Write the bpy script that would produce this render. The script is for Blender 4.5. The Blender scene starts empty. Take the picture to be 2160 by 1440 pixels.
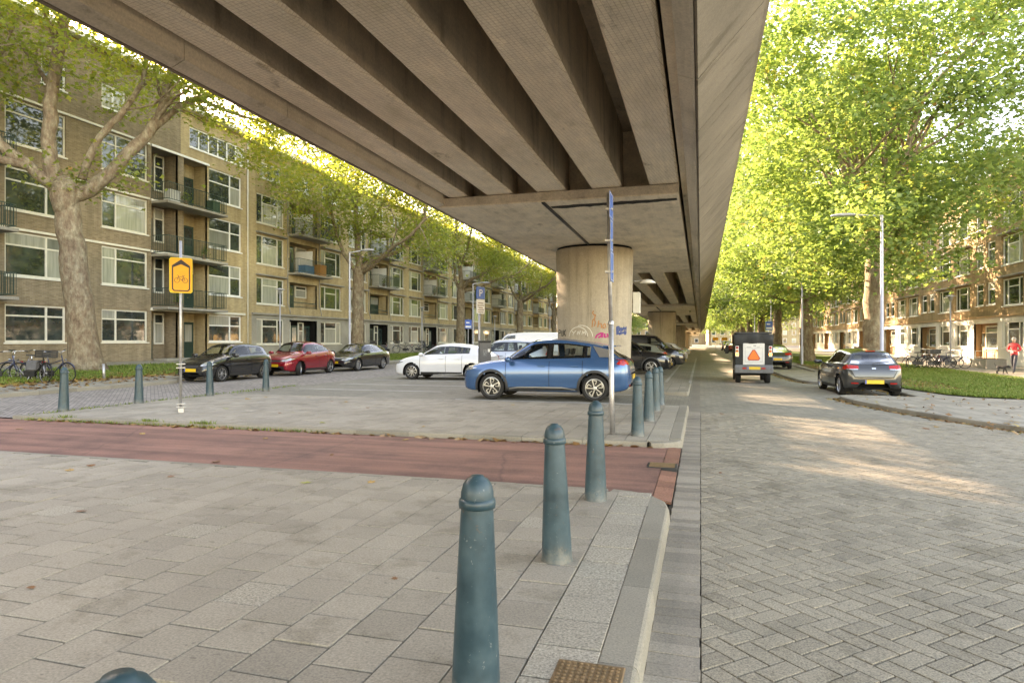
import bpy, bmesh, math, random
import numpy as np
from mathutils import Vector, Matrix
from mathutils.bvhtree import BVHTree

# ------------------------------------------------------------------ camera, sky, sun, exposure
SC = bpy.context.scene
COL = SC.collection
H = 1.5                                   # camera height above the near pavement
YAW = math.atan(398.0 / 1380.0)           # the street runs along +Y, the camera looks to the left of it
CT, ST = math.cos(YAW), math.sin(YAW)
cam_data = bpy.data.cameras.new('camera')
cam_data.sensor_width = 36.0
cam_data.lens = 36.0 * 1380.0 / 2160.0
cam_data.shift_y = -2.0 / 2160.0
cam_data.clip_start = 0.05
cam_data.clip_end = 4000
cam = bpy.data.objects.new('camera', cam_data)
COL.objects.link(cam)
cam.location = (0, 0, H)
cam.rotation_euler = (math.radians(90), 0, YAW)
SC.camera = cam

SUN_EL = math.radians(22.4)
SUN_AZ = math.radians(36.0)               # measured from -X towards +Y
SUN_DIR = Vector((-math.cos(SUN_AZ) * math.cos(SUN_EL), math.sin(SUN_AZ) * math.cos(SUN_EL), math.sin(SUN_EL)))
world = bpy.data.worlds.new('World')
SC.world = world
world.use_nodes = True
wn = world.node_tree
for n in list(wn.nodes):
    wn.nodes.remove(n)
sky = wn.nodes.new('ShaderNodeTexSky')
sky.sky_type = 'NISHITA'
sky.sun_disc = False
sky.sun_elevation = SUN_EL
# nishita: rotation 0 puts the sun at +Y, growing clockwise seen from above
sky.sun_rotation = math.atan2(SUN_DIR.x, SUN_DIR.y)
sky.air_density = 1.0
sky.dust_density = 0.7
bg = wn.nodes.new('ShaderNodeBackground')
bg.inputs["Strength"].default_value = 0.15
wo = wn.nodes.new('ShaderNodeOutputWorld')
wn.links.new(sky.outputs[0], bg.inputs[0])
wn.links.new(bg.outputs[0], wo.inputs[0])
sun_data = bpy.data.lights.new('sun', 'SUN')
sun_data.energy = 4.0
sun_data.angle = math.radians(0.55)
sun_data.color = (1.0, 0.975, 0.94)
sun = bpy.data.objects.new('sun', sun_data)
COL.objects.link(sun)
sun.rotation_euler = SUN_DIR.to_track_quat('Z', 'Y').to_euler()
vs = SC.view_settings
vs.view_transform = 'Standard'
vs.look = 'None'
vs.exposure = 3.26
vs.use_white_balance = True
vs.white_balance_temperature = 10500
vs.white_balance_tint = 22
vs.gamma = 1.0
vs.use_curve_mapping = False
SC.render.engine = 'CYCLES'
cy = SC.cycles
cy.max_bounces = 7
cy.diffuse_bounces = 5
cy.glossy_bounces = 3
cy.transmission_bounces = 4
cy.transparent_max_bounces = 6
cy.caustics_reflective = False
cy.caustics_refractive = False
cy.use_denoising = True
cy.sample_clamp_indirect = 6

random.seed(7)
RNG = np.random.default_rng(11)

def at(px, py, z=0.0):
    """world point seen at a pixel of the 2160x1440 photograph, on the level z"""
    d = 1380.0 * (H - z) / (py - 718.0)
    u = (px - 1080.0) / 1380.0
    return Vector((d * (u * CT - ST), d * (CT + u * ST), z))

def along(px, x):
    """Y on the line X = x under pixel column px"""
    u = (px - 1080.0) / 1380.0
    d = x / (u * CT - ST)
    return d * (CT + u * ST)

# ------------------------------------------------------------------ mesh helpers
class MB:
    def __init__(s):
        s.v, s.f, s.m = [], [], []
    def add(s, verts, faces, mi=0):
        b = len(s.v)
        s.v.extend([tuple(p) for p in verts])
        s.f.extend([tuple(i + b for i in f) for f in faces])
        s.m.extend([mi] * len(faces))
        return s
    def box(s, x0, x1, y0, y1, z0, z1, mi=0):
        return s.add([(x0,y0,z0),(x1,y0,z0),(x1,y1,z0),(x0,y1,z0),(x0,y0,z1),(x1,y0,z1),(x1,y1,z1),(x0,y1,z1)],
                     [(0,3,2,1),(4,5,6,7),(0,1,5,4),(1,2,6,5),(2,3,7,6),(3,0,4,7)], mi)
    def bbox(s, x0, x1, y0, y1, z0, z1, b=0.01, mi=0):
        """box with chamfered edges on all sides"""
        pts = []
        for z, i in ((z0, b), (z0 + b, 0), (z1 - b, 0), (z1, b)):
            pts.append([(x0+i+(b if i==0 else 0)*0, y0+i, z),(x1-i, y0+i, z),(x1-i, y1-i, z),(x0+i, y1-i, z)])
        v = [p for r in pts for p in r]
        f = [(3,2,1,0),(12,13,14,15)]
        for k in range(3):
            for j in range(4):
                a, c = k*4+j, k*4+(j+1)%4
                f.append((a, c, c+4, a+4))
        return s.add(v, f, mi)
    def quad(s, a, b, c, d, mi=0):
        return s.add([a,b,c,d], [(0,1,2,3)], mi)
    def tube(s, pts, radii, n=8, cap=True, mi=0):
        pts = [Vector(p) for p in pts]
        if not hasattr(radii, '__len__'):
            radii = [radii] * len(pts)
        v, f = [], []
        ref = None
        for i, p in enumerate(pts):
            t = (pts[min(i+1, len(pts)-1)] - pts[max(i-1, 0)])
            if t.length < 1e-9: t = Vector((0,0,1))
            t.normalize()
            if ref is None:
                ref = t.orthogonal().normalized()
            ref = (ref - t * ref.dot(t))
            if ref.length < 1e-6: ref = t.orthogonal()
            ref.normalize()
            w = t.cross(ref)
            for k in range(n):
                a = 2 * math.pi * k / n
                v.append(p + (ref * math.cos(a) + w * math.sin(a)) * radii[i])
        for i in range(len(pts) - 1):
            for k in range(n):
                a, b = i*n+k, i*n+(k+1)%n
                f.append((a, b, b+n, a+n))
        if cap:
            f.append(tuple(range(n-1, -1, -1)))
            f.append(tuple(range((len(pts)-1)*n, len(pts)*n)))
        return s.add(v, f, mi)
    def lathe(s, prof, n=24, c=(0,0,0), axis='z', mi=0):
        v, f = [], []
        for (r, z) in prof:
            for k in range(n):
                a = 2*math.pi*k/n
                if axis == 'z': v.append((c[0]+r*math.cos(a), c[1]+r*math.sin(a), c[2]+z))
                else: v.append((c[0]+r*math.cos(a), c[1]+z, c[2]+r*math.sin(a)))
        for i in range(len(prof)-1):
            for k in range(n):
                a, b = i*n+k, i*n+(k+1)%n
                f.append((a, b, b+n, a+n) if axis == 'z' else (a, a+n, b+n, b))
        return s.add(v, f, mi)
    def prism(s, poly, z0, z1, mi=0):
        """poly: list of (x, y), counter-clockwise"""
        n = len(poly)
        v = [(p[0], p[1], z0 if not callable(z0) else z0(p)) for p in poly] + [(p[0], p[1], z1 if not callable(z1) else z1(p)) for p in poly]
        f = [tuple(range(n-1, -1, -1)), tuple(range(n, 2*n))]
        for i in range(n):
            j = (i+1) % n
            f.append((i, j, j+n, i+n))
        return s.add(v, f, mi)
    def xform(s, M):
        s.v = [tuple(M @ Vector(p)) for p in s.v]
        return s
    def mesh(s, name):
        me = bpy.data.meshes.new(name)
        me.from_pydata(s.v, [], s.f)
        return me
    def build(s, name, mats, parent=None, smooth=False, loc=None, auto=None, recalc=False):
        me = s.mesh(name)
        if not isinstance(mats, (list, tuple)): mats = [mats]
        for m in mats: me.materials.append(m)
        if len(mats) > 1:
            me.polygons.foreach_set('material_index', s.m)
        if recalc:
            bm = bmesh.new(); bm.from_mesh(me); bmesh.ops.recalc_face_normals(bm, faces=bm.faces); bm.to_mesh(me); bm.free()
        if smooth or auto is not None:
            me.polygons.foreach_set('use_smooth', [True]*len(me.polygons))
            if auto is not None:
                me.set_sharp_from_angle(angle=math.radians(auto))
        me.update()
        return put(name, me, parent, loc)

def put(name, me, parent=None, loc=None):
    o = bpy.data.objects.new(name, me)
    COL.objects.link(o)
    if parent is not None: o.parent = parent
    if loc is not None: o.location = loc
    return o

def empty(name, loc=(0,0,0), rz=0.0, parent=None):
    o = bpy.data.objects.new(name, None)
    o.empty_display_size = 0.2
    COL.objects.link(o)
    o.location = loc
    o.rotation_euler = (0, 0, rz)
    if parent is not None: o.parent = parent
    return o

def tag(o, label=None, cat=None, group=None, kind=None):
    if label: o['label'] = label
    if cat: o['category'] = cat
    if group: o['group'] = group
    if kind: o['kind'] = kind
    return o

CH = {}
def children_of(o):
    return list(o.children)

def copy_tree(o, parent=None):
    c = o.copy()
    COL.objects.link(c)
    c.parent = parent
    for ch in children_of(o):
        copy_tree(ch, c)
    return c

def np_mesh(name, verts, faces_flat, nper, mats, parent=None, smooth=False, loc=None):
    """big uniform meshes straight from arrays; every face has nper corners"""
    me = bpy.data.meshes.new(name)
    nv = len(verts); nf = len(faces_flat) // nper
    me.vertices.add(nv); me.loops.add(nf * nper); me.polygons.add(nf)
    me.vertices.foreach_set('co', np.asarray(verts, dtype=np.float32).ravel())
    me.loops.foreach_set('vertex_index', np.asarray(faces_flat, dtype=np.int32).ravel())
    me.polygons.foreach_set('loop_start', np.arange(nf, dtype=np.int32) * nper)
    if smooth: me.polygons.foreach_set('use_smooth', np.ones(nf, dtype=bool))
    for m in (mats if isinstance(mats, (list, tuple)) else [mats]): me.materials.append(m)
    me.update(calc_edges=True)
    return put(name, me, parent, loc)
# ------------------------------------------------------------------ materials
class NT:
    def __init__(s, name):
        s.m = bpy.data.materials.new(name)
        s.m.use_nodes = True
        s.t = s.m.node_tree
        s.b = s.t.nodes['Principled BSDF']
        s.out = s.t.nodes['Material Output']
    def n(s, kind, **kw):
        nd = s.t.nodes.new(kind)
        for k, v in kw.items():
            if k in nd.inputs.keys() if hasattr(nd.inputs, 'keys') else False:
                pass
            setattr(nd, k, v)
        return nd
    def l(s, a, b):
        s.t.links.new(a, b)
    def coord(s, kind='Object'):
        return s.n('ShaderNodeTexCoord').outputs[kind]
    def mapping(s, vec, scale=(1,1,1), rot=(0,0,0), loc=(0,0,0)):
        m = s.n('ShaderNodeMapping')
        m.inputs['Scale'].default_value = scale
        m.inputs['Rotation'].default_value = rot
        m.inputs['Location'].default_value = loc
        s.l(vec, m.inputs['Vector'])
        return m.outputs[0]
    def noise(s, vec, scale=5, detail=4, rough=0.55, col=False):
        t = s.n('ShaderNodeTexNoise')
        t.inputs['Scale'].default_value = scale
        t.inputs['Detail'].default_value = detail
        t.inputs['Roughness'].default_value = rough
        s.l(vec, t.inputs['Vector'])
        return t.outputs[1 if col else 0]
    def ramp(s, fac, stops):
        r = s.n('ShaderNodeValToRGB')
        el = r.color_ramp.elements
        el[0].position, el[0].color = stops[0][0], (*stops[0][1], 1)
        el[1].position, el[1].color = stops[-1][0], (*stops[-1][1], 1)
        for p, c in stops[1:-1]:
            e = el.new(p); e.color = (*c, 1)
        s.l(fac, r.inputs[0])
        return r.outputs[0]
    def mix(s, fac, a, b, mode='MIX'):
        m = s.n('ShaderNodeMix', data_type='RGBA', blend_type=mode)
        for sock, v in ((m.inputs[0], fac), (m.inputs[6], a), (m.inputs[7], b)):
            if isinstance(v, (int, float)): sock.default_value = v
            elif isinstance(v, tuple): sock.default_value = (*v, 1)
            else: s.l(v, sock)
        return m.outputs[2]
    def math(s, op, a, b=0.0, c=None):
        m = s.n('ShaderNodeMath', operation=op)
        for sock, v in zip(m.inputs, (a, b) if c is None else (a, b, c)):
            if isinstance(v, (int, float)): sock.default_value = v
            else: s.l(v, sock)
        return m.outputs[0]
    def bump(s, h, strength=0.3, dist=0.01):
        b = s.n('ShaderNodeBump')
        b.inputs['Strength'].default_value = strength
        b.inputs['Distance'].default_value = dist
        s.l(h, b.inputs['Height'])
        s.l(b.outputs[0], s.b.inputs['Normal'])
    def rnd(s):
        """one random number for each loose piece of a mesh and each object"""
        g = s.n('ShaderNodeNewGeometry').outputs['Random Per Island']
        o = s.n('ShaderNodeObjectInfo').outputs['Random']
        return s.math('FRACT', s.math('ADD', g, o), 0)
    def set(s, col=None, rough=None, metal=None, spec=None, coat=None):
        for k, v in (('Base Color', col), ('Roughness', rough), ('Metallic', metal), ('Specular IOR Level', spec), ('Coat Weight', coat)):
            if v is None: continue
            if isinstance(v, tuple): s.b.inputs[k].default_value = (*v, 1)
            elif isinstance(v, (int, float)): s.b.inputs[k].default_value = v
            else: s.l(v, s.b.inputs[k])
        return s.m

def sc(c, f):
    return tuple(min(1.0, x * f) for x in c)

def speckle(name, col, rough=0.85, var=0.18, big=0.6, fine=60, bump=0.25, pieces=0.12, coord='Object', stain=0.25, world=True, spec=0.3, spots=0.0):
    """stone, concrete, paving: grain, blotches and a tone of its own for each piece"""
    k = NT(name)
    if world:
        v = k.n('ShaderNodeNewGeometry').outputs['Position']
    else:
        v = k.coord(coord)
    a = k.noise(v, fine, 3, 0.7)
    b = k.noise(v, big, 5, 0.6)
    c1 = k.ramp(a, [(0.25, sc(col, 1 - var*1.6)), (0.5, col), (0.75, sc(col, 1 + var*1.5))])
    c2 = k.ramp(b, [(0.3, (1-stain,)*3), (0.65, (1+0.0,)*3)])
    c = k.mix(1.0, c1, c2, 'MULTIPLY')
    if spots:
        sp = k.noise(v, 11, 2, 0.5)
        c = k.mix(k.ramp(sp, [(0.70, (0, 0, 0)), (0.735, (spots,)*3)]), c, sc(col, 0.42))
        bl = k.noise(v, 1.9, 5, 0.7)
        c = k.mix(1.0, c, k.ramp(bl, [(0.33, (0.74, 0.73, 0.70)), (0.46, (1, 1, 1))]), 'MULTIPLY')
    if pieces > 0:
        r = k.rnd()
        p = k.ramp(r, [(0, (1-pieces*1.6,)*3), (0.5, (1-pieces*.5,)*3), (1, (1,)*3)])
        c = k.mix(1.0, c, p, 'MULTIPLY')
    k.set(col=c, rough=rough, spec=spec)
    if bump: k.bump(a, bump, 0.004)
    return k.m

def plain(name, col, rough=0.5, metal=0.0, spec=0.5, coat=0.0, var=0.0, scale=8):
    k = NT(name)
    k.set(col=col, rough=rough, metal=metal, spec=spec, coat=coat)
    if var:
        v = k.coord('Object')
        a = k.noise(v, scale, 4, 0.6)
        k.set(col=k.ramp(a, [(0.3, sc(col, 1-var)), (0.7, sc(col, 1+var))]))
        k.set(rough=k.ramp(a, [(0.3, (max(0.02, rough*(1-var)),)*3), (0.7, (min(1, rough*(1+var)),)*3)]))
    return k.m

def emit_mat(name, col, strength):
    k = NT(name)
    k.set(col=col, rough=0.4)
    k.b.inputs['Emission Color'].default_value = (*col, 1)
    k.b.inputs['Emission Strength'].default_value = strength
    return k.m

def brick_wall(name, c1, c2, mortar, patch=0.25, sx=1.0):
    """facade brick in thin courses; walls stand in the YZ plane"""
    k = NT(name)
    pos = k.n('ShaderNodeNewGeometry').outputs['Position']
    sep = k.n('ShaderNodeSeparateXYZ'); k.l(pos, sep.inputs[0])
    nrm = k.n('ShaderNodeSeparateXYZ'); k.l(k.n('ShaderNodeNewGeometry').outputs['Normal'], nrm.inputs[0])
    horiz = k.math('ADD', sep.outputs[0], sep.outputs[1])
    cmb = k.n('ShaderNodeCombineXYZ'); k.l(horiz, cmb.inputs[0]); k.l(sep.outputs[2], cmb.inputs[1])
    br = k.n('ShaderNodeTexBrick')
    br.inputs['Scale'].default_value = 1.0
    br.inputs['Brick Width'].default_value = 0.22
    br.inputs['Row Height'].default_value = 0.064
    br.inputs['Mortar Size'].default_value = 0.006
    br.inputs['Mortar Smooth'].default_value = 0.3
    br.inputs['Bias'].default_value = 0.0
    br.inputs['Color1'].default_value = (*c1, 1); br.inputs['Color2'].default_value = (*c2, 1); br.inputs['Mortar'].default_value = (*mortar, 1)
    k.l(cmb.outputs[0], br.inputs['Vector'])
    b = k.noise(pos, 0.35, 5, 0.6)
    st = k.noise(k.mapping(pos, (2.5, 2.5, 0.25)), 1.0, 4, 0.6)
    c = k.mix(1.0, br.outputs[0], k.ramp(b, [(0.3, (1-patch,)*3), (0.7, (1.0,)*3)]), 'MULTIPLY')
    c = k.mix(1.0, c, k.ramp(st, [(0.35, (0.78,0.77,0.76)), (0.6, (1,1,1))]), 'MULTIPLY')
    k.set(col=c, rough=0.9, spec=0.25)
    k.bump(br.outputs[1], -0.4, 0.006)
    return k.m

def paving_mat(name, col, bw, bh, rot=0.0, mortar=0.010, offset=0.5, dark=0.45, vari=0.2, spec=0.3):
    """paving too far away to tell the bricks apart"""
    k = NT(name)
    pos = k.n('ShaderNodeNewGeometry').outputs['Position']
    v = k.mapping(pos, rot=(0, 0, rot))
    br = k.n('ShaderNodeTexBrick')
    br.offset = offset
    for kk, vv in (('Scale', 1.0), ('Brick Width', bw), ('Row Height', bh), ('Mortar Size', mortar), ('Mortar Smooth', 0.4)):
        br.inputs[kk].default_value = vv
    br.inputs['Color1'].default_value = (*sc(col, 1-vari), 1); br.inputs['Color2'].default_value = (*sc(col, 1+vari*0.6), 1)
    br.inputs['Mortar'].default_value = (*sc(col, dark), 1)
    k.l(v, br.inputs['Vector'])
    g = k.noise(pos, 90, 2, 0.7)
    b = k.noise(pos, 0.5, 5, 0.6)
    c = k.mix(1.0, br.outputs[0], k.ramp(b, [(0.3, (0.78,)*3), (0.7, (1.0,)*3)]), 'MULTIPLY')
    c = k.mix(0.6, c, k.ramp(g, [(0.25, (0.7,)*3), (0.75, (1.25,)*3)]), 'MULTIPLY')
    k.set(col=c, rough=0.88, spec=spec)
    k.bump(br.outputs[1], -0.3, 0.004)
    return k.m

def concrete(name, col, streak=(1.2, 0.12, 1.2), net=False, dark=0.45, lo=0.66):
    k = NT(name)
    pos = k.n('ShaderNodeNewGeometry').outputs['Position']
    a = k.noise(pos, 35, 4, 0.7)
    b = k.noise(pos, 0.55, 6, 0.65)
    st = k.noise(k.mapping(pos, streak), 3.0, 5, 0.65)
    c = k.ramp(a, [(0.25, sc(col, 0.78)), (0.55, col), (0.8, sc(col, 1.18))])
    c = k.mix(1.0, c, k.ramp(b, [(0.30, (lo, lo*0.985, lo*0.955)), (0.5, (0.95,0.95,0.95)), (0.75, (1.08,1.07,1.05))]), 'MULTIPLY')
    c = k.mix(1.0, c, k.ramp(st, [(0.30, (dark,dark,dark*0.95)), (0.45, (0.92,0.92,0.92)), (0.7, (1.06,1.05,1.03))]), 'MULTIPLY')
    # run-off stains and pale lime blooms with their own shapes, and the grain of the formwork
    rn = k.noise(k.mapping(pos, (1.0, 0.55, 1.0), loc=(3, 7, 1)), 1.7, 7, 0.72)
    c = k.mix(1.0, c, k.ramp(rn, [(0.29, (0.58, 0.56, 0.52)), (0.37, (0.97, 0.97, 0.96)), (0.62, (1.0, 1.0, 1.0)), (0.70, (1.16, 1.15, 1.13))]), 'MULTIPLY')
    fg = k.noise(k.mapping(pos, (14, 0.35, 14)), 1.0, 3, 0.6)
    c = k.mix(1.0, c, k.ramp(fg, [(0.36, (0.95, 0.95, 0.95)), (0.55, (1.02, 1.02, 1.02))]), 'MULTIPLY')
    h = k.math('ADD', a, k.math('MULTIPLY', st, 1.5))
    if net:
        br = k.n('ShaderNodeTexBrick'); br.offset = 0.0
        for kk, vv in (('Scale', 1.0), ('Brick Width', 0.055), ('Row Height', 0.055), ('Mortar Size', 0.0032), ('Mortar Smooth', 0.2)):
            br.inputs[kk].default_value = vv
        k.l(k.mapping(pos, rot=(0, 0, math.radians(9))), br.inputs['Vector'])
        br.inputs['Color1'].default_value = br.inputs['Color2'].default_value = (1, 1, 1, 1)
        br.inputs['Mortar'].default_value = (0.72, 0.68, 0.63, 1)
        nz = k.n('ShaderNodeSeparateXYZ'); k.l(k.n('ShaderNodeNewGeometry').outputs['Normal'], nz.inputs[0])
        c = k.mix(k.math('GREATER_THAN', k.math('ABSOLUTE', nz.outputs[2]), 0.7), c, k.mix(1.0, c, br.outputs[0], 'MULTIPLY'))
    k.set(col=c, rough=0.92, spec=0.2)
    k.bump(h, 0.35, 0.008)
    return k.m

def glass_pane(name, lo, hi, rough=0.03):
    """house window: dark room or pale curtain behind a reflecting pane, different in each"""
    k = NT(name)
    r = k.n('ShaderNodeObjectInfo').outputs['Random']
    pos = k.n('ShaderNodeNewGeometry').outputs['Position']
    w = k.noise(k.mapping(pos, (5, 5, 0.35)), 1.6, 3, 0.5)
    cur = k.ramp(w, [(0.35, sc(hi, 0.72)), (0.6, hi)])
    room = k.ramp(k.noise(pos, 1.3, 3, 0.6), [(0.35, lo), (0.7, sc(lo, 2.6))])
    sel = k.ramp(r, [(0.62, (0, 0, 0)), (0.66, (1, 1, 1))])
    c = k.mix(sel, room, cur)
    k.set(col=c, rough=rough, spec=0.7, coat=0.0)
    k.b.inputs['IOR'].default_value = 1.62
    k.bump(k.noise(pos, 1.2, 2, 0.5), 0.06, 0.02)
    return k.m

def leaf_mat(name, stops, trans, tw=0.42):
    k = NT(name)
    isl = k.n('ShaderNodeNewGeometry').outputs['Random Per Island']
    pos = k.n('ShaderNodeNewGeometry').outputs['Position']
    b = k.noise(pos, 0.55, 3, 0.6)
    f = k.math('ADD', k.math('MULTIPLY', isl, 0.55), k.math('SUBTRACT', k.math('MULTIPLY', b, 1.1), 0.28))
    c = k.ramp(f, stops)
    k.set(col=c, rough=0.42, spec=0.35)
    tr = k.n('ShaderNodeBsdfTranslucent')
    k.l(k.mix(1.0, c, trans, 'MULTIPLY'), tr.inputs[0])
    ms = k.n('ShaderNodeMixShader')
    ms.inputs[0].default_value = tw
    k.l(k.b.outputs[0], ms.inputs[1]); k.l(tr.outputs[0], ms.inputs[2])
    k.l(ms.outputs[0], k.out.inputs[0])
    return k.m

def car_paint(name, col, metal=0.35, rough=0.28):
    k = NT(name)
    pos = k.coord('Object')
    d = k.noise(k.mapping(pos, (1, 1, 1.5)), 2.2, 4, 0.6)
    lp = k.ramp(d, [(0.3, (max(0.05, rough*0.8),)*3), (0.75, (min(0.9, rough*1.35),)*3)])
    k.set(col=col, rough=rough, metal=metal, spec=0.5, coat=1.0)
    k.b.inputs['Coat Roughness'].default_value = 0.05
    return k.m

def asphalt(name, col):
    """worn coloured asphalt: coarse grit, wheel-polished bands along X, patches, hairline cracks"""
    k = NT(name)
    pos = k.n('ShaderNodeNewGeometry').outputs['Position']
    g = k.noise(pos, 120, 3, 0.75)
    b = k.noise(pos, 0.7, 6, 0.7)
    st = k.noise(k.mapping(pos, (0.16, 2.6, 1)), 1.3, 4, 0.6)
    sp = k.noise(pos, 9, 3, 0.6)
    vo = k.n('ShaderNodeTexVoronoi', feature='DISTANCE_TO_EDGE'); vo.inputs['Scale'].default_value = 0.28
    k.l(k.mix(0.12, pos, k.noise(pos, 3, 4, 0.6, col=True), 'ADD'), vo.inputs['Vector'])
    c = k.ramp(g, [(0.2, sc(col, 0.55)), (0.5, col), (0.8, sc(col, 1.55))])
    c = k.mix(1.0, c, k.ramp(b, [(0.32, (0.62, 0.65, 0.68)), (0.5, (1, 1, 1)), (0.7, (1.2, 1.14, 1.1))]), 'MULTIPLY')
    c = k.mix(1.0, c, k.ramp(st, [(0.35, (0.70, 0.71, 0.72)), (0.62, (1.1, 1.09, 1.07))]), 'MULTIPLY')
    c = k.mix(k.ramp(sp, [(0.66, (0, 0, 0)), (0.74, (0.35, 0.35, 0.35))]), c, (0.12, 0.10, 0.09))
    c = k.mix(k.ramp(vo.outputs[0], [(0.0015, (0.40,)*3), (0.005, (0, 0, 0))]), c, (0.07, 0.05, 0.045))
    k.set(col=c, rough=0.88, spec=0.3)
    k.bump(g, 0.5, 0.006)
    return k.m

M = {}
M['tile'] = speckle('concrete_tile', (0.360, 0.316, 0.252), var=0.22, spots=0.55, fine=75, pieces=0.11, stain=0.24, bump=0.3)
M['tile_pale'] = speckle('pale_speckled_tile', (0.375, 0.335, 0.268), var=0.42, fine=70, pieces=0.08, stain=0.16, bump=0.35)
M['kerb'] = speckle('kerb_stone', (0.31, 0.278, 0.22), var=0.22, fine=85, pieces=0.14, stain=0.28)
M['joint'] = speckle('joint_sand', (0.085, 0.075, 0.058), var=0.35, fine=50, pieces=0, stain=0.2)
M['road_brick'] = speckle('road_brick', (0.335, 0.290, 0.220), var=0.42, spots=0.4, fine=95, pieces=0.13, stain=0.22, bump=0.45)
M['gutter_brick'] = speckle('gutter_brick', (0.345, 0.30, 0.24), var=0.24, fine=90, pieces=0.22, stain=0.2)
M['road_far'] = paving_mat('brick_road', (0.305, 0.272, 0.213), 0.21, 0.105, math.radians(45), 0.007, dark=0.62)
M['street_far'] = paving_mat('red_grey_brick_street', (0.33, 0.285, 0.25), 0.21, 0.10, math.radians(45), 0.010, dark=0.55, vari=0.28)
M['parking'] = paving_mat('parking_brick', (0.285, 0.255, 0.20), 0.21, 0.10, 0.0, 0.008, dark=0.6)
M['pave_far'] = paving_mat('far_tile_paving', (0.335, 0.30, 0.24), 0.32, 0.32, math.radians(90), 0.008, dark=0.5)
M['asphalt_red'] = asphalt('red_asphalt', (0.265, 0.135, 0.104))
M['asphalt_red_patch'] = speckle('worn_red_paving', (0.36, 0.17, 0.115), var=0.3, fine=60, pieces=0.2, stain=0.3)
M['ground'] = speckle('bare_ground', (0.16, 0.14, 0.11), var=0.3, fine=6, pieces=0, stain=0.3)
M['soil'] = speckle('leaf_strewn_soil', (0.20, 0.15, 0.09), var=0.45, fine=14, pieces=0, stain=0.35)
M['turf'] = speckle('turf', (0.085, 0.125, 0.028), var=0.5, fine=9, pieces=0, stain=0.35, big=0.25)
M['line'] = speckle('white_road_paint', (0.62, 0.61, 0.57), var=0.2, fine=30, pieces=0, stain=0.35)
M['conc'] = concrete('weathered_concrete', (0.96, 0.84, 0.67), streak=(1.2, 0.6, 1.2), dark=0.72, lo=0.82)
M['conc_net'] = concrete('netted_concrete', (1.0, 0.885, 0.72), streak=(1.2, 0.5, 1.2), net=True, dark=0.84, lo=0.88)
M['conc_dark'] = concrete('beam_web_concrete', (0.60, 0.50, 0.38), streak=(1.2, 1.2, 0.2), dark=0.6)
M['conc_pale'] = concrete('pale_concrete', (0.74, 0.66, 0.54), dark=0.75)
M['conc_col'] = concrete('column_concrete', (0.44, 0.375, 0.29), streak=(1.6, 1.6, 0.10), dark=0.6)
M['black'] = plain('black_gap', (0.012, 0.011, 0.010), 0.9, spec=0.1)
M['rubber'] = plain('tyre_rubber', (0.022, 0.021, 0.020), 0.75, spec=0.3, var=0.25, scale=20)
M['blackplastic'] = plain('black_plastic', (0.028, 0.028, 0.028), 0.5, var=0.2)
M['gloss_black'] = plain('gloss_black', (0.010, 0.010, 0.011), 0.12, spec=0.6)
M['galv'] = plain('galvanised_steel', (0.46, 0.45, 0.44), 0.42, metal=0.75, var=0.18, scale=14)
M['lamp_grey'] = plain('lamp_post_paint', (0.38, 0.38, 0.42), 0.45, metal=0.2, var=0.12, scale=5)
M['chrome'] = plain('chrome', (0.72, 0.72, 0.72), 0.12, metal=1.0)
M['alloy'] = plain('alloy_silver', (0.50, 0.50, 0.50), 0.28, metal=0.85)
M['cream'] = plain('cream_paint', (0.66, 0.63, 0.54), 0.45, var=0.08, scale=3)
M['white'] = plain('white_paint', (0.78, 0.77, 0.73), 0.45, var=0.06, scale=3)
M['render_white'] = speckle('white_render', (0.72, 0.705, 0.66), var=0.08, fine=20, pieces=0, stain=0.16, bump=0.12)
M['render_grey'] = speckle('grey_plinth_render', (0.36, 0.335, 0.28), var=0.14, fine=20, pieces=0, stain=0.3, bump=0.15)
M['dark_green'] = plain('dark_green_paint', (0.016, 0.045, 0.036), 0.35, var=0.2)
M['brown_wood'] = plain('brown_panelling', (0.36, 0.22, 0.115), 0.5, var=0.15, scale=4)
M['slab'] = speckle('balcony_slab', (0.34, 0.315, 0.27), var=0.15, fine=25, pieces=0, stain=0.35)
M['pane'] = glass_pane('house_window_pane', (0.018, 0.024, 0.022), (0.36, 0.36, 0.31))
def car_glass():
    k = NT('car_glass')
    tr = k.n('ShaderNodeBsdfTransparent'); tr.inputs[0].default_value = (0.74, 0.79, 0.77, 1)
    gl = k.n('ShaderNodeBsdfGlossy'); gl.inputs['Roughness'].default_value = 0.015; gl.inputs[0].default_value = (1, 1, 1, 1)
    fr = k.n('ShaderNodeFresnel'); fr.inputs[0].default_value = 1.48
    ms = k.n('ShaderNodeMixShader'); k.l(fr.outputs[0], ms.inputs[0]); k.l(tr.outputs[0], ms.inputs[1]); k.l(gl.outputs[0], ms.inputs[2])
    k.l(ms.outputs[0], k.out.inputs[0])
    return k.m
M['carglass'] = car_glass()
M['brick_dark'] = brick_wall('dark_brown_brick', (0.245, 0.182, 0.115), (0.35, 0.268, 0.175), (0.34, 0.295, 0.225))
M['brick_yellow'] = brick_wall('ochre_brick', (0.47, 0.34, 0.175), (0.58, 0.44, 0.245), (0.46, 0.40, 0.29))
M['brick_orange'] = brick_wall('orange_ochre_brick', (0.36, 0.235, 0.12), (0.46, 0.315, 0.17), (0.38, 0.33, 0.25))
M['bollard'] = None
M['roof_tile'] = speckle('roof_tiles', (0.10, 0.075, 0.06), var=0.3, fine=8, pieces=0)
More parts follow.
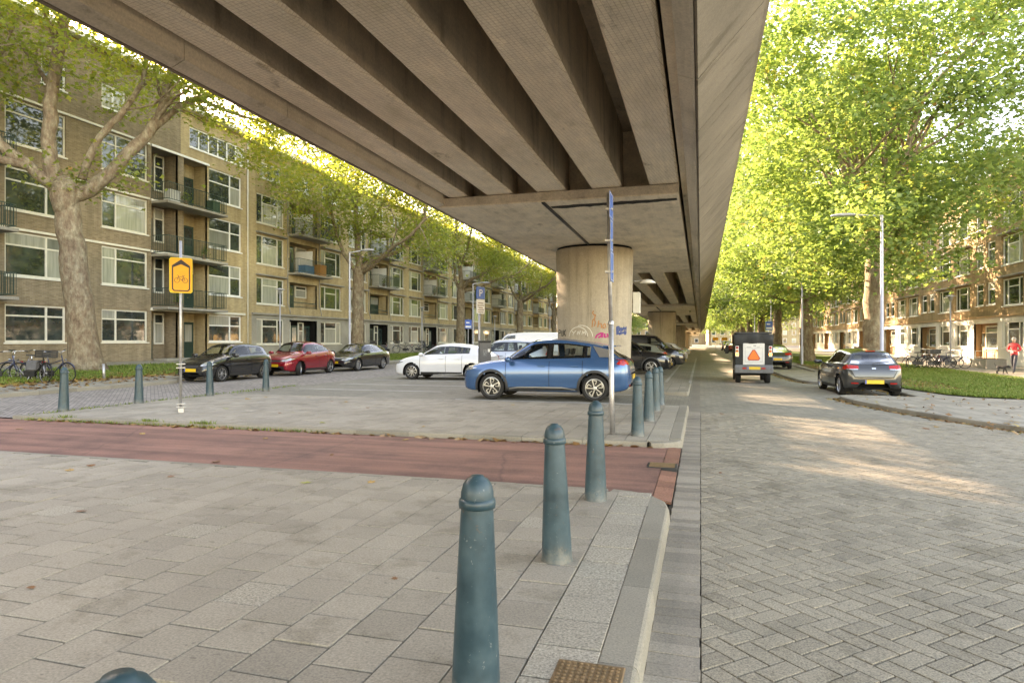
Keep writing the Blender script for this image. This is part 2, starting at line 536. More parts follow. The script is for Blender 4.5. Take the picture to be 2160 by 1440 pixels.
# ------------------------------------------------------------------ ground, roads, pavements
def zr(x):
    return -0.12 - 0.015 * max(x, 0.0)
def zp(x):
    """parking place under the viaduct, falling to the gutter"""
    return -0.045 if x < -1.4 else -0.045 - 0.07 * min(1.0, (x + 1.4) / 1.14)
def zright(x):
    return zr(min(x, 9.0)) + 0.10 - 0.002 * max(0, x - 9)
def zl(x):
    pts = [(-60, 0.45), (-28.6, 0.42), (-24.5, 0.36), (-21.0, 0.10), (-18.3, 0.04), (-10, 0.04)]
    for (a, za), (b, zb) in zip(pts, pts[1:]):
        if a <= x <= b:
            return za + (zb - za) * (x - a) / (b - a)
    return 0.42

def in_view(x, y, margin=0.06, zlow=0.0):
    d = -x * ST + y * CT
    if d < 0.6: return False
    u = (x * CT + y * ST) / d
    return -0.7826 - margin < u < 0.7826 + margin and (H - zlow) / d < 0.55

def strip(name, x0, x1, y0, y1, zf, mat, nx=8, ny=1):
    mb = MB()
    xs = [x0 + (x1 - x0) * i / nx for i in range(nx + 1)]
    ys = [y0 + (y1 - y0) * i / ny for i in range(ny + 1)]
    v = [(x, y, zf(x)) for y in ys for x in xs]
    f = [(j*(nx+1)+i, j*(nx+1)+i+1, (j+1)*(nx+1)+i+1, (j+1)*(nx+1)+i) for j in range(ny) for i in range(nx)]
    mb.add(v, f)
    o = mb.build(name, mat)
    tag(o, kind='structure')
    return o

def const(z):
    return lambda x: z

def chamfer_prism(mb, poly, z, c=0.0022, depth=0.03, tilt=(0, 0)):
    n = len(poly)
    cx = sum(p[0] for p in poly) / n; cy_ = sum(p[1] for p in poly) / n
    v = []
    for (x, y) in poly: v.append((x, y, z - depth))
    for (x, y) in poly: v.append((x, y, z - c + (x-cx)*tilt[0] + (y-cy_)*tilt[1]))
    for (x, y) in poly:
        dx, dy = cx - x, cy_ - y
        l = math.hypot(dx, dy) or 1
        v.append((x + dx/l*c*1.4, y + dy/l*c*1.4, z + (x-cx)*tilt[0] + (y-cy_)*tilt[1]))
    f = [tuple(range(2*n, 3*n))]
    for k in range(2):
        for i in range(n):
            j = (i+1) % n
            f.append((k*n+i, k*n+j, (k+1)*n+j, (k+1)*n+i))
    mb.add(v, f)

def clip_half(poly, a, b, c):
    """keep a*x + b*y >= c"""
    out = []
    for i in range(len(poly)):
        p, q = poly[i], poly[(i+1) % len(poly)]
        dp, dq = a*p[0]+b*p[1]-c, a*q[0]+b*q[1]-c
        if dp >= 0: out.append(p)
        if dp * dq < 0:
            t = dp / (dp - dq)
            out.append((p[0]+(q[0]-p[0])*t, p[1]+(q[1]-p[1])*t))
    return out

mb = MB(); mb.box(-1500, 1500, -1500, 1500, -1.2, -0.45)
tag(mb.build('ground', M['ground']), kind='structure')

# carriageway on the right, real bricks near the camera
NEAR_Y = 15.5
road = strip('road', -0.02, 16, NEAR_Y, 420, zr, M['road_far'], nx=18)
road_bed = strip('road_bed', -0.30, 16, -6, NEAR_Y, lambda x: zr(x) - 0.016, M['joint'], nx=18)
far_gutter = strip('gutter', -0.28, -0.02, NEAR_Y, 420, lambda x: zr(x) + 0.0, M['gutter_brick'], nx=1)

bricks = []
BW, BL, GAP = 0.118, 0.236, 0.0115
c45 = math.sqrt(0.5)
def herr(ax, ay):
    return ((ax + ay) * c45, (ay - ax) * c45)
for r in range(-130, 190):
    for k in range(-60, 60):
        for vert in (0, 1):
            if not vert: ox, oy, lx, ly = r + 4*k, r, 2, 1
            else:        ox, oy, lx, ly = r + 3 + 4*k, r, 1, 2
            mx, my = (ox + lx/2) * BW, (oy + ly/2) * BW
            X, Y = herr(mx, my)
            if X < -0.1 or X > 8.0 or Y < 1.2 or Y > NEAR_Y + 0.1: continue
            if not in_view(X, Y, 0.05, -0.12): continue
            g = GAP / 2
            c = [(ox*BW+g, oy*BW+g), ((ox+lx)*BW-g, oy*BW+g), ((ox+lx)*BW-g, (oy+ly)*BW-g), (ox*BW+g, (oy+ly)*BW-g)]
            poly = [herr(*p) for p in c]
            if min(p[0] for p in poly) < 0.004:
                poly = clip_half(poly, 1, 0, 0.004)
                whole = False
            else: whole = True
            if len(poly) < 3 or max(p[0] for p in poly) - min(p[0] for p in poly) < 0.03: continue
            d = -X*ST + Y*CT
            bricks.append((d, X, Y, vert, whole, poly))
bricks.sort(key=lambda b: b[0])
bm_ = MB(); g = GAP/2
chamfer_prism(bm_, [(-BL/2+g, -BW/2+g), (BL/2-g, -BW/2+g), (BL/2-g, BW/2-g), (-BL/2+g, BW/2-g)], 0.0)
brick_me = bm_.mesh('brick'); brick_me.materials.append(M['road_brick'])
n_ind = 0
rest = MB()
for (d, X, Y, vert, whole, poly) in bricks:
    jz = random.uniform(-0.0022, 0.0022)
    if whole and n_ind < 300:
        o = put('brick', brick_me, road)
        o.location = (X, Y, zr(X) + jz)
        o.rotation_euler = (random.uniform(-.008, .008), random.uniform(-.008, .008) + 0.015, math.radians(-45 + 90 * vert) + random.uniform(-.006, .006))
        n_ind += 1
    else:
        chamfer_prism(rest, poly, zr(X) + jz, tilt=(random.uniform(-.012, .012) - 0.015, random.uniform(-.012, .012)))
tag(rest.build('brick_field', M['road_brick'], road), kind='stuff')

# gutter of crosswise bricks between kerb and carriageway
gb = MB(); chamfer_prism(gb, [(-0.131, -0.0575), (0.131, -0.0575), (0.131, 0.0575), (-0.131, 0.0575)], 0.0)
gutter_me = gb.mesh('brick'); gutter_me.materials.append(M['gutter_brick'])
yy = 1.6
while yy < NEAR_Y:
    o = put('brick', gutter_me, far_gutter)
    o.location = (-0.135 + random.uniform(-.004, .004), yy, -0.118 + random.uniform(-.003, .002))
    o.rotation_euler = (random.uniform(-.01, .01), random.uniform(-.006, .018), random.uniform(-.015, .015))
    yy += 0.121

# tiles of the pavements
TP = 0.322
tile_b = MB(); h_ = TP/2 - 0.0045; g_ = TP/2 - 0.0068
chamfer_prism(tile_b, [(-h_, -g_), (h_, -g_), (h_, g_), (-h_, g_)], 0.0, c=0.003)
tile_me = tile_b.mesh('tile'); tile_me.materials.append(M['tile'])
tile_pale_me = tile_b.mesh('tile_pale'); tile_pale_me.materials.append(M['tile_pale'])

def tile_pavement(parent, xr, y0, y1, n_obj, pale_first=True, xmin=-13.2):
    cells = []
    col = 0
    x = xr - TP/2
    while x > xmin:
        off = 0.0 if col % 2 == 0 else TP/2
        y = y0 - off
        while y < y1:
            a, b = max(y, y0), min(y + TP, y1)
            if b - a > 0.05 and in_view(x, (a+b)/2, 0.09):
                cells.append((-x*ST + (a+b)/2*CT, x, a, b, col))
            y += TP
        x -= TP; col += 1
    cells.sort(key=lambda c: c[0])
    restm, restp = MB(), MB()
    n = 0
    for (d, x, a, b, col) in cells:
        full = (b - a) > TP - 0.002
        jz = random.uniform(-0.0035, 0.0025)
        tx, ty = random.uniform(-.008, .008), random.uniform(-.008, .008)
        pale = (pale_first and col == 0) or random.random() < 0.02
        if full and n < n_obj:
            o = put('tile', tile_pale_me if pale else tile_me, parent)
            o.location = (x + random.uniform(-.001, .001), (a+b)/2, jz)
            o.rotation_euler = (tx, ty, random.uniform(-.006, .006))
            n += 1
        else:
            g2 = 0.0045
            chamfer_prism(restp if pale else restm, [(x-TP/2+g2, a+0.0075), (x+TP/2-g2, a+0.0075), (x+TP/2-g2, b-0.0075), (x-TP/2+g2, b-0.0075)], jz, c=0.003, tilt=(tx, ty))
    for r_, mm in ((restm, M['tile']), (restp, M['tile_pale'])):
        if r_.f: tag(r_.build('tile_field', mm, parent), kind='stuff')

PX1 = -0.462
near_pave = strip('pavement', -14, PX1, -5, 6.62, const(-0.020), M['joint'], nx=1)
tile_pavement(near_pave, PX1 + 0.001, 0.9, 6.58, 300)
mid_pave = strip('far_pavement', -13.2, PX1, 10.0, 15.75, const(-0.020), M['joint'], nx=1)
tile_pavement(mid_pave, PX1 + 0.001, 10.0, 15.6, 300, xmin=-13.1)

# kerb stones
def kerb_profile(x_in, x_out, ztop, zbot):
    return [(x_in, zbot), (x_in, ztop - 0.004), (x_in - 0.0 + (x_out-x_in)*0.03, ztop), (x_in + (x_out-x_in)*0.82, ztop), (x_in + (x_out-x_in)*0.90, ztop-0.010), (x_in + (x_out-x_in)*0.945, ztop-0.035), (x_out, zbot)]

def kerb_run(parent, path, width, ztop, zbot, side=1, piece=1.0, mat='kerb', name='kerb_stone'):
    """kerb stones along a path (list of 2-D points), outer face to the right (side=1)"""
    pts = [Vector(p) for p in path]
    seg = [0.0]
    for a, b in zip(pts, pts[1:]): seg.append(seg[-1] + (b - a).length)
    L = seg[-1]
    def pos(s):
        s = min(max(s, 0), L)
        for i in range(len(pts) - 1):
            if s <= seg[i+1] + 1e-9:
                t = (s - seg[i]) / max(seg[i+1] - seg[i], 1e-9)
                return pts[i].lerp(pts[i+1], t), (pts[i+1] - pts[i]).normalized()
        return pts[-1], (pts[-1] - pts[-2]).normalized()
    n = max(1, round(L / piece))
    for k in range(n):
        s0, s1 = L * k / n + 0.003, L * (k + 1) / n - 0.003
        m = max(1, int((s1 - s0) / 0.15)) if L / n < 1.3 and len(pts) > 2 else 1
        rings = []
        jz = random.uniform(-.003, .003)
        for q in range(m + 1):
            p, t = pos(s0 + (s1 - s0) * q / m)
            # smoothed direction
            p2, t2 = pos(s0 + (s1 - s0) * q / m + 0.12); p3, t3 = pos(s0 + (s1 - s0) * q / m - 0.12)
            t = (t2 + t3).normalized()
            nr = Vector((t.y, -t.x)) * side
            zt = (ztop(p.x) if callable(ztop) else ztop) + jz
            zb = zbot(p.x) if callable(zbot) else zbot
            rings.append([(p.x + nr.x*w, p.y + nr.y*w, z) for (w, z) in kerb_profile(0, width, zt, zb)])
        mb = MB()
        np_ = len(rings[0])
        v = [p for r in rings for p in r]
        f = []
        for q in range(m):
            for j in range(np_ - 1):
                a = q*np_ + j
                f.append((a, a+1, a+np_+1, a+np_))
        f.append(tuple(range(np_))); f.append(tuple(range(m*np_+np_-1, m*np_-1, -1)))
        mb.add(v, f)
        mb.build(name, M[mat], parent, recalc=True)

def arc(cx, cy_, r, a0, a1, n=8):
    return [(cx + r*math.cos(math.radians(a0 + (a1-a0)*i/n)), cy_ + r*math.sin(math.radians(a0 + (a1-a0)*i/n))) for i in range(n+1)]

kerb_run(near_pave, [(PX1, 1.05), (PX1, 6.05)], 0.20, 0.0, -0.14)
kerb_run(near_pave, [(PX1, 6.06)] + arc(PX1-0.42, 6.08, 0.42, 0, 90, 8) , 0.20, -0.004, -0.13, piece=1.0)
kerb_run(near_pave, [(PX1-0.44, 6.59), (-13.5, 6.59)], 0.10, -0.006, -0.1, piece=1.0)
kerb_run(mid_pave, [(-13.3, 9.985), (PX1-0.30, 9.985)], 0.13, -0.004, -0.12, piece=1.0)
kerb_run(mid_pave, arc(PX1-0.29, 10.285, 0.30, -90, 0, 8) , 0.20, -0.004, -0.13, piece=0.7)
kerb_run(mid_pave, [(PX1, 10.32), (PX1, 15.75)], 0.20, 0.0, -0.14)

# red cycle path crossing in front of the viaduct, worn red paving at its mouth, sunken drain
cyc = strip('cycle_path', -24, -0.47, 6.66, 9.90, const(-0.078), M['asphalt_red'], nx=1)
mouth = strip('cycle_path_edge', -0.47, -0.275, 6.66, 10.1, const(-0.105), M['joint'], nx=1)
rb = MB(); chamfer_prism(rb, [(-0.094, -0.148), (0.094, -0.148), (0.094, 0.148), (-0.094, 0.148)], 0.0)
rb_me = rb.mesh('red_brick'); rb_me.materials.append(M['asphalt_red_patch'])
for i in range(11):
    if i == 5: continue
    o = put('brick', rb_me, mouth); o.location = (-0.372, 6.83 + i*0.302, -0.088 + random.uniform(-.003, .003)); o.rotation_euler = (0, 0.09, random.uniform(-.02, .02))

# street on the left with its kerb, verge, grass and footpath in front of the houses
left_street = strip('left_street', -22, -13.15, 9.95, 320, const(-0.065), M['street_far'], nx=1)
left_pave = strip('left_pavement', -21.0, -18.5, 4, 20.0, zl, M['pave_far'], nx=4)
strip('left_kerbside', -21.0, -19.75, 20.0, 300, zl, M['pave_far'], nx=2)
strip('left_verge', -25.0, -21.0, 4, 300, zl, M['turf'], nx=6)
strip('left_footpath', -28.7, -25.0, 4, 300, zl, M['pave_far'], nx=4)
kerb_run(left_pave, [(-18.5, 6), (-18.5, 19.2)] + arc(-19.2, 19.3, 0.7, 0, 90, 6) + [(-19.75, 20.1), (-19.75, 30), (-19.75, 60), (-19.75, 120)], 0.14, lambda x: zl(x) + 0.01, -0.10, piece=1.2)

# parking place under the viaduct
park = strip('parking_place', -13.15, -0.275, 15.75, 320, zp, M['parking'], nx=24)
island = strip('pier_pavement', -6.6, -0.46, 19.55, 23.6, const(0.02), M['pave_far'], nx=1)
kerb_run(island, [(-6.6, 19.55), (-0.46, 19.55), (-0.46, 23.6), (-6.6, 23.6)], 0.13, 0.024, -0.1, piece=1.0)
def mark(x0, x1, y0, y1):
    mb = MB(); nx = max(1, int(abs(x1-x0)/0.4))
    xs = [x0 + (x1-x0)*i/nx for i in range(nx+1)]
    mb.add([(x, y0, zp(x)+0.004) for x in xs] + [(x, y1, zp(x)+0.004) for x in xs], [(i, i+1, nx+2+i, nx+1+i) for i in range(nx)])
    return mb.build('bay_line', M['line'], park)
for y in (18.30, 20.75, 23.2, 25.9, 28.6, 31.3, 34.0, 36.7, 39.4, 42.1):
    mark(-12.4, -7.5, y, y + 0.09)
for y in (16.05, 18.75, 25.0, 28.9, 31.6, 34.3, 37.0, 39.7, 42.4, 45.1, 47.8, 50.5):
    mark(-6.2, -1.4, y, y + 0.09)
for i in range(60):
    y = 24.0 + i * 0.62
    mark(-1.30, -1.20, y, y + 0.24)
    mark(-0.44, -0.33, y, y + 0.24)
mark(-0.95, -0.60, 24.6, 24.72)

# pavement, bays and lawn on the right
def zrr(p): return zright(p[0])
ISL = [(30, 3.0), (16.0, 8.2), (11.0, 10.4), (8.4, 11.9), (6.9, 13.1), (5.85, 14.4), (5.1, 15.9), (4.5, 17.4), (4.05, 19.2), (3.9, 20.3), (3.98, 20.75), (4.3, 20.95)]
bay1 = [(5.9, 21.0), (6.1, 21.3), (6.1, 27.0), (5.8, 27.4)]
isl2 = [(4.6, 27.45), (4.15, 27.8), (3.95, 28.6), (3.72, 31.4), (3.68, 35.6), (3.85, 36.4), (4.3, 36.7)]
bay2 = [(5.6, 36.8), (5.95, 37.2), (5.95, 150)]
outline = ISL + bay1 + isl2 + bay2
right_pave = None
mb = MB()
poly = [(p[0], p[1]) for p in outline] + [(30, 150)]
# fan of quads towards the house side
for a, b in zip(outline, outline[1:]):
    n = 10
    pa = [(a[0] + (20.5 - a[0]) * i / n if a[0] < 20 else a[0] + i*0.01, a[1]) for i in range(n + 1)]
    pb = [(b[0] + (20.5 - b[0]) * i / n if b[0] < 20 else b[0] + i*0.01, b[1]) for i in range(n + 1)]
    if abs(a[1] - b[1]) < 1e-6: continue
    mb.add([(x, y, zright(x)) for x, y in pa] + [(x, y, zright(x)) for x, y in pb], [(i, i+1, n+2+i, n+1+i) for i in range(n)])
right_pave = mb.build('right_pavement', M['pave_far'])
tag(right_pave, kind='structure')
kerb_run(right_pave, [(p[0] + 0.0, p[1]) for p in outline[2:]][:10], 0.14, lambda x: zright(x) + 0.004, lambda x: zr(x) - 0.02, side=-1, piece=0.9)
kerb_run(right_pave, outline[11:16], 0.12, lambda x: zright(x) + 0.004, lambda x: zr(x) - 0.02, side=-1, piece=0.9)
kerb_run(right_pave, outline[16:23], 0.14, lambda x: zright(x) + 0.004, lambda x: zr(x) - 0.02, side=-1, piece=0.9)
kerb_run(right_pave, [(5.95, 37.3), (5.95, 60), (5.95, 110)], 0.12, lambda x: zright(x) + 0.004, lambda x: zr(x) - 0.02, side=-1, piece=1.2)

lawn_poly = [(6.55, 24.6), (7.0, 22.3), (7.6, 21.6), (9.0, 21.4), (13.4, 22.0), (13.6, 60), (13.6, 150), (6.6, 150), (6.5, 40)]
def zlawn(x): return zright(x) + 0.03
mb = MB()
mb.add([(p[0], p[1], zlawn(p[0])) for p in lawn_poly], [tuple(range(len(lawn_poly)))])
lawn = mb.build('lawn', M['turf']); tag(lawn, kind='structure')
soil_poly = [(6.2, 26.5), (6.9, 24.2), (8.3, 24.4), (8.6, 28), (8.0, 34), (7.9, 48), (6.2, 48)]
mb = MB(); mb.add([(p[0], p[1], zlawn(p[0]) + 0.006) for p in soil_poly], [tuple(range(len(soil_poly)))])
soil = mb.build('leafy_soil', M['soil']); tag(soil, kind='structure')
footpath = strip('right_footpath', 13.6, 20.2, 8, 320, lambda x: zright(x) + 0.034, M['pave_far'], nx=4)
# ------------------------------------------------------------------ the viaduct
viaduct = empty('viaduct', (-3, 20, 0))
tag(viaduct, 'long weathered concrete viaduct on round columns running above the parked cars', 'viaduct')
VOFF = Vector((3, -20, 0))
def vz(y):
    return -0.0105 * (y - 14.0)
def vbox(mb, x0, x1, y0, y1, z0, z1, seg=1):
    """box whose height follows the falling deck"""
    for k in range(seg):
        a, b = y0 + (y1-y0)*k/seg, y0 + (y1-y0)*(k+1)/seg
        za, zb = vz(a), vz(b)
        mb.add([(x0,a,z0+za),(x1,a,z0+za),(x1,b,z0+zb),(x0,b,z0+zb),(x0,a,z1+za),(x1,a,z1+za),(x1,b,z1+zb),(x0,b,z1+zb)],
               [(0,3,2,1),(4,5,6,7),(0,1,5,4),(1,2,6,5),(2,3,7,6),(3,0,4,7)])
    return mb
def vprof(mb, prof, y0, y1):
    """closed profile (x, z) swept along the deck"""
    n = len(prof)
    v = [(x, y0, z + vz(y0)) for x, z in prof] + [(x, y1, z + vz(y1)) for x, z in prof]
    f = [tuple(range(n)), tuple(range(2*n-1, n-1, -1))]
    for i in range(n):
        j = (i+1) % n
        f.append((i, n+i, n+j, j))
    return mb.add(v, f)
def vpart(mb, name, mat, parent=None, **kw):
    o = mb.build(name, mat, viaduct if parent is None else parent, **kw)
    if parent is None: o.location = VOFF
    return o

PIERS = [-16.7, 20.4, 57.5, 94.6, 131.7, 168.8]
HALF = 6.95
BEAMS = [(-5.34, -4.90), (-4.46, -3.87), (-3.35, -2.71), (-2.18, -1.55), (-1.00, -0.42)]
ZS, ZB, ZD = 4.42, 4.63, 5.95            # cap soffit, beam soffit, deck underside
for i in range(len(PIERS) - 1):
    y0, y1 = PIERS[i] + HALF - 0.45, PIERS[i+1] - HALF + 0.45
    for (a, b) in BEAMS:
        mb = MB()
        c = 0.035
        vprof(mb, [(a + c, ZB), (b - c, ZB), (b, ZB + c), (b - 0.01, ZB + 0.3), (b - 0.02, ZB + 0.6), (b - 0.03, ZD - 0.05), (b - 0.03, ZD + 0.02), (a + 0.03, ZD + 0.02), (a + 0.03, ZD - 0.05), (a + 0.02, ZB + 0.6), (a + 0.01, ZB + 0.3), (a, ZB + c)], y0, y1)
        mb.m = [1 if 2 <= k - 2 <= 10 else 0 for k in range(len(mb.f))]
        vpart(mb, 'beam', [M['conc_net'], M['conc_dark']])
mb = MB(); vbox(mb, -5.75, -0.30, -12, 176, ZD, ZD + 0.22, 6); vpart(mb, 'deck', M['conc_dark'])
for i, py in enumerate(PIERS):
    if i == 0: continue
    mb = MB()
    vbox(mb, -5.64, -0.43, py - HALF, py + HALF, ZS, ZB - 0.012)
    vbox(mb, -5.60, -0.47, py - HALF + 0.62, py + HALF - 0.62, ZB - 0.004, ZD - 0.004)
    cap = vpart(mb, 'pier_cap', M['conc'])
    # pale front band of the cap with stains, and the drain in its soffit
    mb = MB(); vbox(mb, -5.645, -0.425, py - HALF - 0.03, py - HALF - 0.004, ZS + 0.02, ZB - 0.016)
    vpart(mb, 'front_band', M['conc_pale'], cap)
    mb = MB(); mb.tube([(-3.2, py - HALF + 0.02, ZS + vz(py-HALF) - 0.012), (-3.2, py - 1.1, ZS + vz(py-1.1) - 0.012)], 0.038, 8)
    vpart(mb, 'drain_pipe', M['blackplastic'], cap, smooth=True)
    z_t = ZS + vz(py)
    mb = MB()
    mb.lathe([(1.16, z_t + 0.0), (1.16, z_t - 0.04), (1.14, z_t - 0.09), (1.14, z_t + 0.0)], 48, (-3.2, py, 0))
    vpart(mb, 'bearing_ring', M['black'], cap, smooth=False)
    mb = MB()
    prof = [(1.10, -0.2), (1.12, 0.8), (1.16, 2.4), (1.20, z_t - 0.075), (1.17, z_t - 0.05), (0.0, z_t - 0.05)]
    mb.lathe(prof, 56, (-3.2, py, 0))
    col = vpart(mb, 'column', M['conc_col'], None, auto=40)
    if i == 1: column1 = col
# edges: trough ledge, inner strip, leaning fascia panels of about 1.25 m
def edge(sgn, xc):
    def X(x): return xc + sgn * x
    mb = MB()
    for i in range(len(PIERS) - 1):
        pass
    vbox(mb, min(X(0.02), X(0.13)), max(X(0.02), X(0.13)), -12, 176, ZS + 0.28, ZD - 0.01, 8)
    vpart(mb, 'edge_girder', M['conc'])
    k = 0
    y = -9.0
    while y < 140:
        L = 1.86
        mb = MB()
        p = [(X(0.145), ZS + 0.06), (X(0.30), ZS + 0.0), (X(0.335), ZS + 0.0), (X(0.335), ZS + 0.10), (X(0.20), ZS + 0.20), (X(0.145), ZS + 0.9)]
        vprof(mb, p if sgn > 0 else p[::-1], y + 0.006, y + L - 0.006)
        vpart(mb, 'inner_strip', M['conc_pale'], recalc=True)
        for q in range(1):
            mb = MB()
            b0 = random.uniform(-0.004, 0.004)
            p = [(X(0.345), ZS - 0.01 + b0), (X(0.37), ZS - 0.02 + b0), (X(1.10), ZS + 0.80), (X(1.15), ZS + 0.84), (X(1.16), ZS + 1.9), (X(1.06), ZS + 1.9), (X(1.05), ZS + 0.92), (X(0.36), ZS + 0.12)]
            vprof(mb, p if sgn > 0 else p[::-1], y + 0.012, y + L - 0.012)
            vpart(mb, 'fascia_panel', M['fascia'], recalc=True)
        y += L
    mb = MB()
    vbox(mb, min(X(0.13), X(1.05)), max(X(0.13), X(1.05)), -12, 176, ZD - 0.2, ZD - 0.02, 8)
    vpart(mb, 'cantilever_slab', M['conc'])
def fascia_mat():
    k = NT('fascia_concrete')
    pos = k.n('ShaderNodeNewGeometry').outputs['Position']
    a = k.noise(pos, 40, 4, 0.7)
    b = k.noise(pos, 0.8, 5, 0.6)
    st = k.noise(k.mapping(pos, (0.7, 2.6, 0.7), rot=(0, 0, 0.12)), 1.5, 5, 0.6)
    col = (0.275, 0.233, 0.18)
    c = k.ramp(a, [(0.25, sc(col, 0.82)), (0.75, sc(col, 1.15))])
    c = k.mix(1.0, c, k.ramp(b, [(0.3, (0.72,)*3), (0.7, (1.05,)*3)]), 'MULTIPLY')
    c = k.mix(1.0, c, k.ramp(st, [(0.34, (0.74,0.73,0.71)), (0.42, (0.98,)*3), (0.7, (1.05,)*3)]), 'MULTIPLY')
    k.set(col=c, rough=0.93, spec=0.2)
    k.bump(k.math('ADD', a, k.math('MULTIPLY', st, 4.0)), 0.4, 0.012)
    return k.m
M['fascia'] = fascia_mat()
edge(1, -0.40)
edge(-1, -5.28)
# lamp on the far side of the first column and its switch box
cl = empty('column_lamp', (-1.98, 20.9, 3.35))
tag(cl, 'white wall lamp on a short bracket high on the nearest round column', 'lamp')
mb = MB(); mb.tube([(-0.05, 0, 0.02), (0.25, 0, 0.04)], 0.025, 8); mb.build('bracket', M['galv'], cl)
mb = MB(); mb.lathe([(0.02, 0.05), (0.14, 0.03), (0.24, -0.04), (0.26, -0.07), (0.0, -0.08)], 20, (0.38, 0, 0.02)); mb.build('lamp_shade', M['white'], cl, smooth=True)
sb = MB(); sb.bbox(-2.02, -1.82, 20.55, 20.95, 2.35, 3.0, 0.01)
tag(sb.build('switch_box', M['cream']), 'cream metal switch box mounted on the nearest round column', 'box')
# ------------------------------------------------------------------ houses
# local axes of a house: x outwards from the facade, y along it, z up
def wall_holes(mb, y0, y1, z0, z1, holes, depth=0.14, x=0.0, mi=0):
    ys = sorted({y0, y1, *[h[0] for h in holes], *[h[1] for h in holes]})
    zs = sorted({z0, z1, *[h[2] for h in holes], *[h[3] for h in holes]})
    ys = [y for y in ys if y0 <= y <= y1]; zs = [z for z in zs if z0 <= z <= z1]
    for a, b in zip(ys, ys[1:]):
        for c, d in zip(zs, zs[1:]):
            my, mz = (a+b)/2, (c+d)/2
            if any(h[0] < my < h[1] and h[2] < mz < h[3] for h in holes): continue
            mb.quad((x,a,c), (x,b,c), (x,b,d), (x,a,d), mi)
    for (a, b, c, d) in holes:
        e = x - depth
        mb.quad((x,a,c),(e,a,c),(e,a,d),(x,a,d), mi)
        mb.quad((e,b,c),(x,b,c),(x,b,d),(e,b,d), mi)
        mb.quad((x,a,d),(e,a,d),(e,b,d),(x,b,d), mi)
        mb.quad((e,a,c),(x,a,c),(x,b,c),(e,b,c), mi)

WCACHE = {}
def window(parent, y0, y1, z0, z1, cols, mat='cream', x=-0.10, proud=0.0, sill=True, coarse=False):
    """cols: list of (width share, transom share or 0).  Frame is the window, each light a pane of its own."""
    w, h = y1 - y0, z1 - z0
    key = (round(w,3), round(h,3), tuple(cols), mat, sill, coarse)
    fw = 0.085
    if key not in WCACHE:
        mb = MB()
        e = fw
        mb.box(-0.05, 0.035, 0, e, 0, h); mb.box(-0.05, 0.035, w-e, w, 0, h)
        mb.box(-0.05, 0.033, e, w-e, h-e, h); mb.box(-0.05, 0.033, e, w-e, 0, e)
        panes = []
        tot = sum(c[0] for c in cols); y = 0
        for i, (cw, tr) in enumerate(cols):
            a, b = y * w / tot, (y + cw) * w / tot
            y += cw
            a2 = a + (e if i == 0 else 0.045); b2 = b - (e if i == len(cols)-1 else 0.045)
            if i < len(cols)-1: mb.box(-0.05, 0.028, b-0.045, b+0.045, e, h-e)
            if tr and not coarse:
                zt = h * (1 - tr)
                mb.box(-0.045, 0.022, a2, b2, zt-0.035, zt+0.035)
                panes += [(a2, b2, e, zt-0.035), (a2, b2, zt+0.035, h-e)]
            else: panes.append((a2, b2, e, h-e))
        if sill: mb.box(-0.02, 0.16, -0.06, w+0.06, -0.07, -0.003)
        fm = mb.mesh('window'); fm.materials.append(M[mat])
        pm = []
        for (a, b, c, d) in panes:
            p = MB(); p.quad((-0.012,a,c),(-0.012,b,c),(-0.012,b,d),(-0.012,a,d)); 
            me = p.mesh('pane'); me.materials.append(M['pane']); pm.append(me)
        WCACHE[key] = (fm, pm)
    fm, pm = WCACHE[key]
    o = put('window', fm, parent, (x, y0, z0))
    for me in pm: put('pane', me, o)
    return o

def railing(parent, y0, y1, z0, out, mat='dark_green', h=1.0, step=0.115, x0=0.0):
    mb = MB()
    for zz in (z0 + 0.10, z0 + h):
        mb.box(out-0.02, out+0.02, y0, y1, zz-0.018, zz+0.018)
        for yy in (y0, y1):
            mb.box(x0, out-0.021, yy-0.015, yy+0.015, zz-0.018, zz+0.018)
    n = int((y1-y0)/step)
    for i in range(n+1):
        yy = y0 + (y1-y0)*i/n
        mb.box(out-0.009, out+0.009, yy-0.009, yy+0.009, z0+0.118, z0+h-0.018)
    m = int((out-x0)/step)
    for i in range(1, m):
        xx = x0 + (out-x0)*i/m
        for yy in (y0, y1): mb.box(xx-0.009, xx+0.009, yy-0.009, yy+0.009, z0+0.118, z0+h-0.018)
    return mb.build('railing', M[mat], parent)

def door(parent, y0, y1, z0, z1, x, mat='dark_green', glass=True):
    mb = MB()
    mb.box(x-0.05, x, y0, y1, z0, z1)
    d = mb.build('door', M[mat], parent)
    if glass:
        p = MB(); p.box(x+0.002, x+0.008, y0+0.14, y1-0.14, z0+0.95, z1-0.14); p.build('door_pane', M['pane'], d)
    p = MB(); p.box(x+0.003, x+0.05, y0+0.07, y0+0.10, z0+1.0, z0+1.16); p.build('handle', M['chrome'], d)
    return d

def house_shell(h, y0, y1, z0, z1, mat, back=-9.0):
    mb = MB(); mb.box(back, -1.45, y0+0.01, y1-0.01, z0, z1-0.02); mb.build('rear_wall', M[mat], h)
    mb = MB(); mb.box(back, 0.42, y0+0.005, y1-0.005, z1, z1+0.16); mb.box(0.421, 0.47, y0+0.005, y1-0.005, z1-0.02, z1+0.2)
    mb.build('roof', M['cream'], h)

ZB0 = 0.38
WIN_A = ((2.0, 0.30), (0.95, 0.30))
WIN_A2 = ((0.9, 0.30), (2.0, 0.30))
WIN_B = ((0.62, 0.0), (1.5, 0.30), (0.62, 0.0))
WIN_N = ((1.0, 0.32),)
ROWS_A = [(1.42, 3.08), (4.30, 6.22), (7.15, 9.00), (10.02, 11.95)]

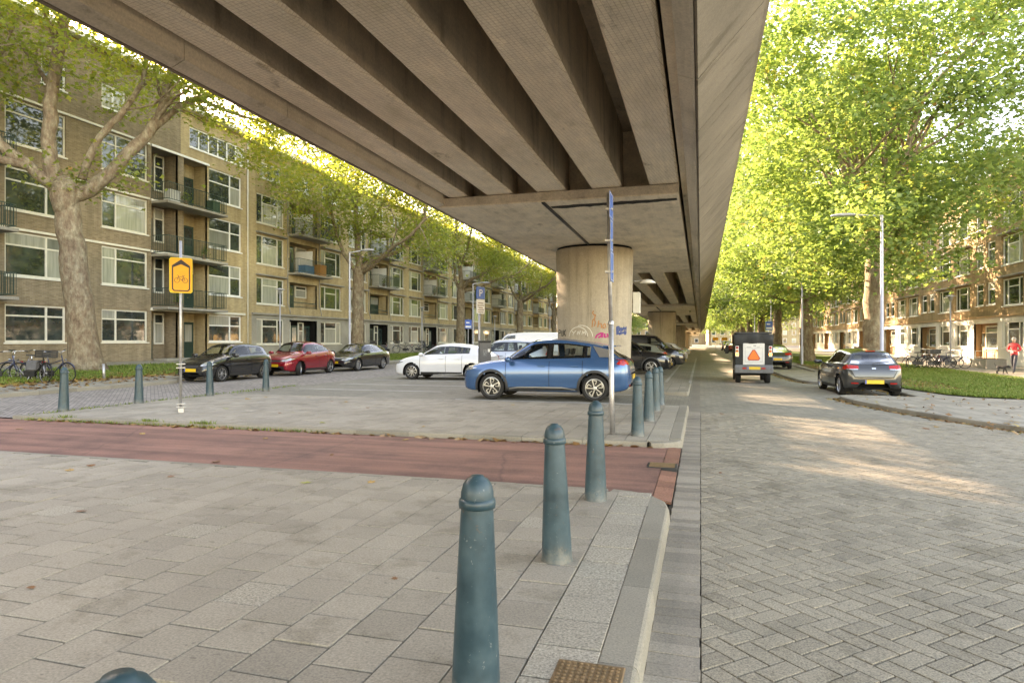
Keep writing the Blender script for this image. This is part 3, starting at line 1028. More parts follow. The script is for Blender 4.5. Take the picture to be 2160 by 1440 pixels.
def loggia(h, y0, y1, z0, z1, wallmat, depth=0.95, dark=True, doors=True, flip=False):
    """recess with a door and a window in its back wall"""
    mb = MB()
    x = -depth
    mb.quad((x,y0,z0),(x,y1,z0),(x,y1,z1),(x,y0,z1))
    mb.quad((0,y0,z0),(x,y0,z0),(x,y0,z1),(0,y0,z1)); mb.quad((x,y1,z0),(0,y1,z0),(0,y1,z1),(x,y1,z1))
    mb.quad((x,y0,z0),(0,y0,z0),(0,y1,z0),(x,y1,z0)); mb.quad((0,y0,z1),(x,y0,z1),(x,y1,z1),(0,y1,z1))
    mb.build('recess', M[wallmat], h)
    w = y1 - y0
    if doors:
        a, b = (y0 + 0.12, y0 + w*0.52) if not flip else (y1 - w*0.52, y1 - 0.12)
        door(h, a, b, z0 + 0.04, min(z1 - 0.06, z0 + 2.15), x + 0.06)
        a, b = (y0 + w*0.56, y1 - 0.1) if not flip else (y0 + 0.1, y1 - w*0.56)
        if b - a > 0.4: window(h, a, b, z0 + 0.85, z1 - 0.08, WIN_N, x=x + 0.06, sill=False)

def balcony(h, y0, y1, z, out=1.05, screen=None, mat='dark_green', slabmat='slab'):
    mb = MB(); mb.bbox(0.004, out+0.06, y0-0.08, y1+0.08, z-0.14, z, 0.015)
    b = mb.build('balcony', M[slabmat], h)
    railing(b, y0, y1, z, out, mat)
    if screen is not None:
        p = MB(); p.box(-0.7, out-0.25, screen-0.02, screen+0.02, z+0.002, z+1.75); p.build('screen', M['white'], b)
    return b

def house_A1():
    h = empty('brick_house', (-28.5, 0, 0))
    tag(h, 'dark brown brick apartment house with wide cream windows behind the thickest plane tree', 'building')
    Y0, Y1, Z1 = -16.0, 30.62, 15.85  # unseen near stretch, running back past the camera, is added to block low sun
    cols = [(20.8, 23.6, WIN_A), (25.5, 28.3, WIN_A2), (13.0, 15.9, WIN_A2), (8.2, 11.0, WIN_A), (3.4, 6.2, WIN_A2), (-1.4, 1.4, WIN_A), (-6.2, -3.4, WIN_A2), (-11.0, -8.2, WIN_A)]
    holes = [(a, b, z0, z1) for (a, b, s) in cols for (z0, z1) in ROWS_A]
    holes += [(25.5, 26.9, 13.1, 14.3), (22.4, 23.6, 13.1, 14.3)]
    lg = [(28.55, 30.40, z0-0.98, z1+0.02) for (z0, z1) in ROWS_A] + [(16.4, 20.4, z0-0.98, z1+0.02) for (z0, z1) in ROWS_A]
    mb = MB(); wall_holes(mb, Y0, Y1, ZB0-0.3, Z1, holes + lg); mb.build('wall', M['brick_dark'], h)
    for (a, b, s) in cols:
        for (z0, z1) in ROWS_A: window(h, a, b, z0, z1, s)
    window(h, 25.5, 26.9, 13.1, 14.3, ((1,0),(1,0)), mat='white'); window(h, 22.4, 23.6, 13.1, 14.3, ((1,0),(1,0)), mat='white')
    for (a, b, c, d) in lg: loggia(h, a, b, c, d, 'brick_dark')
    for (z0, z1) in ROWS_A[1:]:
        balcony(h, 16.4, 20.5, z0 - 0.98)
        mb = MB(); mb.box(0.003, 0.07, -15.8, 28.4, z1 + 0.06, z1 + 0.16); mb.build('lintel_band', M['cream'], h)
    house_shell(h, Y0, Y1, 0, Z1, 'brick_dark')
    return h
def house_A2():
    h = empty('brick_house', (-28.5, 0, 0))
    tag(h, 'ochre brick house with cream windows joined to the dark house, beside the downpipe', 'building')
    Y0, Y1, Z1 = 30.63, 36.75, 14.75
    holes = [(32.85, 35.75, z0, z1) for (z0, z1) in ROWS_A] + [(31.3, 36.1, 12.75, 13.95)]
    lg = [(30.85, 32.70, z0-0.98, z1+0.02) for (z0, z1) in ROWS_A]
    mb = MB(); wall_holes(mb, Y0, Y1, ZB0-0.3, Z1, holes + lg); mb.build('wall', M['brick_yellow'], h)
    for (z0, z1) in ROWS_A: window(h, 32.85, 35.75, z0, z1, ((1.9, 0.4), (1.0, 0.4)), mat='white')
    window(h, 31.3, 36.1, 12.75, 13.95, ((1,0),)*6, mat='white')
    for (a, b, c, d) in lg: loggia(h, a, b, c, d, 'brick_yellow', flip=True)
    for i, (z0, z1) in enumerate(ROWS_A[1:]):
        balcony(h, 28.6, 33.1, z0 - 0.98)
        mb = MB(); mb.box(0.003, 0.10, 28.5, 32.8, z1 + 0.03, z1 + 0.15); mb.build('lintel_band', M['white'], h)
    mb = MB(); mb.box(0.003, 0.12, 28.45, 36.0, 3.12, 3.26); mb.build('lintel_band', M['cream'], h)
    mb = MB(); mb.tube([(0.06, 36.3, 0.4), (0.06, 36.3, 14.7)], 0.045, 8); mb.build('downpipe', M['cream'], h, smooth=True)
    mb = MB(); mb.box(-0.1, 0.02, 30.42, 30.83, 0.1, 12); mb.build('pillar', M['brick_dark'], h)
    mb = MB(); mb.box(0.01, 0.9, 28.7, 32.6, 0.2, 0.52); mb.build('doorstep', M['slab'], h)
    house_shell(h, Y0, Y1, 0, Z1, 'brick_yellow')
    return h

ROWS_B = [(1.24, 2.98), (3.97, 5.78), (6.66, 8.62), (9.42, 11.42)]
def house_B(y_start, label, coarse=False, seed=0):
    rr = random.Random(seed)
    h = empty('brick_house', (-28.5, y_start, 0))
    tag(h, label, 'building', 'ochre brick houses along the left street')
    L = 11.9
    Z1 = 14.6
    wins = [(0.0, 3.0), (7.7, 10.7)]
    holes = [(a, b, z0, z1) for (a, b) in wins for (z0, z1) in ROWS_B]
    holes += [(0.4, 2.6, 12.5, 13.6), (7.9, 10.3, 12.5, 13.6), (4.3, 6.3, 12.5, 13.6)]
    lg = [(3.65, 7.15, 3.88, 5.72), (3.65, 7.15, 6.38, 8.62), (3.65, 7.15, 9.14, 11.42)]
    gl = [(3.65, 7.15, 0.42, 2.98)]
    mb = MB(); wall_holes(mb, -0.5, L-0.5, 3.28, Z1, [q for q in holes + lg if q[2] > 3.2]); mb.build('wall', M['brick_yellow'], h)
    mb = MB(); wall_holes(mb, -0.5, L-0.5, 0.05, 3.28, [q for q in holes + gl if q[2] < 3.2]); mb.build('plinth', M['render_grey'], h)
    mb = MB(); mb.box(0.002, 0.16, -0.5, L-0.5, 3.24, 3.36); mb.build('cornice', M['slab'], h)
    for (a, b) in wins:
        for i, (z0, z1) in enumerate(ROWS_B):
            window(h, a, b, z0, z1, WIN_B, coarse=coarse)
            if i in (1, 2):
                mb = MB(); mb.box(0.003, 0.30, a-0.1, b+0.1, z1+0.10, z1+0.20); mb.build('ledge', M['slab'], h)
    for (a, b) in ((0.4, 2.6), (7.9, 10.3), (4.3, 6.3)): window(h, a, b, 12.5, 13.6, ((1,0),(1,0),(1,0)), mat='white', coarse=coarse)
    for q in lg: loggia(h, *q, 'brick_yellow', flip=rr.random() < 0.5)
    # ground floor: recessed entrance with dark doors and pale posts
    loggia(h, 3.65, 7.15, 0.42, 2.98, 'black', depth=0.6, doors=False)
    door(h, 4.55, 5.35, 0.44, 2.6, -0.52); door(h, 6.15, 6.95, 0.44, 2.6, -0.52)
    window(h, 5.42, 6.08, 0.9, 2.85, WIN_N, x=-0.5, sill=False); window(h, 3.75, 4.45, 0.9, 2.85, WIN_N, x=-0.5, sill=False)
    for zz in (6.38, 9.14):
        balcony(h, 3.5, 7.6, zz, out=1.0, screen=5.4)
    mb = MB(); mb.box(0.004, 0.03, 3.75, 7.05, 4.25, 4.32); mb.box(0.004, 0.03, 3.75, 7.05, 3.95, 4.0); mb.build('loggia_rail', M['dark_green'], h)
    for yy in (3.38, 7.42):
        mb = MB(); mb.tube([(0.05, yy, 11.5), (0.05, yy, 4.2), (0.16, yy + 0.12, 3.6), (0.16, yy + 0.12, 3.4)], 0.04, 6); mb.build('downpipe', M['slab'], h, smooth=True)
    house_shell(h, -0.5, L-0.5, 0, Z1, 'brick_yellow')
    return h

ROWS_R = [(1.02, 2.75), (3.78, 5.55), (6.48, 8.36), (9.2, 11.1)]
def house_R(y_start, label, coarse=False, shop=False, seed=0):
    h = empty('brick_house', (19.3, y_start + 12.1, -0.25), math.pi)
    tag(h, label, 'building', 'sunlit orange brick houses along the right street')
    L, Z1 = 12.1, 12.9
    W = [(0.15, 3.05), (8.5, 11.4)]
    N = [(4.15, 5.45), (6.1, 7.4)]
    holes = [(a, b, z0+0.25, z1+0.25) for (a, b) in W for (z0, z1) in ROWS_R] + [(a, b, z0+0.45, z1+0.25) for (a, b) in N for (z0, z1) in ROWS_R[1:]]
    gl = [(3.75, 7.75, 0.3, 2.95)]
    mb = MB(); wall_holes(mb, 0, L, 3.4, Z1, [q for q in holes if q[2] > 3.3]); mb.build('wall', M['brick_orange'], h)
    mb = MB(); wall_holes(mb, 0, L, -0.1, 3.4, [q for q in holes + gl if q[2] < 3.3]); mb.build('plinth', M['render_white'], h)
    mb = MB(); mb.box(0.002, 0.18, 0, L, 3.34, 3.46); mb.build('cornice', M['brown_wood'], h)
    for (a, b) in W:
        for i, (z0, z1) in enumerate(ROWS_R):
            window(h, a, b, z0+0.25, z1+0.25, WIN_B, mat='white', coarse=coarse)
            if i in (1, 2):
                mb = MB(); mb.box(0.003, 0.32, a-0.15, b+0.15, z1+0.36, z1+0.46); mb.build('ledge', M['slab'], h)
    for (a, b) in N:
        for (z0, z1) in ROWS_R[1:]: window(h, a, b, z0+0.45, z1+0.25, WIN_N, mat='white', coarse=coarse)
    loggia(h, 3.75, 7.75, 0.3, 2.95, 'brown_wood', depth=0.5, doors=False)
    window(h, 4.75, 6.75, 1.15, 2.8, ((1.0, 0.3),), mat='cream', x=-0.42, sill=False)
    door(h, 3.85, 4.65, 0.32, 2.4, -0.44, 'brown_wood'); door(h, 6.85, 7.65, 0.32, 2.4, -0.44, 'brown_wood')
    house_shell(h, 0, L, 0, Z1, 'brick_orange')
    return h

house_A1(); house_A2()
ORD = ['first', 'second', 'third', 'fourth', 'fifth', 'sixth', 'seventh', 'eighth', 'ninth', 'tenth']
for i in range(8):
    house_B(37.25 + 11.9*i, 'ochre brick house with paired balconies, %s in the left row after the downpipe' % ORD[i], coarse=i > 2, seed=i)
for i in range(9):
    house_R(35.2 + 12.1*i, 'orange brick house with white ground floor, %s from the near end of the right row' % ORD[i], coarse=i > 3, seed=i)
# ------------------------------------------------------------------ plane trees
def bark_mat():
    k = NT('plane_bark')
    v = k.coord('Object')
    a = k.noise(k.mapping(v, (1, 1, 0.6)), 4.6, 6, 0.72)
    b = k.noise(k.mapping(v, (1, 1, 0.35)), 11, 4, 0.7)
    c = k.ramp(a, [(0.30, (0.13, 0.09, 0.06)), (0.44, (0.235, 0.165, 0.11)), (0.54, (0.28, 0.225, 0.15)), (0.63, (0.36, 0.30, 0.21)), (0.74, (0.25, 0.18, 0.125))])
    c = k.mix(1.0, c, k.ramp(b, [(0.3, (0.6,)*3), (0.65, (1.05,)*3)]), 'MULTIPLY')
    k.set(col=c, rough=0.9, spec=0.2)
    k.bump(k.math('ADD', a, b), 0.9, 0.05)
    return k.m
M['bark'] = bark_mat()
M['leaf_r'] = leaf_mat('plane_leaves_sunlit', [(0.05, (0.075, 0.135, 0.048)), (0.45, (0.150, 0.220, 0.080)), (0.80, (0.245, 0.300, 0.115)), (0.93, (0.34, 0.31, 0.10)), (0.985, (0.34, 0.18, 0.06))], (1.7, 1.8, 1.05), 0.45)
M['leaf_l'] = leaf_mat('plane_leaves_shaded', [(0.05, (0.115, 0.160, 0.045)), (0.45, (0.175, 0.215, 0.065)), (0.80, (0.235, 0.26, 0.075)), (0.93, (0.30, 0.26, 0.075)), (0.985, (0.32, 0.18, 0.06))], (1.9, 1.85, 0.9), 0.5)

LEAF = np.array([[0, -0.45, 0], [0.50, 0.02, -0.10], [0.20, 0.10, 0.02], [0.0, 0.58, -0.08], [-0.20, 0.10, 0.02], [-0.50, 0.02, -0.10]], dtype=np.float32)
LTRI = np.array([[0, 1, 2], [0, 2, 3], [0, 3, 4], [0, 4, 5]], dtype=np.int32)
def leaf_mesh(name, centres, per, sx, sz, size, mat, parent, seed, upbias=0.8, droop=0.12):
    rng = np.random.default_rng(seed)
    c = np.repeat(np.asarray(centres, dtype=np.float32), per, axis=0)
    n = len(c)
    off = rng.normal(0, 1, (n, 3)).astype(np.float32)
    off[:, :2] *= sx; off[:, 2] *= sz
    off[:, 2] -= droop * (off[:, 0]**2 + off[:, 1]**2) / max(sx, 1e-3)
    p = c + off
    nr = rng.normal(0, 1, (n, 3)); nr[:, 2] = np.abs(nr[:, 2]) + upbias
    nr /= np.linalg.norm(nr, axis=1, keepdims=True)
    t = rng.normal(0, 1, (n, 3)); t -= nr * (t * nr).sum(1, keepdims=True)
    t /= np.linalg.norm(t, axis=1, keepdims=True)
    b = np.cross(nr, t)
    s = size * rng.uniform(0.65, 1.25, (n, 1))
    v = p[:, None, :] + (LEAF[None, :, 0:1] * t[:, None, :] + LEAF[None, :, 1:2] * b[:, None, :] + LEAF[None, :, 2:3] * nr[:, None, :]) * s[:, None, :]
    f = (LTRI[None] + (np.arange(n, dtype=np.int32) * 6)[:, None, None]).reshape(-1)
    return np_mesh(name, v.reshape(-1, 3), f, 3, mat, parent)

class Grow:
    def __init__(s, seed):
        s.r = random.Random(seed)
        s.mb = MB()
        s.tips = []
    def rv(s, k=1.0):
        return Vector((s.r.gauss(0, k), s.r.gauss(0, k), s.r.gauss(0, k)))
    def limb(s, pts, r0, r1, n=9):
        """a limb through given points, smoothed and roughened"""
        P = [Vector(p) for p in pts]
        out, rad = [], []
        m = 4
        for i in range(len(P) - 1):
            p0, p1, p2, p3 = P[max(i-1, 0)], P[i], P[i+1], P[min(i+2, len(P)-1)]
            for q in range(m):
                t = q / m
                out.append(0.5*((2*p1) + (p2-p0)*t + (2*p0-5*p1+4*p2-p3)*t*t + (3*p1-p0-3*p2+p3)*t**3) + s.rv(r1*0.25))
        out.append(P[-1])
        N = len(out)
        for i in range(N):
            t = i / (N-1)
            rad.append((r0 + (r1-r0) * t**0.8) * (1 + s.r.uniform(-.09, .09)))
        s.mb.tube(out, rad, n)
        return out, rad
    def branch(s, p, d, L, r, lvl, up=0.08, jit=0.16, box=None):
        n = 5
        pts, rad = [Vector(p)], [r]
        d = d.normalized()
        for i in range(n):
            d = (d + s.rv(jit) + Vector((0, 0, up))).normalized()
            q = pts[-1] + d * (L / n)
            if box and not box(q):
                d = (d + (Vector(box.c) - q).normalized() * 0.9).normalized()
                q = pts[-1] + d * (L / n)
            pts.append(q); rad.append(r * (1 - 0.55 * (i+1)/n))
        s.mb.tube(pts, rad, 7 if lvl == 0 else (5 if lvl == 1 else 3), cap=False)
        if lvl >= 2:
            s.tips += [pts[2], pts[3], pts[4], pts[5]]
            return
        k = 4 if lvl == 0 else 3
        for j in range(k):
            i = s.r.choice((2, 3, 4)) if j else 5
            ax = d.orthogonal().normalized()
            ax.rotate(Matrix.Rotation(s.r.uniform(0, 6.283), 3, d))
            a = s.r.uniform(0.45, 1.0) if j else s.r.uniform(0.1, 0.4)
            nd = (pts[i] - pts[i-1]).normalized()
            nd = (nd * math.cos(a) + ax * math.sin(a)).normalized()
            s.branch(pts[i], nd, L * s.r.uniform(0.55, 0.8), max(0.012, rad[i] * 0.62), lvl+1, up * 0.6, jit, box)

def trunk_flare(g, base, top, r0, r1, n=14):
    """tapered trunk with a root flare and lumps"""
    b, t = Vector(base), Vector(top)
    N = 14
    pts, rad = [], []
    for i in range(N + 1):
        f = i / N
        pts.append(b.lerp(t, f) + Vector((g.r.gauss(0, .03), g.r.gauss(0, .03), 0)) * (1 if 0 < i < N else 0))
        rr = r0 + (r1 - r0) * f
        rr *= 1 + 0.55 * math.exp(-f * L_(b, t) / 0.45)
        rad.append(rr * (1 + g.r.uniform(-.035, .035)))
    g.mb.tube(pts, rad, n)
def L_(a, b): return (b - a).length

def crown_points(seed, c, rx, ry, rz, n, hollow=0.25, gap=0.42, clumps=60):
    """cluster centres spread through an uneven ellipsoid"""
    rng = np.random.default_rng(seed)
    cl = rng.normal(0, 1, (clumps, 3)); cl /= np.linalg.norm(cl, axis=1, keepdims=True)
    cl *= rng.uniform(0.45, 0.98, (clumps, 1))
    out = []
    while len(out) < n:
        k = cl[rng.integers(clumps)] + rng.normal(0, 0.17, 3)
        r = np.linalg.norm(k)
        if r > 1.12 or (r < hollow and rng.random() < 0.7): continue
        if k[2] < -0.97: continue
        out.append((c[0] + k[0]*rx, c[1] + k[1]*ry, c[2] + k[2]*rz))
    return out

def right_tree(seed):
    t = empty('plane_tree')
    g = Grow(seed)
    trunk_flare(g, (0, 0, -0.25), (0.15*math.sin(seed), 0.1, 5.6), 0.50, 0.40)
    top = Vector((0.15*math.sin(seed), 0.1, 5.4))
    for i in range(6):
        a = 2*math.pi*i/6 + g.r.uniform(-.3, .3) + seed
        d = Vector((math.cos(a)*0.62, math.sin(a)*0.62, g.r.uniform(0.75, 1.25)))
        g.branch(top + Vector((0, 0, g.r.uniform(-.5, .4))), d, g.r.uniform(6.0, 8.2), 0.21, 0, 0.12)
    for i in range(4):
        a = g.r.uniform(0, 6.28)
        g.branch(top + Vector((0, 0, g.r.uniform(-1.0, 0.6))), Vector((math.cos(a), math.sin(a), 0.35)), 5.2, 0.12, 1, 0.02)
    tr = g.mb.build('trunk', M['bark'], t, smooth=True)
    pts = crown_points(seed, (0, 0, 12.6), 8.2, 9.6, 8.8, 520, clumps=36) + [tuple(p) for p in g.tips]
    low = crown_points(seed + 5, (-1.0, 0, 6.6), 5.6, 8.2, 2.3, 210, clumps=26)
    low += crown_points(seed + 9, (4.6, -1.0, 9.0), 5.0, 8.0, 2.6, 120, clumps=20)
    low += crown_points(seed + 11, (-4.6, 0, 12.5), 3.6, 8.8, 6.5, 150, clumps=24)
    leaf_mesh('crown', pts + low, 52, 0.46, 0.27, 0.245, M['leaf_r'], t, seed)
    return t

def set_tree(o, x, y, z, rz, s, label, group):
    o.location = (x, y, z); o.rotation_euler = (0, 0, rz); o.scale = (s, s, s)
    tag(o, label, 'tree', group)
    return o

rt = [right_tree(3), right_tree(8)]
used = [False, False]
row = [(8.0, 35.0, 0.0, 1.0), (7.9, 54.6, 1.9, 1.02), (7.8, 74.2, 0.3, 0.98), (7.8, 93.6, 4.0, 1.03), (7.7, 113, 2.2, 1.0), (7.7, 132, 0.9, 1.02), (7.7, 151, 3.0, 1.0), (7.7, 171, 5.1, 1.0)]
for i, (x, y, rz, s) in enumerate(row):
    k = i % 2
    o = rt[k] if not used[k] else copy_tree(rt[k])
    used[k] = True
    set_tree(o, x, y, zright(x) + 0.02, rz, s, 'tall plane tree with yellow-green crown, %s from the camera in the right row' % ORD[i], 'plane trees along the right street')

def left_tree(seed, big=False):
    """old plane tree in the shade of the houses: thick trunk, low fork, bare twisting limbs, thin crown"""
    t = empty('plane_tree')
    g = Grow(seed)
    if big:
        base = Vector((0, 0, -0.3))
        # limbs laid out as in the street: x towards the road, y along it
        trunk_flare(g, (0, 0, -0.3), (-0.1, -0.25, 7.0), 0.56, 0.44, 16)
        fork = (-0.1, -0.25, 6.8)
        L = [
            [fork, (-0.9, -0.9, 7.9), (-1.6, -1.7, 8.8), (-1.9, -2.5, 10.6), (-2.1, -2.9, 13.0)],
            [fork, (-0.5, -0.5, 8.2), (-0.5, -0.5, 10.0), (-0.3, -0.4, 12.4), (0.2, -0.2, 15.2), (0.1, 0.0, 17.4)],
            [fork, (0.8, 0.5, 7.5), (1.7, 1.2, 8.9), (2.3, 1.9, 10.2), (2.7, 2.2, 11.9), (2.9, 2.4, 14.0), (3.0, 2.6, 16.2)],
            [(2.2, 1.8, 10.0), (3.0, 2.6, 11.2), (4.1, 3.3, 11.9), (5.4, 4.1, 12.3), (6.6, 5.0, 12.3)],
            [(0.3, 0.2, 7.7), (1.0, 0.4, 9.4), (1.8, 0.9, 10.6), (2.2, 1.5, 12.3), (2.4, 1.2, 14.2)],
            [(-1.0, -1.0, 8.0), (-1.9, -2.4, 8.3), (-2.8, -3.8, 9.1), (-3.8, -5.0, 9.2)],
            [(3.5, 3.0, 11.6), (4.6, 4.9, 11.3), (5.4, 6.6, 11.4), (5.9, 8.0, 10.6)],
        ]
        R = [(0.30, 0.12), (0.36, 0.14), (0.33, 0.12), (0.17, 0.07), (0.17, 0.08), (0.18, 0.08), (0.09, 0.03)]
        ends = []
        for pts, (a, b) in zip(L, R):
            o, rad = g.limb(pts, a, b)
            ends.append((o, rad))
        for o, rad in ends:
            for i in range(len(o)//2, len(o), 2):
                d = (o[i] - o[i-1]).normalized() + g.rv(0.55)
                g.branch(o[i], d, g.r.uniform(2.2, 3.8), max(0.035, rad[i]*0.45), 1, 0.07)
        g.mb.v = [(x - 0.075*min(max(z, 0), 7.5), y - 0.03*min(max(z, 0), 7.5), z) for x, y, z in g.mb.v]
        # lumpy scar head below the fork
        g.mb.lathe([(0.02, -1.0), (0.36, -0.7), (0.52, -0.1), (0.50, 0.4), (0.25, 0.75), (0.02, 0.85)], 12, (-0.58, -0.5, 6.9))
        extra = crown_points(seed, (1.8, 2.6, 14.2), 6.0, 7.8, 3.4, 175, clumps=30)
        extra += crown_points(seed+1, (-2.2, -3.4, 12.8), 3.6, 4.4, 3.8, 110, clumps=20)
        extra += crown_points(seed+6, (4.0, 1.5, 12.7), 2.4, 9.0, 1.6, 150, clumps=26)
        extra += crown_points(seed+4, (2.8, 5.5, 15.6), 5.5, 7.5, 2.6, 170, clumps=26)
        extra += crown_points(seed+2, (0.5, -0.2, 8.0), 2.0, 2.0, 0.9, 14, clumps=8)
        extra += crown_points(seed+3, (4.6, 8.0, 10.3), 2.2, 4.2, 1.8, 75, clumps=16)
        per = 24
    else:
        trunk_flare(g, (0, 0, -0.3), (0.05, 0.1, 6.2), 0.46, 0.40, 14)
        top = (0.05, 0.1, 6.0)
        s = 1 if seed % 2 else -1
        L = [
            [top, (0.0, 0.1, 8.0), (-0.3, 0.3*s, 10.5), (-0.2, 0.5*s, 13.5), (0.1, 0.2, 16.4)],
            [top, (0.9, 0.5*s, 7.0), (2.2, 1.2*s, 7.5), (3.6, 1.7*s, 8.6), (4.4, 2.0*s, 10.4), (4.8, 2.0*s, 12.2)],
            [(0.4, 0.2, 6.1), (1.8, -0.8*s, 6.5), (3.6, -1.8*s, 7.4), (5.4, -2.8*s, 8.0), (6.8, -3.2*s, 9.2)],
            [top, (-0.6, -0.8*s, 7.3), (-0.9, -1.7*s, 9.4), (-1.2, -2.3*s, 12.4)],
            [(-0.1, 0.2, 8.6), (0.8, 0.9*s, 10.0), (1.4, 1.8*s, 12.0), (1.9, 2.5*s, 14.2)],
        ]
        R = [(0.27, 0.10), (0.22, 0.09), (0.20, 0.07), (0.19, 0.08), (0.13, 0.05)]
        for pts, (a, b) in zip(L, R):
            o, rad = g.limb(pts, a, b)
            for i in range(len(o)//2, len(o), 2):
                g.branch(o[i], (o[i]-o[i-1]).normalized() + g.rv(0.5), g.r.uniform(2.2, 3.6), max(0.03, rad[i]*0.45), 1, 0.05)
        extra = crown_points(seed, (1.2, 0, 12.2), 6.4, 8.2, 4.4, 330, clumps=34)
        extra += crown_points(seed+1, (2.8, 0, 8.4), 4.0, 6.0, 1.5, 60, clumps=14)
        extra += crown_points(seed+6, (4.0, 0, 12.5), 2.4, 11.0, 1.7, 170, clumps=28)
        extra += crown_points(seed+4, (2.6, 0, 15.4), 5.2, 9.8, 2.8, 240, clumps=30)
        per = 25
    g.mb.build('trunk', M['bark'], t, smooth=True)
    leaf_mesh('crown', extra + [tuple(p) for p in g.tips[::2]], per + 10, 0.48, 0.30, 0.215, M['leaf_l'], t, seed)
    return t
big = left_tree(21, True)
set_tree(big, -24.0, 20.8, 0.40, 0.0, 1.0, 'thickest plane tree with forked bare limbs standing before the dark brick house', 'plane trees along the left street')
lt = [left_tree(31), left_tree(32)]
lrow = [(-24.0, 42.6, 0.0), (-24.0, 63.8, 0.2), (-24.0, 87.0, -0.2), (-24.0, 109, 0.3), (-24.0, 131, 0.0), (-24.0, 153, 0.1)]
for i, (x, y, rz) in enumerate(lrow):
    o = lt[i % 2] if i < 2 else copy_tree(lt[i % 2])
    set_tree(o, x, y, 0.38, rz, 1.0 + 0.03*(i % 3), 'plane tree with mottled trunk, %s in the left row beyond the thickest tree' % ORD[i], 'plane trees along the left street')
# trees closing the street far away
for i, (x, y, rz, s) in enumerate([(-22, 205, 1, 0.9), (-9, 222, 2, 0.95), (3, 232, 3, 1.0), (16, 226, 4, 0.95), (-34, 215, 5, 0.9)]):
    o = copy_tree(rt[i % 2])
    set_tree(o, x, y, -0.2, rz, s, 'distant yellow-green tree closing off the end of the street, %s from the left' % ['second', 'third', 'fourth', 'fifth', 'first'][i], 'far trees at the end of the street')
# ------------------------------------------------------------------ cars
def pchip(pts):
    xs = np.array([p[0] for p in pts], float); ys = np.array([p[1] for p in pts], float)
    h = np.diff(xs); d = np.diff(ys) / h
    m = np.zeros(len(xs))
    for i in range(1, len(xs)-1):
        if d[i-1]*d[i] > 0:
            w1, w2 = 2*h[i]+h[i-1], h[i]+2*h[i-1]
            m[i] = (w1+w2) / (w1/d[i-1] + w2/d[i])
    m[0], m[-1] = d[0], d[-1]
    def f(x):
        x = min(max(x, xs[0]), xs[-1])
        i = min(max(int(np.searchsorted(xs, x)) - 1, 0), len(h)-1)
        t = (x - xs[i]) / h[i]
        return float((1+2*t)*(1-t)**2*ys[i] + t*(1-t)**2*h[i]*m[i] + t*t*(3-2*t)*ys[i+1] + t*t*(t-1)*h[i]*m[i+1])
    return f

M['plate'] = plain('yellow_plate', (0.72, 0.44, 0.03), 0.4, var=0.1, scale=30)
M['plate_blue'] = plain('plate_blue_strip', (0.03, 0.09, 0.35), 0.4)
M['headlamp'] = plain('headlamp_glass', (0.42, 0.43, 0.44), 0.06, metal=0.5, spec=0.8, var=0.5, scale=25)
M['taillamp'] = plain('tail_lamp_red', (0.42, 0.015, 0.012), 0.1, spec=0.7, var=0.3, scale=30)
M['rimdark'] = plain('dark_rim', (0.02, 0.02, 0.02), 0.35, metal=0.3)
M['seat'] = plain('car_seat_cloth', (0.10, 0.10, 0.105), 0.8, var=0.2)
M['carpet'] = plain('underbody', (0.012, 0.012, 0.012), 0.9, spec=0.1)

def resample(pts, n):
    P = [Vector((p[0], p[1])) for p in pts]
    if len(P) == 1: return [P[0]] * n
    L = [0]
    for a, b in zip(P, P[1:]): L.append(L[-1] + (b-a).length)
    out = []
    for i in range(n):
        s = L[-1] * i / (n-1)
        for k in range(len(P)-1):
            if s <= L[k+1] + 1e-9:
                t = (s - L[k]) / max(L[k+1]-L[k], 1e-9)
                out.append(P[k].lerp(P[k+1], t)); break
    return out

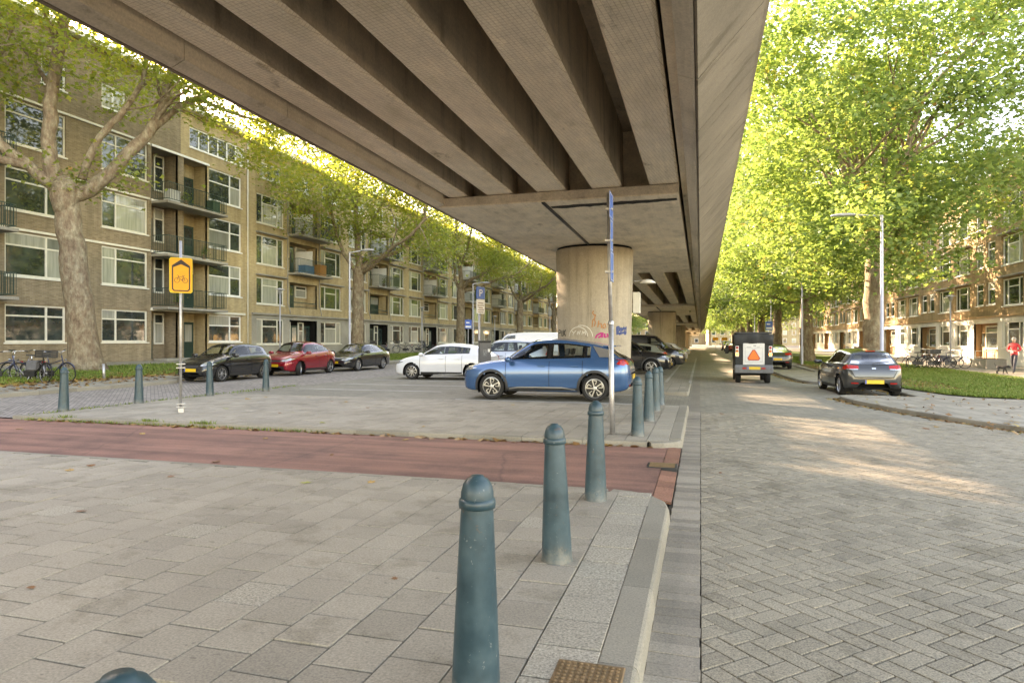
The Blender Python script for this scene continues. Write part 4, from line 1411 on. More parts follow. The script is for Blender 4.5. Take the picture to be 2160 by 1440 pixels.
class Car:
    def __init__(s, name, loc, rz, paint, label, cat='car', group=None, **q):
        s.q = q
        s.root = empty(name, loc, rz)
        tag(s.root, label, cat, group)
        s.paint = paint
        s.L, s.W, s.Hh = q['L'], q['W'], q['H']
        s.wb, s.fo, s.wr = q['wb'], q['fo'], q['wr']
        s.body()
    def sx(s, t): return s.L/2 - t          # distance from the nose -> local x
    def body(s):
        q, L, W, Hh = s.q, s.L, s.W, s.Hh
        hA, hC = q['hoodA'], q['hoodC']
        sc_, sr, sp, se, st, zt = q['cowl'], q['roof'], q['peak'], q['rend'], q['tail'], q['ztail']
        drop = q.get('drop', 0.10)
        top = [(0, hA-0.24), (0.05, hA-0.09), (0.16, hA), (sc_*0.55, hA*0.35+hC*0.65), (sc_, hC),
               (sc_+(sr-sc_)*0.5, hC+(Hh-0.05-hC)*0.56), (sr, Hh-0.05), (sp, Hh), (sp+(se-sp)*0.55, Hh-drop*0.35), (se, Hh-drop),
               (se+(st-se)*0.5, (Hh-drop)*0.48+zt*0.52), (st, zt)]
        if st < L - 0.30: top += [(L-0.12, zt-0.03)]
        top += [(L-0.035, zt-0.16), (L, zt-0.36)]
        top = sorted(top)
        ff = []
        for p in top:
            if not ff or p[0] - ff[-1][0] > 0.012: ff.append(p)
        s.top = pchip(ff)
        b0, b1 = q['beltf'], q['beltr']
        s.belt = pchip([(0, hA-0.30), (0.06, hA-0.14), (0.2, hA-0.05), (sc_*0.6, min(hA*0.4+hC*0.6-0.06, b0)), (sc_, b0), (L*0.55, (b0+b1)/2+0.005), (L*0.82, b1), (L-0.16, b1-0.03), (L-0.04, b1-0.16), (L, b1-0.34)])
        zb = q.get('zb', 0.20)
        s.bot = pchip([(0, zb+0.16), (0.08, zb+0.05), (0.35, zb), (L-0.55, zb+0.01), (L-0.1, zb+0.08), (L, zb+0.22)])
        w = W/2
        s.wm = pchip([(0, w*0.60), (0.05, w*0.74), (0.14, w*0.845), (0.32, w*0.93), (0.75, w*0.99), (1.2, w), (L-1.1, w), (L-0.6, w*0.985), (L-0.26, w*0.94), (L-0.09, w*0.86), (L, w*0.66)])
        wr_ = q.get('rail', 0.62)
        s.wrl = pchip([(0, w*0.5), (0.2, w*0.72), (sc_*0.6, w*0.80), (sc_, w*0.80), ((sc_+sr)/2, w*(wr_+0.05)), (sr, w*wr_), (sp, w*wr_), (se, w*(wr_-0.02)), ((se+st)/2, w*(wr_+0.05)), (min(st+0.02, L-0.05), w*0.74), (L, w*0.6)])
        N, K = q.get('N', 96), 26
        ss = [L*(0.5-0.5*math.cos(math.pi*i/(N-1)))*0.45 + L*(i/(N-1))*0.55 for i in range(N)]
        V = []
        for t in ss:
            zt_, zs, zb_, wm, wr2 = s.top(t), s.belt(t), s.bot(t), s.wm(t), s.wrl(t)
            zs = min(zs, zt_ - 0.012)
            wbel = wm * (0.945 if q.get('van') else 0.93)
            wr2 = min(wr2, wbel - 0.02)
            crown = min(0.055, (zt_-zs)*0.45)
            zr_ = zt_ - crown
            hgt = zs - zb_
            ctl = [(wm*0.60, zb_+0.015), (wm*0.90, zb_), (wm*0.968, zb_+0.055), (wm*0.985, zb_+hgt*0.25), (wm*1.0, zb_+hgt*0.52), (wm*0.985, zb_+hgt*0.78), (wbel, zs-0.012), (wbel-0.018, zs+0.01),
                   (wbel*0.45+wr2*0.55+0.012, zs*0.5+zr_*0.5), (wr2+0.02, zr_-0.022), (wr2-0.04, zr_+0.008), (wr2*0.55, zt_-crown*0.16), (0.0, zt_)]
            # denser polyline along the section
            P = [Vector(c) for c in ctl]
            out = []
            for i in range(len(P)-1):
                p0, p1, p2, p3 = P[max(i-1,0)], P[i], P[i+1], P[min(i+2,len(P)-1)]
                for k in range(3):
                    u = k/3
                    c = 0.5*((2*p1)+(p2-p0)*u+(2*p0-5*p1+4*p2-p3)*u*u+(3*p1-p0-3*p2+p3)*u**3)
                    out.append(c)
            out.append(P[-1])
            V.append([(s.sx(t), max(0.0, c.x), c.y) for c in out])
        K = len(V[0])
        M_ = 2*K - 1
        verts = []
        for row_ in V:
            for (x, y, z) in row_: verts.append([x, y, z])
            for (x, y, z) in row_[-2::-1]: verts.append([x, -y, z])
        A = np.array(verts).reshape(N, M_, 3)
        Ra = s.wr + q.get('archgap', 0.055)
        s.axles = [(s.sx(s.fo), s.wr), (s.sx(s.fo+s.wb), s.wr)]
        wlim = W/2*0.80
        cell = L/N
        for (ax, az) in s.axles:
            dx, dz = A[:,:,0]-ax, A[:,:,2]-az
            r = np.hypot(dx, dz)
            msk = (np.abs(A[:,:,1]) > wlim) & (np.abs(r-Ra) < cell*0.80)
            k = np.where(msk, Ra/np.maximum(r, 1e-6), 1.0)
            A[:,:,0] = ax + dx*k; A[:,:,2] = az + dz*k
        full = MB(); full.v = [tuple(p) for p in A.reshape(-1,3)]
        s.cells = []
        for i in range(N-1):
            for j in range(M_-1):
                a, b, c, d = i*M_+j, i*M_+j+1, (i+1)*M_+j+1, (i+1)*M_+j
                full.f.append((a, b, c, d))
                cen = (A[i,j]+A[i,j+1]+A[i+1,j+1]+A[i+1,j])/4
                if abs(cen[1]) > wlim and any(math.hypot(cen[0]-ax, cen[2]-az) < Ra-0.002 for ax, az in s.axles): continue
                s.cells.append(((a, b, c, d), cen))
        s.caps = []
        for i in (0, N-1):
            ring = tuple(range(i*M_, (i+1)*M_))
            f = ring[::-1] if i == 0 else ring
            s.caps.append(f); full.f.append(f)
        s.bvh = BVHTree.FromPolygons([Vector(p) for p in full.v], full.f)
        s.verts = full.v
        s.holes = []
        # underbody and wheel housings
        u = MB()
        u.box(s.sx(L-0.25), s.sx(0.2), -W*0.33, W*0.33, zb+0.02, zb+0.09)
        for (ax, az) in s.axles:
            for sg in (1, -1):
                y1, y0 = sg*(W/2*0.955), sg*(W/2-0.36)
                n = 20; v = []
                for k in range(n+1):
                    a = math.radians(-25 + 230*k/n)
                    v.append((ax+Ra*1.01*math.cos(a), y1, az+Ra*1.01*math.sin(a))); v.append((ax+Ra*1.01*math.cos(a), y0, az+Ra*1.01*math.sin(a)))
                u.add(v, [(2*k, 2*k+1, 2*k+3, 2*k+2) for k in range(n)])
                u.add([v[2*k+1] for k in range(n+1)], [tuple(range(n+1))])
        u.build('underbody', M['carpet'], s.root)
    def finish(s):
        """body shell with openings behind the glass, and a simple cabin"""
        mb = MB(); mb.v = s.verts
        mb.f = [f for f, c in s.cells if not any(h(c) for h in s.holes)] + s.caps
        mb.m = [0]*len(mb.f)
        mb.build('body', s.paint, s.root, smooth=True, recalc=True, auto=50)
        q = s.q; W = s.W
        x0, x1 = s.sx(q['cowl']+0.25), s.sx(min(q['tail'], s.L-0.35))
        mb = MB(); mb.box(x1, x0, -W*0.40, W*0.40, 0.30, 0.36)
        mb.box(x0-0.12, x0+0.14, -W*0.40, W*0.40, 0.36, q['beltf']-0.06)
        mb.build('cabin_floor', M['carpet'], s.root)
        rows = [s.sx(q['roof']+0.42), s.sx(q['roof']+1.28)]
        if q.get('van_'): rows = rows[:1]
        for k, rx in enumerate(rows):
            for sg in (1, -1):
                mb = MB(); y = sg*W*0.20
                mb.bbox(rx-0.25, rx+0.25, y-0.24, y+0.24, 0.40, 0.60, 0.04)
                v0 = len(mb.v)
                mb.bbox(-0.06, 0.06, y-0.23, y+0.23, 0.0, 0.62, 0.04); mb.bbox(-0.045, 0.045, y-0.12, y+0.12, 0.64, 0.82, 0.03)
                for i in range(v0, len(mb.v)):
                    a, b, c = mb.v[i]; mb.v[i] = (rx-0.24+a-c*0.22, b, 0.52+c*min(1.0, (s.Hh-0.72)/0.82))
                mb.build('seat', M['seat'], s.root)
        mb = MB(); mb.lathe([(0.16, -0.012), (0.175, 0.0), (0.16, 0.012)], 18, axis='y')
        cx = x0-0.30
        mb.v = [(cx+b_*1.0+c*0.35, W*0.20+a, q['beltf']-0.06+c) for a, b_, c in mb.v]
        mb.build('steering_wheel', M['blackplastic'], s.root)
    def glaze(s, name, B, T, ax, parent=None, nu=14, nv=7, off=0.008, e=(0.07, 0.93, 0.10, 0.10)):
        """a pane with its dark printed border"""
        nB, nT = 21, 21
        b, t = resample(B, nB), resample(T, nT)
        p = s.patch(name, B, T, ax, 'carglass', nu=nu, nv=nv, off=off, parent=parent)
        lo = [tuple(b[i].lerp(t[i], e[2])) for i in range(nB)]; hi = [tuple(b[i].lerp(t[i], 1-e[3])) for i in range(nB)]
        k0, k1 = max(1, int(e[0]*nB)), min(nB-2, int(e[1]*nB))
        bb, tt = [tuple(x) for x in b], [tuple(x) for x in t]
        s.patch('pane_border', bb, lo, ax, 'gloss_black', nu=nu, nv=2, off=off-0.003, parent=p)
        s.patch('pane_border', hi, tt, ax, 'gloss_black', nu=nu, nv=2, off=off-0.003, parent=p)
        s.patch('pane_border', bb[:k0+1], tt[:k0+1], ax, 'gloss_black', nu=3, nv=nv, off=off-0.0035, parent=p)
        s.patch('pane_border', bb[k1:], tt[k1:], ax, 'gloss_black', nu=3, nv=nv, off=off-0.0035, parent=p)
        return p
    def side_hole(s, B, T):
        b, t = resample(B, 21), resample(T, 21)
        xs0, xs1 = b[0].x, b[-1].x
        def f(c):
            if abs(c[1]) < s.W*0.24: return False
            q_ = s.L/2 - c[0]
            u = (q_-xs0)/(xs1-xs0)
            if not 0.05 < u < 0.95: return False
            i = min(int(u*20), 19)
            zb_, zt_ = b[i].y, t[i].y
            return zb_+(zt_-zb_)*0.06 < c[2] < zb_+(zt_-zb_)*0.94
        s.holes.append(f)
    def hit(s, o, d):
        r = s.bvh.ray_cast(Vector(o), Vector(d))
        if r[0] is None:
            r = s.bvh.find_nearest(Vector(o) + Vector(d)*3.0)
            n = r[1]
        return r[0], r[1]
    def proj(s, a, b, ax, off):
        if ax in 'LR':
            sg = 1 if ax == 'L' else -1
            o, d = (a, sg*3, b), (0, -sg, 0)
        elif ax == 'F': o, d = (6, a, b), (-1, 0, 0)
        elif ax == 'B': o, d = (-6, a, b), (1, 0, 0)
        else: o, d = (a, b, 5), (0, 0, -1)
        p, n = s.hit(o, d)
        if n.dot(Vector(d)) > 0: n = -n
        return p + n*off
    def patch(s, name, bot, top, ax, mat, nu=14, nv=6, off=0.006, parent=None, smooth=True):
        """panel with the outline between two curves, laid on the body.  x is given as distance from the nose on the sides"""
        if ax in 'LR' or ax == 'T':
            bot = [(s.sx(p[0]), p[1]) for p in bot]; top = [(s.sx(p[0]), p[1]) for p in top]
        B, T = resample(bot, nu), resample(top, nu)
        v = []
        for j in range(nv):
            for i in range(nu):
                c = B[i].lerp(T[i], j/(nv-1))
                v.append(s.proj(c.x, c.y, ax, off))
        f = [(j*nu+i, j*nu+i+1, (j+1)*nu+i+1, (j+1)*nu+i) for j in range(nv-1) for i in range(nu-1)]
        # rim down to the body so the panel has an edge
        mb = MB(); mb.add(v, f)
        return mb.build(name, M[mat] if isinstance(mat, str) else mat, parent or s.root, smooth=smooth)
    def both(s, name, bot, top, mat, **k):
        a = s.patch(name, bot, top, 'L', mat, **k)
        pr = k.pop('parent', None)
        s.patch(name, bot, top, 'R', mat, **k)
        return a
    def windows(s, dlo_b, dlo_t, panes, mat='gloss_black'):
        for ax in 'LR':
            d = None
            for (b, t) in panes:
                s.glaze('side_window', b, t, ax)
            # dark pillars and rails between the panes
            for (b1, t1), (b2, t2) in zip(panes, panes[1:]):
                s.patch('pillar_trim', [b1[-1], b2[0]], [t1[-1], t2[0]], ax, mat, nu=3, nv=8, off=0.006)
        for (b, t) in panes: s.side_hole(b, t)
    def screens(s, inset=0.06, rear=True, zr0=None, zr1=None):
        q = s.q
        w = s.W/2
        a, b = q['cowl']+0.02, q['roof']-0.03
        bo, to = [], []
        n = 9
        for i in range(n):
            f = -1 + 2*i/(n-1)
            bo.append((a + 0.16*f*f, f*w*0.76)); to.append((b + 0.06*f*f, f*w*(q.get('rail', .62)-0.035)))
        wsd = s.glaze('windscreen', bo, to, 'T', nu=18, nv=10, off=0.008, e=(0.06, 0.94, 0.10, 0.09))
        rl = q.get('rail', .62)-0.035
        def fw(c):
            q_ = s.L/2-c[0]; t = (q_-a)/(b-a)
            if not 0 < t < 1.1 or c[2] < q['hoodC']+0.02: return False
            hw = w*0.76+(w*rl-w*0.76)*t
            f = c[1]/hw
            return abs(f) < 0.93 and a+0.16*f*f+0.05*(b-a) < q_ < b+0.06*f*f-0.05*(b-a)
        s.holes.append(fw)
        if rear:
            z0 = zr0 or q['ztail']+0.02; z1 = zr1 or s.Hh - q.get('drop', .1) - 0.06
            bo = [(-w*0.70, z0+0.01), (-w*0.35, z0-0.012), (0, z0-0.02), (w*0.35, z0-0.012), (w*0.70, z0+0.01)]
            to = [(-w*(q.get('rail', .62)-0.06), z1), (0, z1+0.012), (w*(q.get('rail', .62)-0.06), z1)]
            s.glaze('rear_window', bo, to, 'B', nu=18, nv=8, off=0.008, e=(0.07, 0.93, 0.10, 0.10))
            def fr(c):
                t = (c[2]-z0)/(z1-z0)
                if not 0.05 < t < 0.95 or s.L/2-c[0] < q['rend']-0.02: return False
                return abs(c[1]) < (w*0.70+(w*(q.get('rail', .62)-0.06)-w*0.70)*t)*0.92
            s.holes.append(fr)
        return wsd
    def seams(s, xs, z0=None, off=0.0045):
        for x in xs:
            zb_ = s.bot(x)+0.10 if z0 is None else z0
            zt_ = s.belt(x)-0.02
            for ax in 'LR':
                s.patch('door_seam', [(x-0.006, zb_), (x+0.006, zb_)], [(x-0.006, zt_), (x+0.006, zt_)], ax, 'black', nu=2, nv=8, off=off)
    def handles(s, xs, z, mat=None):
        for x in xs:
            for ax, sg in (('L', 1), ('R', -1)):
                p = s.proj(s.sx(x), z, ax, 0.0)
                mb = MB(); mb.bbox(p.x-0.10, p.x+0.10, min(p.y, p.y+sg*0.035), max(p.y, p.y+sg*0.035), z-0.016, z+0.018, 0.007)
                mb.build('door_handle', mat or s.paint, s.root)
    def mirrors(s, x, z, mat=None):
        for sg in (1, -1):
            y = sg*(s.W/2*0.955)
            mb = MB()
            mb.tube([(s.sx(x)+0.03, y*0.97, z-0.03), (s.sx(x)+0.01, y+sg*0.07, z+0.0)], 0.022, 6)
            v0 = len(mb.v)
            mb.lathe([(0.0, -0.13), (0.055, -0.125), (0.085, -0.07), (0.09, 0.0), (0.085, 0.07), (0.05, 0.115), (0.0, 0.12)], 10, (0, 0, 0), axis='y')
            for i in range(v0, len(mb.v)):
                a, b, c = mb.v[i]
                mb.v[i] = (s.sx(x) + a*0.9, y + sg*0.17 + b, z + 0.03 + c*0.85)
            mb.build('mirror', mat or s.paint, s.root, smooth=True)
    def plate(s, end, z, w=0.52, h=0.115, tilt=0):
        ax = 'F' if end > 0 else 'B'
        p = s.proj(0, z, ax, 0.012)
        p1 = s.proj(0.2, z, ax, 0.012)
        x = p.x
        mb = MB(); mb.box(min(x, x+end*0.012), max(x, x+end*0.012), -w/2, w/2, z-h/2, z+h/2)
        o = mb.build('number_plate', M['plate'], s.root)
        sg = 1 if end < 0 else -1
        mb = MB(); mb.box(x+end*0.0125-0.001, x+end*0.0135+0.001, sg*w/2-sg*0.048 if sg > 0 else -w/2+0.002, sg*w/2-0.002 if sg > 0 else -w/2+0.048, z-h/2+0.003, z+h/2-0.003)
        mb.build('plate_strip', M['plate_blue'], o)
    def wheels(s, style='multi', n=7, twist=0.25, steer=0, mat='alloy', wide=0.21, rimr=0.70):
        R = s.wr; w = wide
        tm = MB()
        tm.lathe([(R*rimr, -w/2+0.02), (R*0.80, -w/2), (R*0.93, -w/2+0.006), (R*0.985, -w/2+0.03), (R, -w/2+0.06), (R, w/2-0.06), (R*0.985, w/2-0.03), (R*0.93, w/2-0.006), (R*0.80, w/2), (R*rimr, w/2-0.02), (R*rimr, -w/2+0.02)], 40, axis='y')
        tme = tm.mesh('wheel'); tme.materials.append(M['rubber']); tme.polygons.foreach_set('use_smooth', [True]*len(tme.polygons))
        dm = MB(); dm.lathe([(0.0, w/2-0.075), (R*rimr, w/2-0.085), (R*rimr, w/2-0.02)], 32, axis='y')
        dme = dm.mesh('brake_disc'); dme.materials.append(M['rimdark'])
        rm = MB()
        rr = R*rimr
        rm.lathe([(rr, w/2-0.055), (rr, w/2-0.014), (rr*0.955, w/2-0.012), (rr*0.93, w/2-0.03), (rr*0.93, w/2-0.055)], 36, axis='y')
        rm.lathe([(0.0, w/2-0.022), (R*0.10, w/2-0.024), (R*0.15, w/2-0.034), (R*0.15, w/2-0.06)], 16, axis='y')
        def bar(r0, a0, r1, a1, wd, y=w/2-0.03):
            p = Vector((r0*math.cos(a0), r0*math.sin(a0))); q_ = Vector((r1*math.cos(a1), r1*math.sin(a1)))
            d = (q_-p).normalized(); nn = Vector((-d.y, d.x))*wd/2
            v = []
            for yy, k in ((y-0.03, 1.25), (y, 0.8)):
                for c in (p-nn*k, q_-nn*k, q_+nn*k, p+nn*k): v.append((c.x, yy, c.y))
            rm.add(v, [(4,7,6,5), (0,1,5,4), (1,2,6,5), (2,3,7,6), (3,0,4,7)])
        for k in range(n):
            a = 2*math.pi*k/n
            if style == 'multi': bar(R*0.10, a, rr*0.96, a+twist, R*0.10)
            elif style == 'double':
                bar(R*0.10, a-0.1, rr*0.96, a-0.17, R*0.055); bar(R*0.10, a+0.1, rr*0.96, a+0.17, R*0.055)
            elif style == 'blade':
                bar(R*0.12, a, rr*0.90, a+0.12, R*0.075); bar(rr*0.90, a+0.12, rr*0.80, a+0.66, R*0.075); bar(rr*0.80, a+0.66, rr*0.40, a+0.60, R*0.05)
        rme = rm.mesh('rim'); rme.materials.append(M[mat])
        for i, (ax, az) in enumerate(s.axles):
            for sg in (1, -1):
                o = put('wheel', tme, s.root, (ax, sg*(s.W/2-w/2-0.025), az))
                o.rotation_euler = (0, random.uniform(0, 1.0), (0 if sg > 0 else math.pi) + (steer if i == 0 else 0))
                o.rotation_mode = 'YXZ' if False else 'XYZ'
                put('rim', rme, o); put('brake_disc', dme, o)
    def arch_trim(s, mat='blackplastic', wd=0.06):
        Ra = s.wr + s.q.get('archgap', 0.055)
        for (ax, az) in s.axles:
            for side, sg in (('L', 1), ('R', -1)):
                v = []; n = 28
                for k in range(n+1):
                    a = math.radians(-22 + 224*k/n)
                    for r, o in ((Ra-0.004, 0.012), (Ra+wd*0.7, 0.016), (Ra+wd, 0.006)):
                        x, z = ax+r*math.cos(a), az+r*math.sin(a)
                        z = max(z, s.q.get('zb', .2)+0.02)
                        p = s.proj(x, z, side, o)
                        v.append(p)
                f = []
                for k in range(n):
                    for j in range(2): f.append((3*k+j, 3*k+j+1, 3*k+4+j, 3*k+3+j))
                mb = MB(); mb.add(v, f); mb.build('arch_trim', M[mat], s.root, smooth=True)
    def sill(s, mat='blackplastic', h=0.10):
        a, b = s.fo+s.wr+0.09, s.fo+s.wb-s.wr-0.09
        z0 = s.q.get('zb', .2)+0.01
        s.both('sill_trim', [(a, z0), (b, z0)], [(a, z0+h), (b, z0+h)], mat, nu=10, nv=3, off=0.008)

def hatch(name, loc, rz, paint, label, p=None, doors=5, rim=('multi', 7, 0.25), steer=0, fine=True, van=False, darktrim=False, group='cars parked along the streets', cat='car', front='small', bigtail=False, rear_mat=None):
    """a car of common shape with every fitting; proportions in p"""
    q = dict(L=4.06, W=1.75, H=1.46, wb=2.55, fo=0.80, wr=0.315, hoodA=0.76, hoodC=1.0, cowl=1.02, roof=1.85, peak=2.35, rend=3.55, tail=3.92, ztail=0.98, beltf=0.94, beltr=1.0, drop=0.09, N=84)
    q.update(p or {})
    c = Car(name, loc, rz, paint, label, cat, group, **q)
    L, W, Hh = q['L'], q['W'], q['H']
    w = W/2
    bf, br = q['beltf'], q['beltr']
    zroof = Hh - 0.13
    s0 = q['cowl'] + 0.20
    s1 = q['roof'] + 0.05
    e1 = q.get('dlo_end', q['rend'] - 0.05)
    e0 = q.get('dlo_end_low', e1 + 0.08)
    bp = q.get('bpillar', (s1 + e1)/2 - 0.12)
    cp = q.get('cpillar', None)
    def zb(x): return c.belt(x) + 0.03
    def zt(x): return min(c.top(x) - 0.105, Hh - 0.125)
    def run(f, a, b, n=7): return [(a+(b-a)*i/(n-1), f(a+(b-a)*i/(n-1))) for i in range(n)]
    def span(a, b, ea=0.0, eb=0.0):
        return (run(zb, a, b), [(x, max(zt(x), zb(x)+0.01)) for x, _ in run(zb, a+ea, b+eb)])
    dlo_b, dlo_t = span(s0, e0, 0.0, e1-e0)
    panes = []
    if van:
        B, T = span(s0+0.06, bp-0.05); 
        B = [(x, z+0.02) for x, z in B]; T = [(x, max(z-0.02, B[i][1]+0.005)) for i, (x, z) in enumerate(T)]
        panes.append((B, T))
        c.windows(B, T, [(B, T)]); q['van_'] = True
    else:
        cuts = [s0+0.06, bp-0.04, bp+0.04, (cp or e1-0.03)]
        if doors == 5 and cp: cuts += [cp+0.06, e1-0.03]
        for a, b in zip(cuts[::2], cuts[1::2]):
            last = b == cuts[-1]
            B, T = span(a, b + (0.05 if last else 0), 0, -0.05 if last else 0)
            B = [(x, z+0.018) for x, z in B]; T = [(x, max(z-0.018, B[i][1]+0.004)) for i, (x, z) in enumerate(T)]
            panes.append((B, T))
        c.windows(dlo_b, dlo_t, panes)
    c.screens(rear=not van)
    dl = [s0-0.06, bp] + ([cp-0.02 if cp else e1-0.1] if doors == 5 else [])
    c.seams(dl)
    c.handles([bp-0.20] + ([(cp or e1)-0.22] if doors == 5 else []), (bf+br)/2-0.13)
    c.mirrors(s0+0.05, bf+0.04)
    zn = q['hoodA']
    # lamps, grille, bumpers, plates
    for sg in (1, -1):
        hl = q.get('lamp', (0.42, 0.80, 0.0, 0.13))
        b = [(sg*w*hl[0], zn-0.15+hl[2]), (sg*w*0.62, zn-0.17+hl[2]), (sg*w*hl[1], zn-0.13+hl[2]), (sg*w*0.87, zn-0.05+hl[2])]
        t = [(sg*w*hl[0], zn-0.12+hl[2]), (sg*w*0.62, zn-0.15+hl[2]+hl[3]*0.75), (sg*w*hl[1], zn-0.13+hl[2]+hl[3]), (sg*w*0.87, zn-0.035+hl[2])]
        c.patch('headlight', b, t, 'F', 'headlamp', nu=12, nv=5, off=0.007)
        zt0 = q['ztail']
        if bigtail:
            b = [(sg*w*0.48, zt0-0.13), (sg*w*0.70, zt0-0.15), (sg*w*0.86, zt0-0.13)]; t = [(sg*w*0.48, zt0-0.035), (sg*w*0.70, zt0-0.02), (sg*w*0.855, zt0-0.01)]
        else:
            b = [(sg*w*0.60, zt0-0.22), (sg*w*0.74, zt0-0.24), (sg*w*0.86, zt0-0.21)]; t = [(sg*w*0.62, zt0-0.03), (sg*w*0.74, zt0-0.0), (sg*w*0.85, zt0+0.0)]
        c.patch('tail_light', b, t, 'B', 'taillamp', nu=9, nv=6, off=0.008)
        c.patch('reflector', [(sg*w*0.50, 0.40), (sg*w*0.72, 0.40)], [(sg*w*0.50, 0.435), (sg*w*0.72, 0.435)], 'B', 'taillamp', nu=6, nv=3, off=0.008)
        side = 'L' if sg > 0 else 'R'
        c.patch('tail_light', [(L-0.33, zt0-0.13), (L-0.13, zt0-0.16)], [(L-0.28, zt0-0.05), (L-0.13, zt0-0.02)], side, 'taillamp', nu=6, nv=4, off=0.008)
        c.patch('headlight', [(0.17, zn-0.13), (0.44, zn-0.06)], [(0.17, zn-0.045), (0.46, zn-0.045)], side, 'headlamp', nu=6, nv=4, off=0.008)
    c.patch('grille', [(-w*0.40, zn-0.18), (w*0.40, zn-0.18)], [(-w*0.42, zn-0.10), (w*0.42, zn-0.10)], 'F', 'blackplastic', nu=10, nv=4, off=0.006)
    c.patch('lower_grille', [(-w*0.60, 0.27), (w*0.60, 0.27)], [(-w*0.62, 0.43), (w*0.62, 0.43)], 'F', 'blackplastic', nu=14, nv=5, off=0.006)
    c.patch('rear_bumper', [(-w*0.78, 0.26), (w*0.78, 0.26)], [(-w*0.80, 0.37), (w*0.80, 0.37)], 'B', 'blackplastic', nu=16, nv=4, off=0.007)
    c.plate(1, 0.46); c.plate(-1, q.get('rearplate', 0.50))
    c.sill()
    if darktrim: c.arch_trim()
    c.wheels(rim[0], rim[1], rim[2], steer, mat=rim[3] if len(rim) > 3 else 'alloy')
    c.finish()
    return c

PNT = {}
def paint(n, col, metal=0.35, rough=0.3):
    if n not in PNT: PNT[n] = car_paint(n + '_car_paint', col, metal, rough)
    return PNT[n]

# the blue crossover under the viaduct
blue = hatch('parked_car', (-3.92, 17.25, -0.045), math.pi, paint('blue', (0.030, 0.110, 0.250), 0.45, 0.25), 'metallic blue crossover parked crosswise beneath the viaduct behind the tall sign pole',
    dict(L=4.455, W=1.875, H=1.615, wb=2.72, fo=0.87, wr=0.345, hoodA=0.88, hoodC=1.06, cowl=1.12, roof=1.98, peak=2.50, rend=3.86, tail=4.30, ztail=1.08, beltf=0.99, beltr=1.06, drop=0.21, archgap=0.05, zb=0.23, bpillar=2.42, cpillar=3.30, dlo_end=3.46, dlo_end_low=3.66, N=120, rearplate=0.62, lamp=(0.45, 0.82, 0.02, 0.12)), rim=('blade', 5, 0), darktrim=True, bigtail=True)
blue.both('silver_pillar', [(3.70, 1.12), (4.08, 1.11)], [(3.50, 1.40), (3.92, 1.30)], 'alloy', nu=8, nv=6, off=0.012)
blue.both('chrome_strip', [(s_, 0.285 + 0.05*min(1, min(abs(s_-1.35), abs(s_-3.1))/0.3)) for s_ in (1.36, 1.6, 2.2, 2.8, 3.1)], [(s_, 0.31 + 0.05*min(1, min(abs(s_-1.35), abs(s_-3.1))/0.3)) for s_ in (1.36, 1.6, 2.2, 2.8, 3.1)], 'alloy', nu=16, nv=2, off=0.014)
mb = MB(); mb.bbox(-1.86, -1.52, -0.56, 0.56, 1.385, 1.42, 0.012); mb.build('spoiler', paint('blue', 0), blue.root)
# row along the left street
POLO = dict(L=3.92, W=1.65, H=1.47, wb=2.46, fo=0.76, wr=0.305, hoodA=0.74, hoodC=0.98, cowl=1.05, roof=1.80, peak=2.25, rend=3.50, tail=3.78, ztail=0.98, beltf=0.92, beltr=0.98, drop=0.10, bpillar=2.42, dlo_end=3.30, dlo_end_low=3.36, lamp=(0.50, 0.84, 0.03, 0.16), N=96)
black1 = hatch('parked_car', (-18.22, 22.0, -0.065), -math.pi/2, paint('black', (0.012, 0.012, 0.013), 0.2, 0.22), 'black three-door hatchback, nearest of the three parked before the left houses', POLO, doors=3, rim=('double', 6, 0))
C3 = dict(L=3.94, W=1.73, H=1.53, wb=2.47, fo=0.83, wr=0.31, hoodA=0.80, hoodC=1.02, cowl=0.98, roof=1.55, peak=2.15, rend=3.35, tail=3.80, ztail=1.0, beltf=0.94, beltr=1.02, drop=0.16, bpillar=2.30, cpillar=3.02, dlo_end=3.28, dlo_end_low=3.42, rail=0.60, N=96)
red = hatch('parked_car', (-18.1, 26.75, -0.065), -math.pi/2, paint('red', (0.27, 0.005, 0.016), 0.25, 0.25), 'red five-door hatchback with turned front wheels between two black cars', C3, rim=('double', 5, 0), steer=0.45)
CLA = dict(L=4.68, W=1.83, H=1.43, wb=2.73, fo=0.92, wr=0.325, hoodA=0.72, hoodC=0.93, cowl=1.38, roof=2.15, peak=2.65, rend=4.15, tail=4.52, ztail=0.93, beltf=0.90, beltr=0.96, drop=0.15, bpillar=2.72, cpillar=3.55, dlo_end=3.95, dlo_end_low=4.12, rail=0.58, N=96)
black2 = hatch('parked_car', (-17.75, 31.5, -0.065), -math.pi/2, paint('black', 0), 'black low estate car, farthest of the three parked before the left houses', CLA, rim=('multi', 10, 0.1))
# left bay row under the viaduct
WPOLO = dict(L=4.07, W=1.75, H=1.45, wb=2.55, fo=0.82, wr=0.315, hoodA=0.74, hoodC=0.98, cowl=1.05, roof=1.85, peak=2.30, rend=3.42, tail=3.93, ztail=0.98, beltf=0.92, beltr=0.99, drop=0.13, bpillar=2.28, cpillar=2.98, dlo_end=3.22, dlo_end_low=3.36, N=96)
white1 = hatch('parked_car', (-9.85, 24.75, -0.045), math.pi, paint('white', (0.66, 0.67, 0.69), 0.0, 0.3), 'white hatchback parked crosswise in front of the ticket machine', WPOLO, rim=('multi', 9, 0.5))
SUVP = dict(L=4.5, W=1.84, H=1.62, wb=2.68, fo=0.88, wr=0.34, hoodA=0.88, hoodC=1.06, cowl=1.12, roof=1.95, peak=2.5, rend=3.95, tail=4.38, ztail=1.08, beltf=1.0, beltr=1.06, drop=0.10, zb=0.23, bpillar=2.45, cpillar=3.35, dlo_end=3.75, dlo_end_low=3.9, N=84)
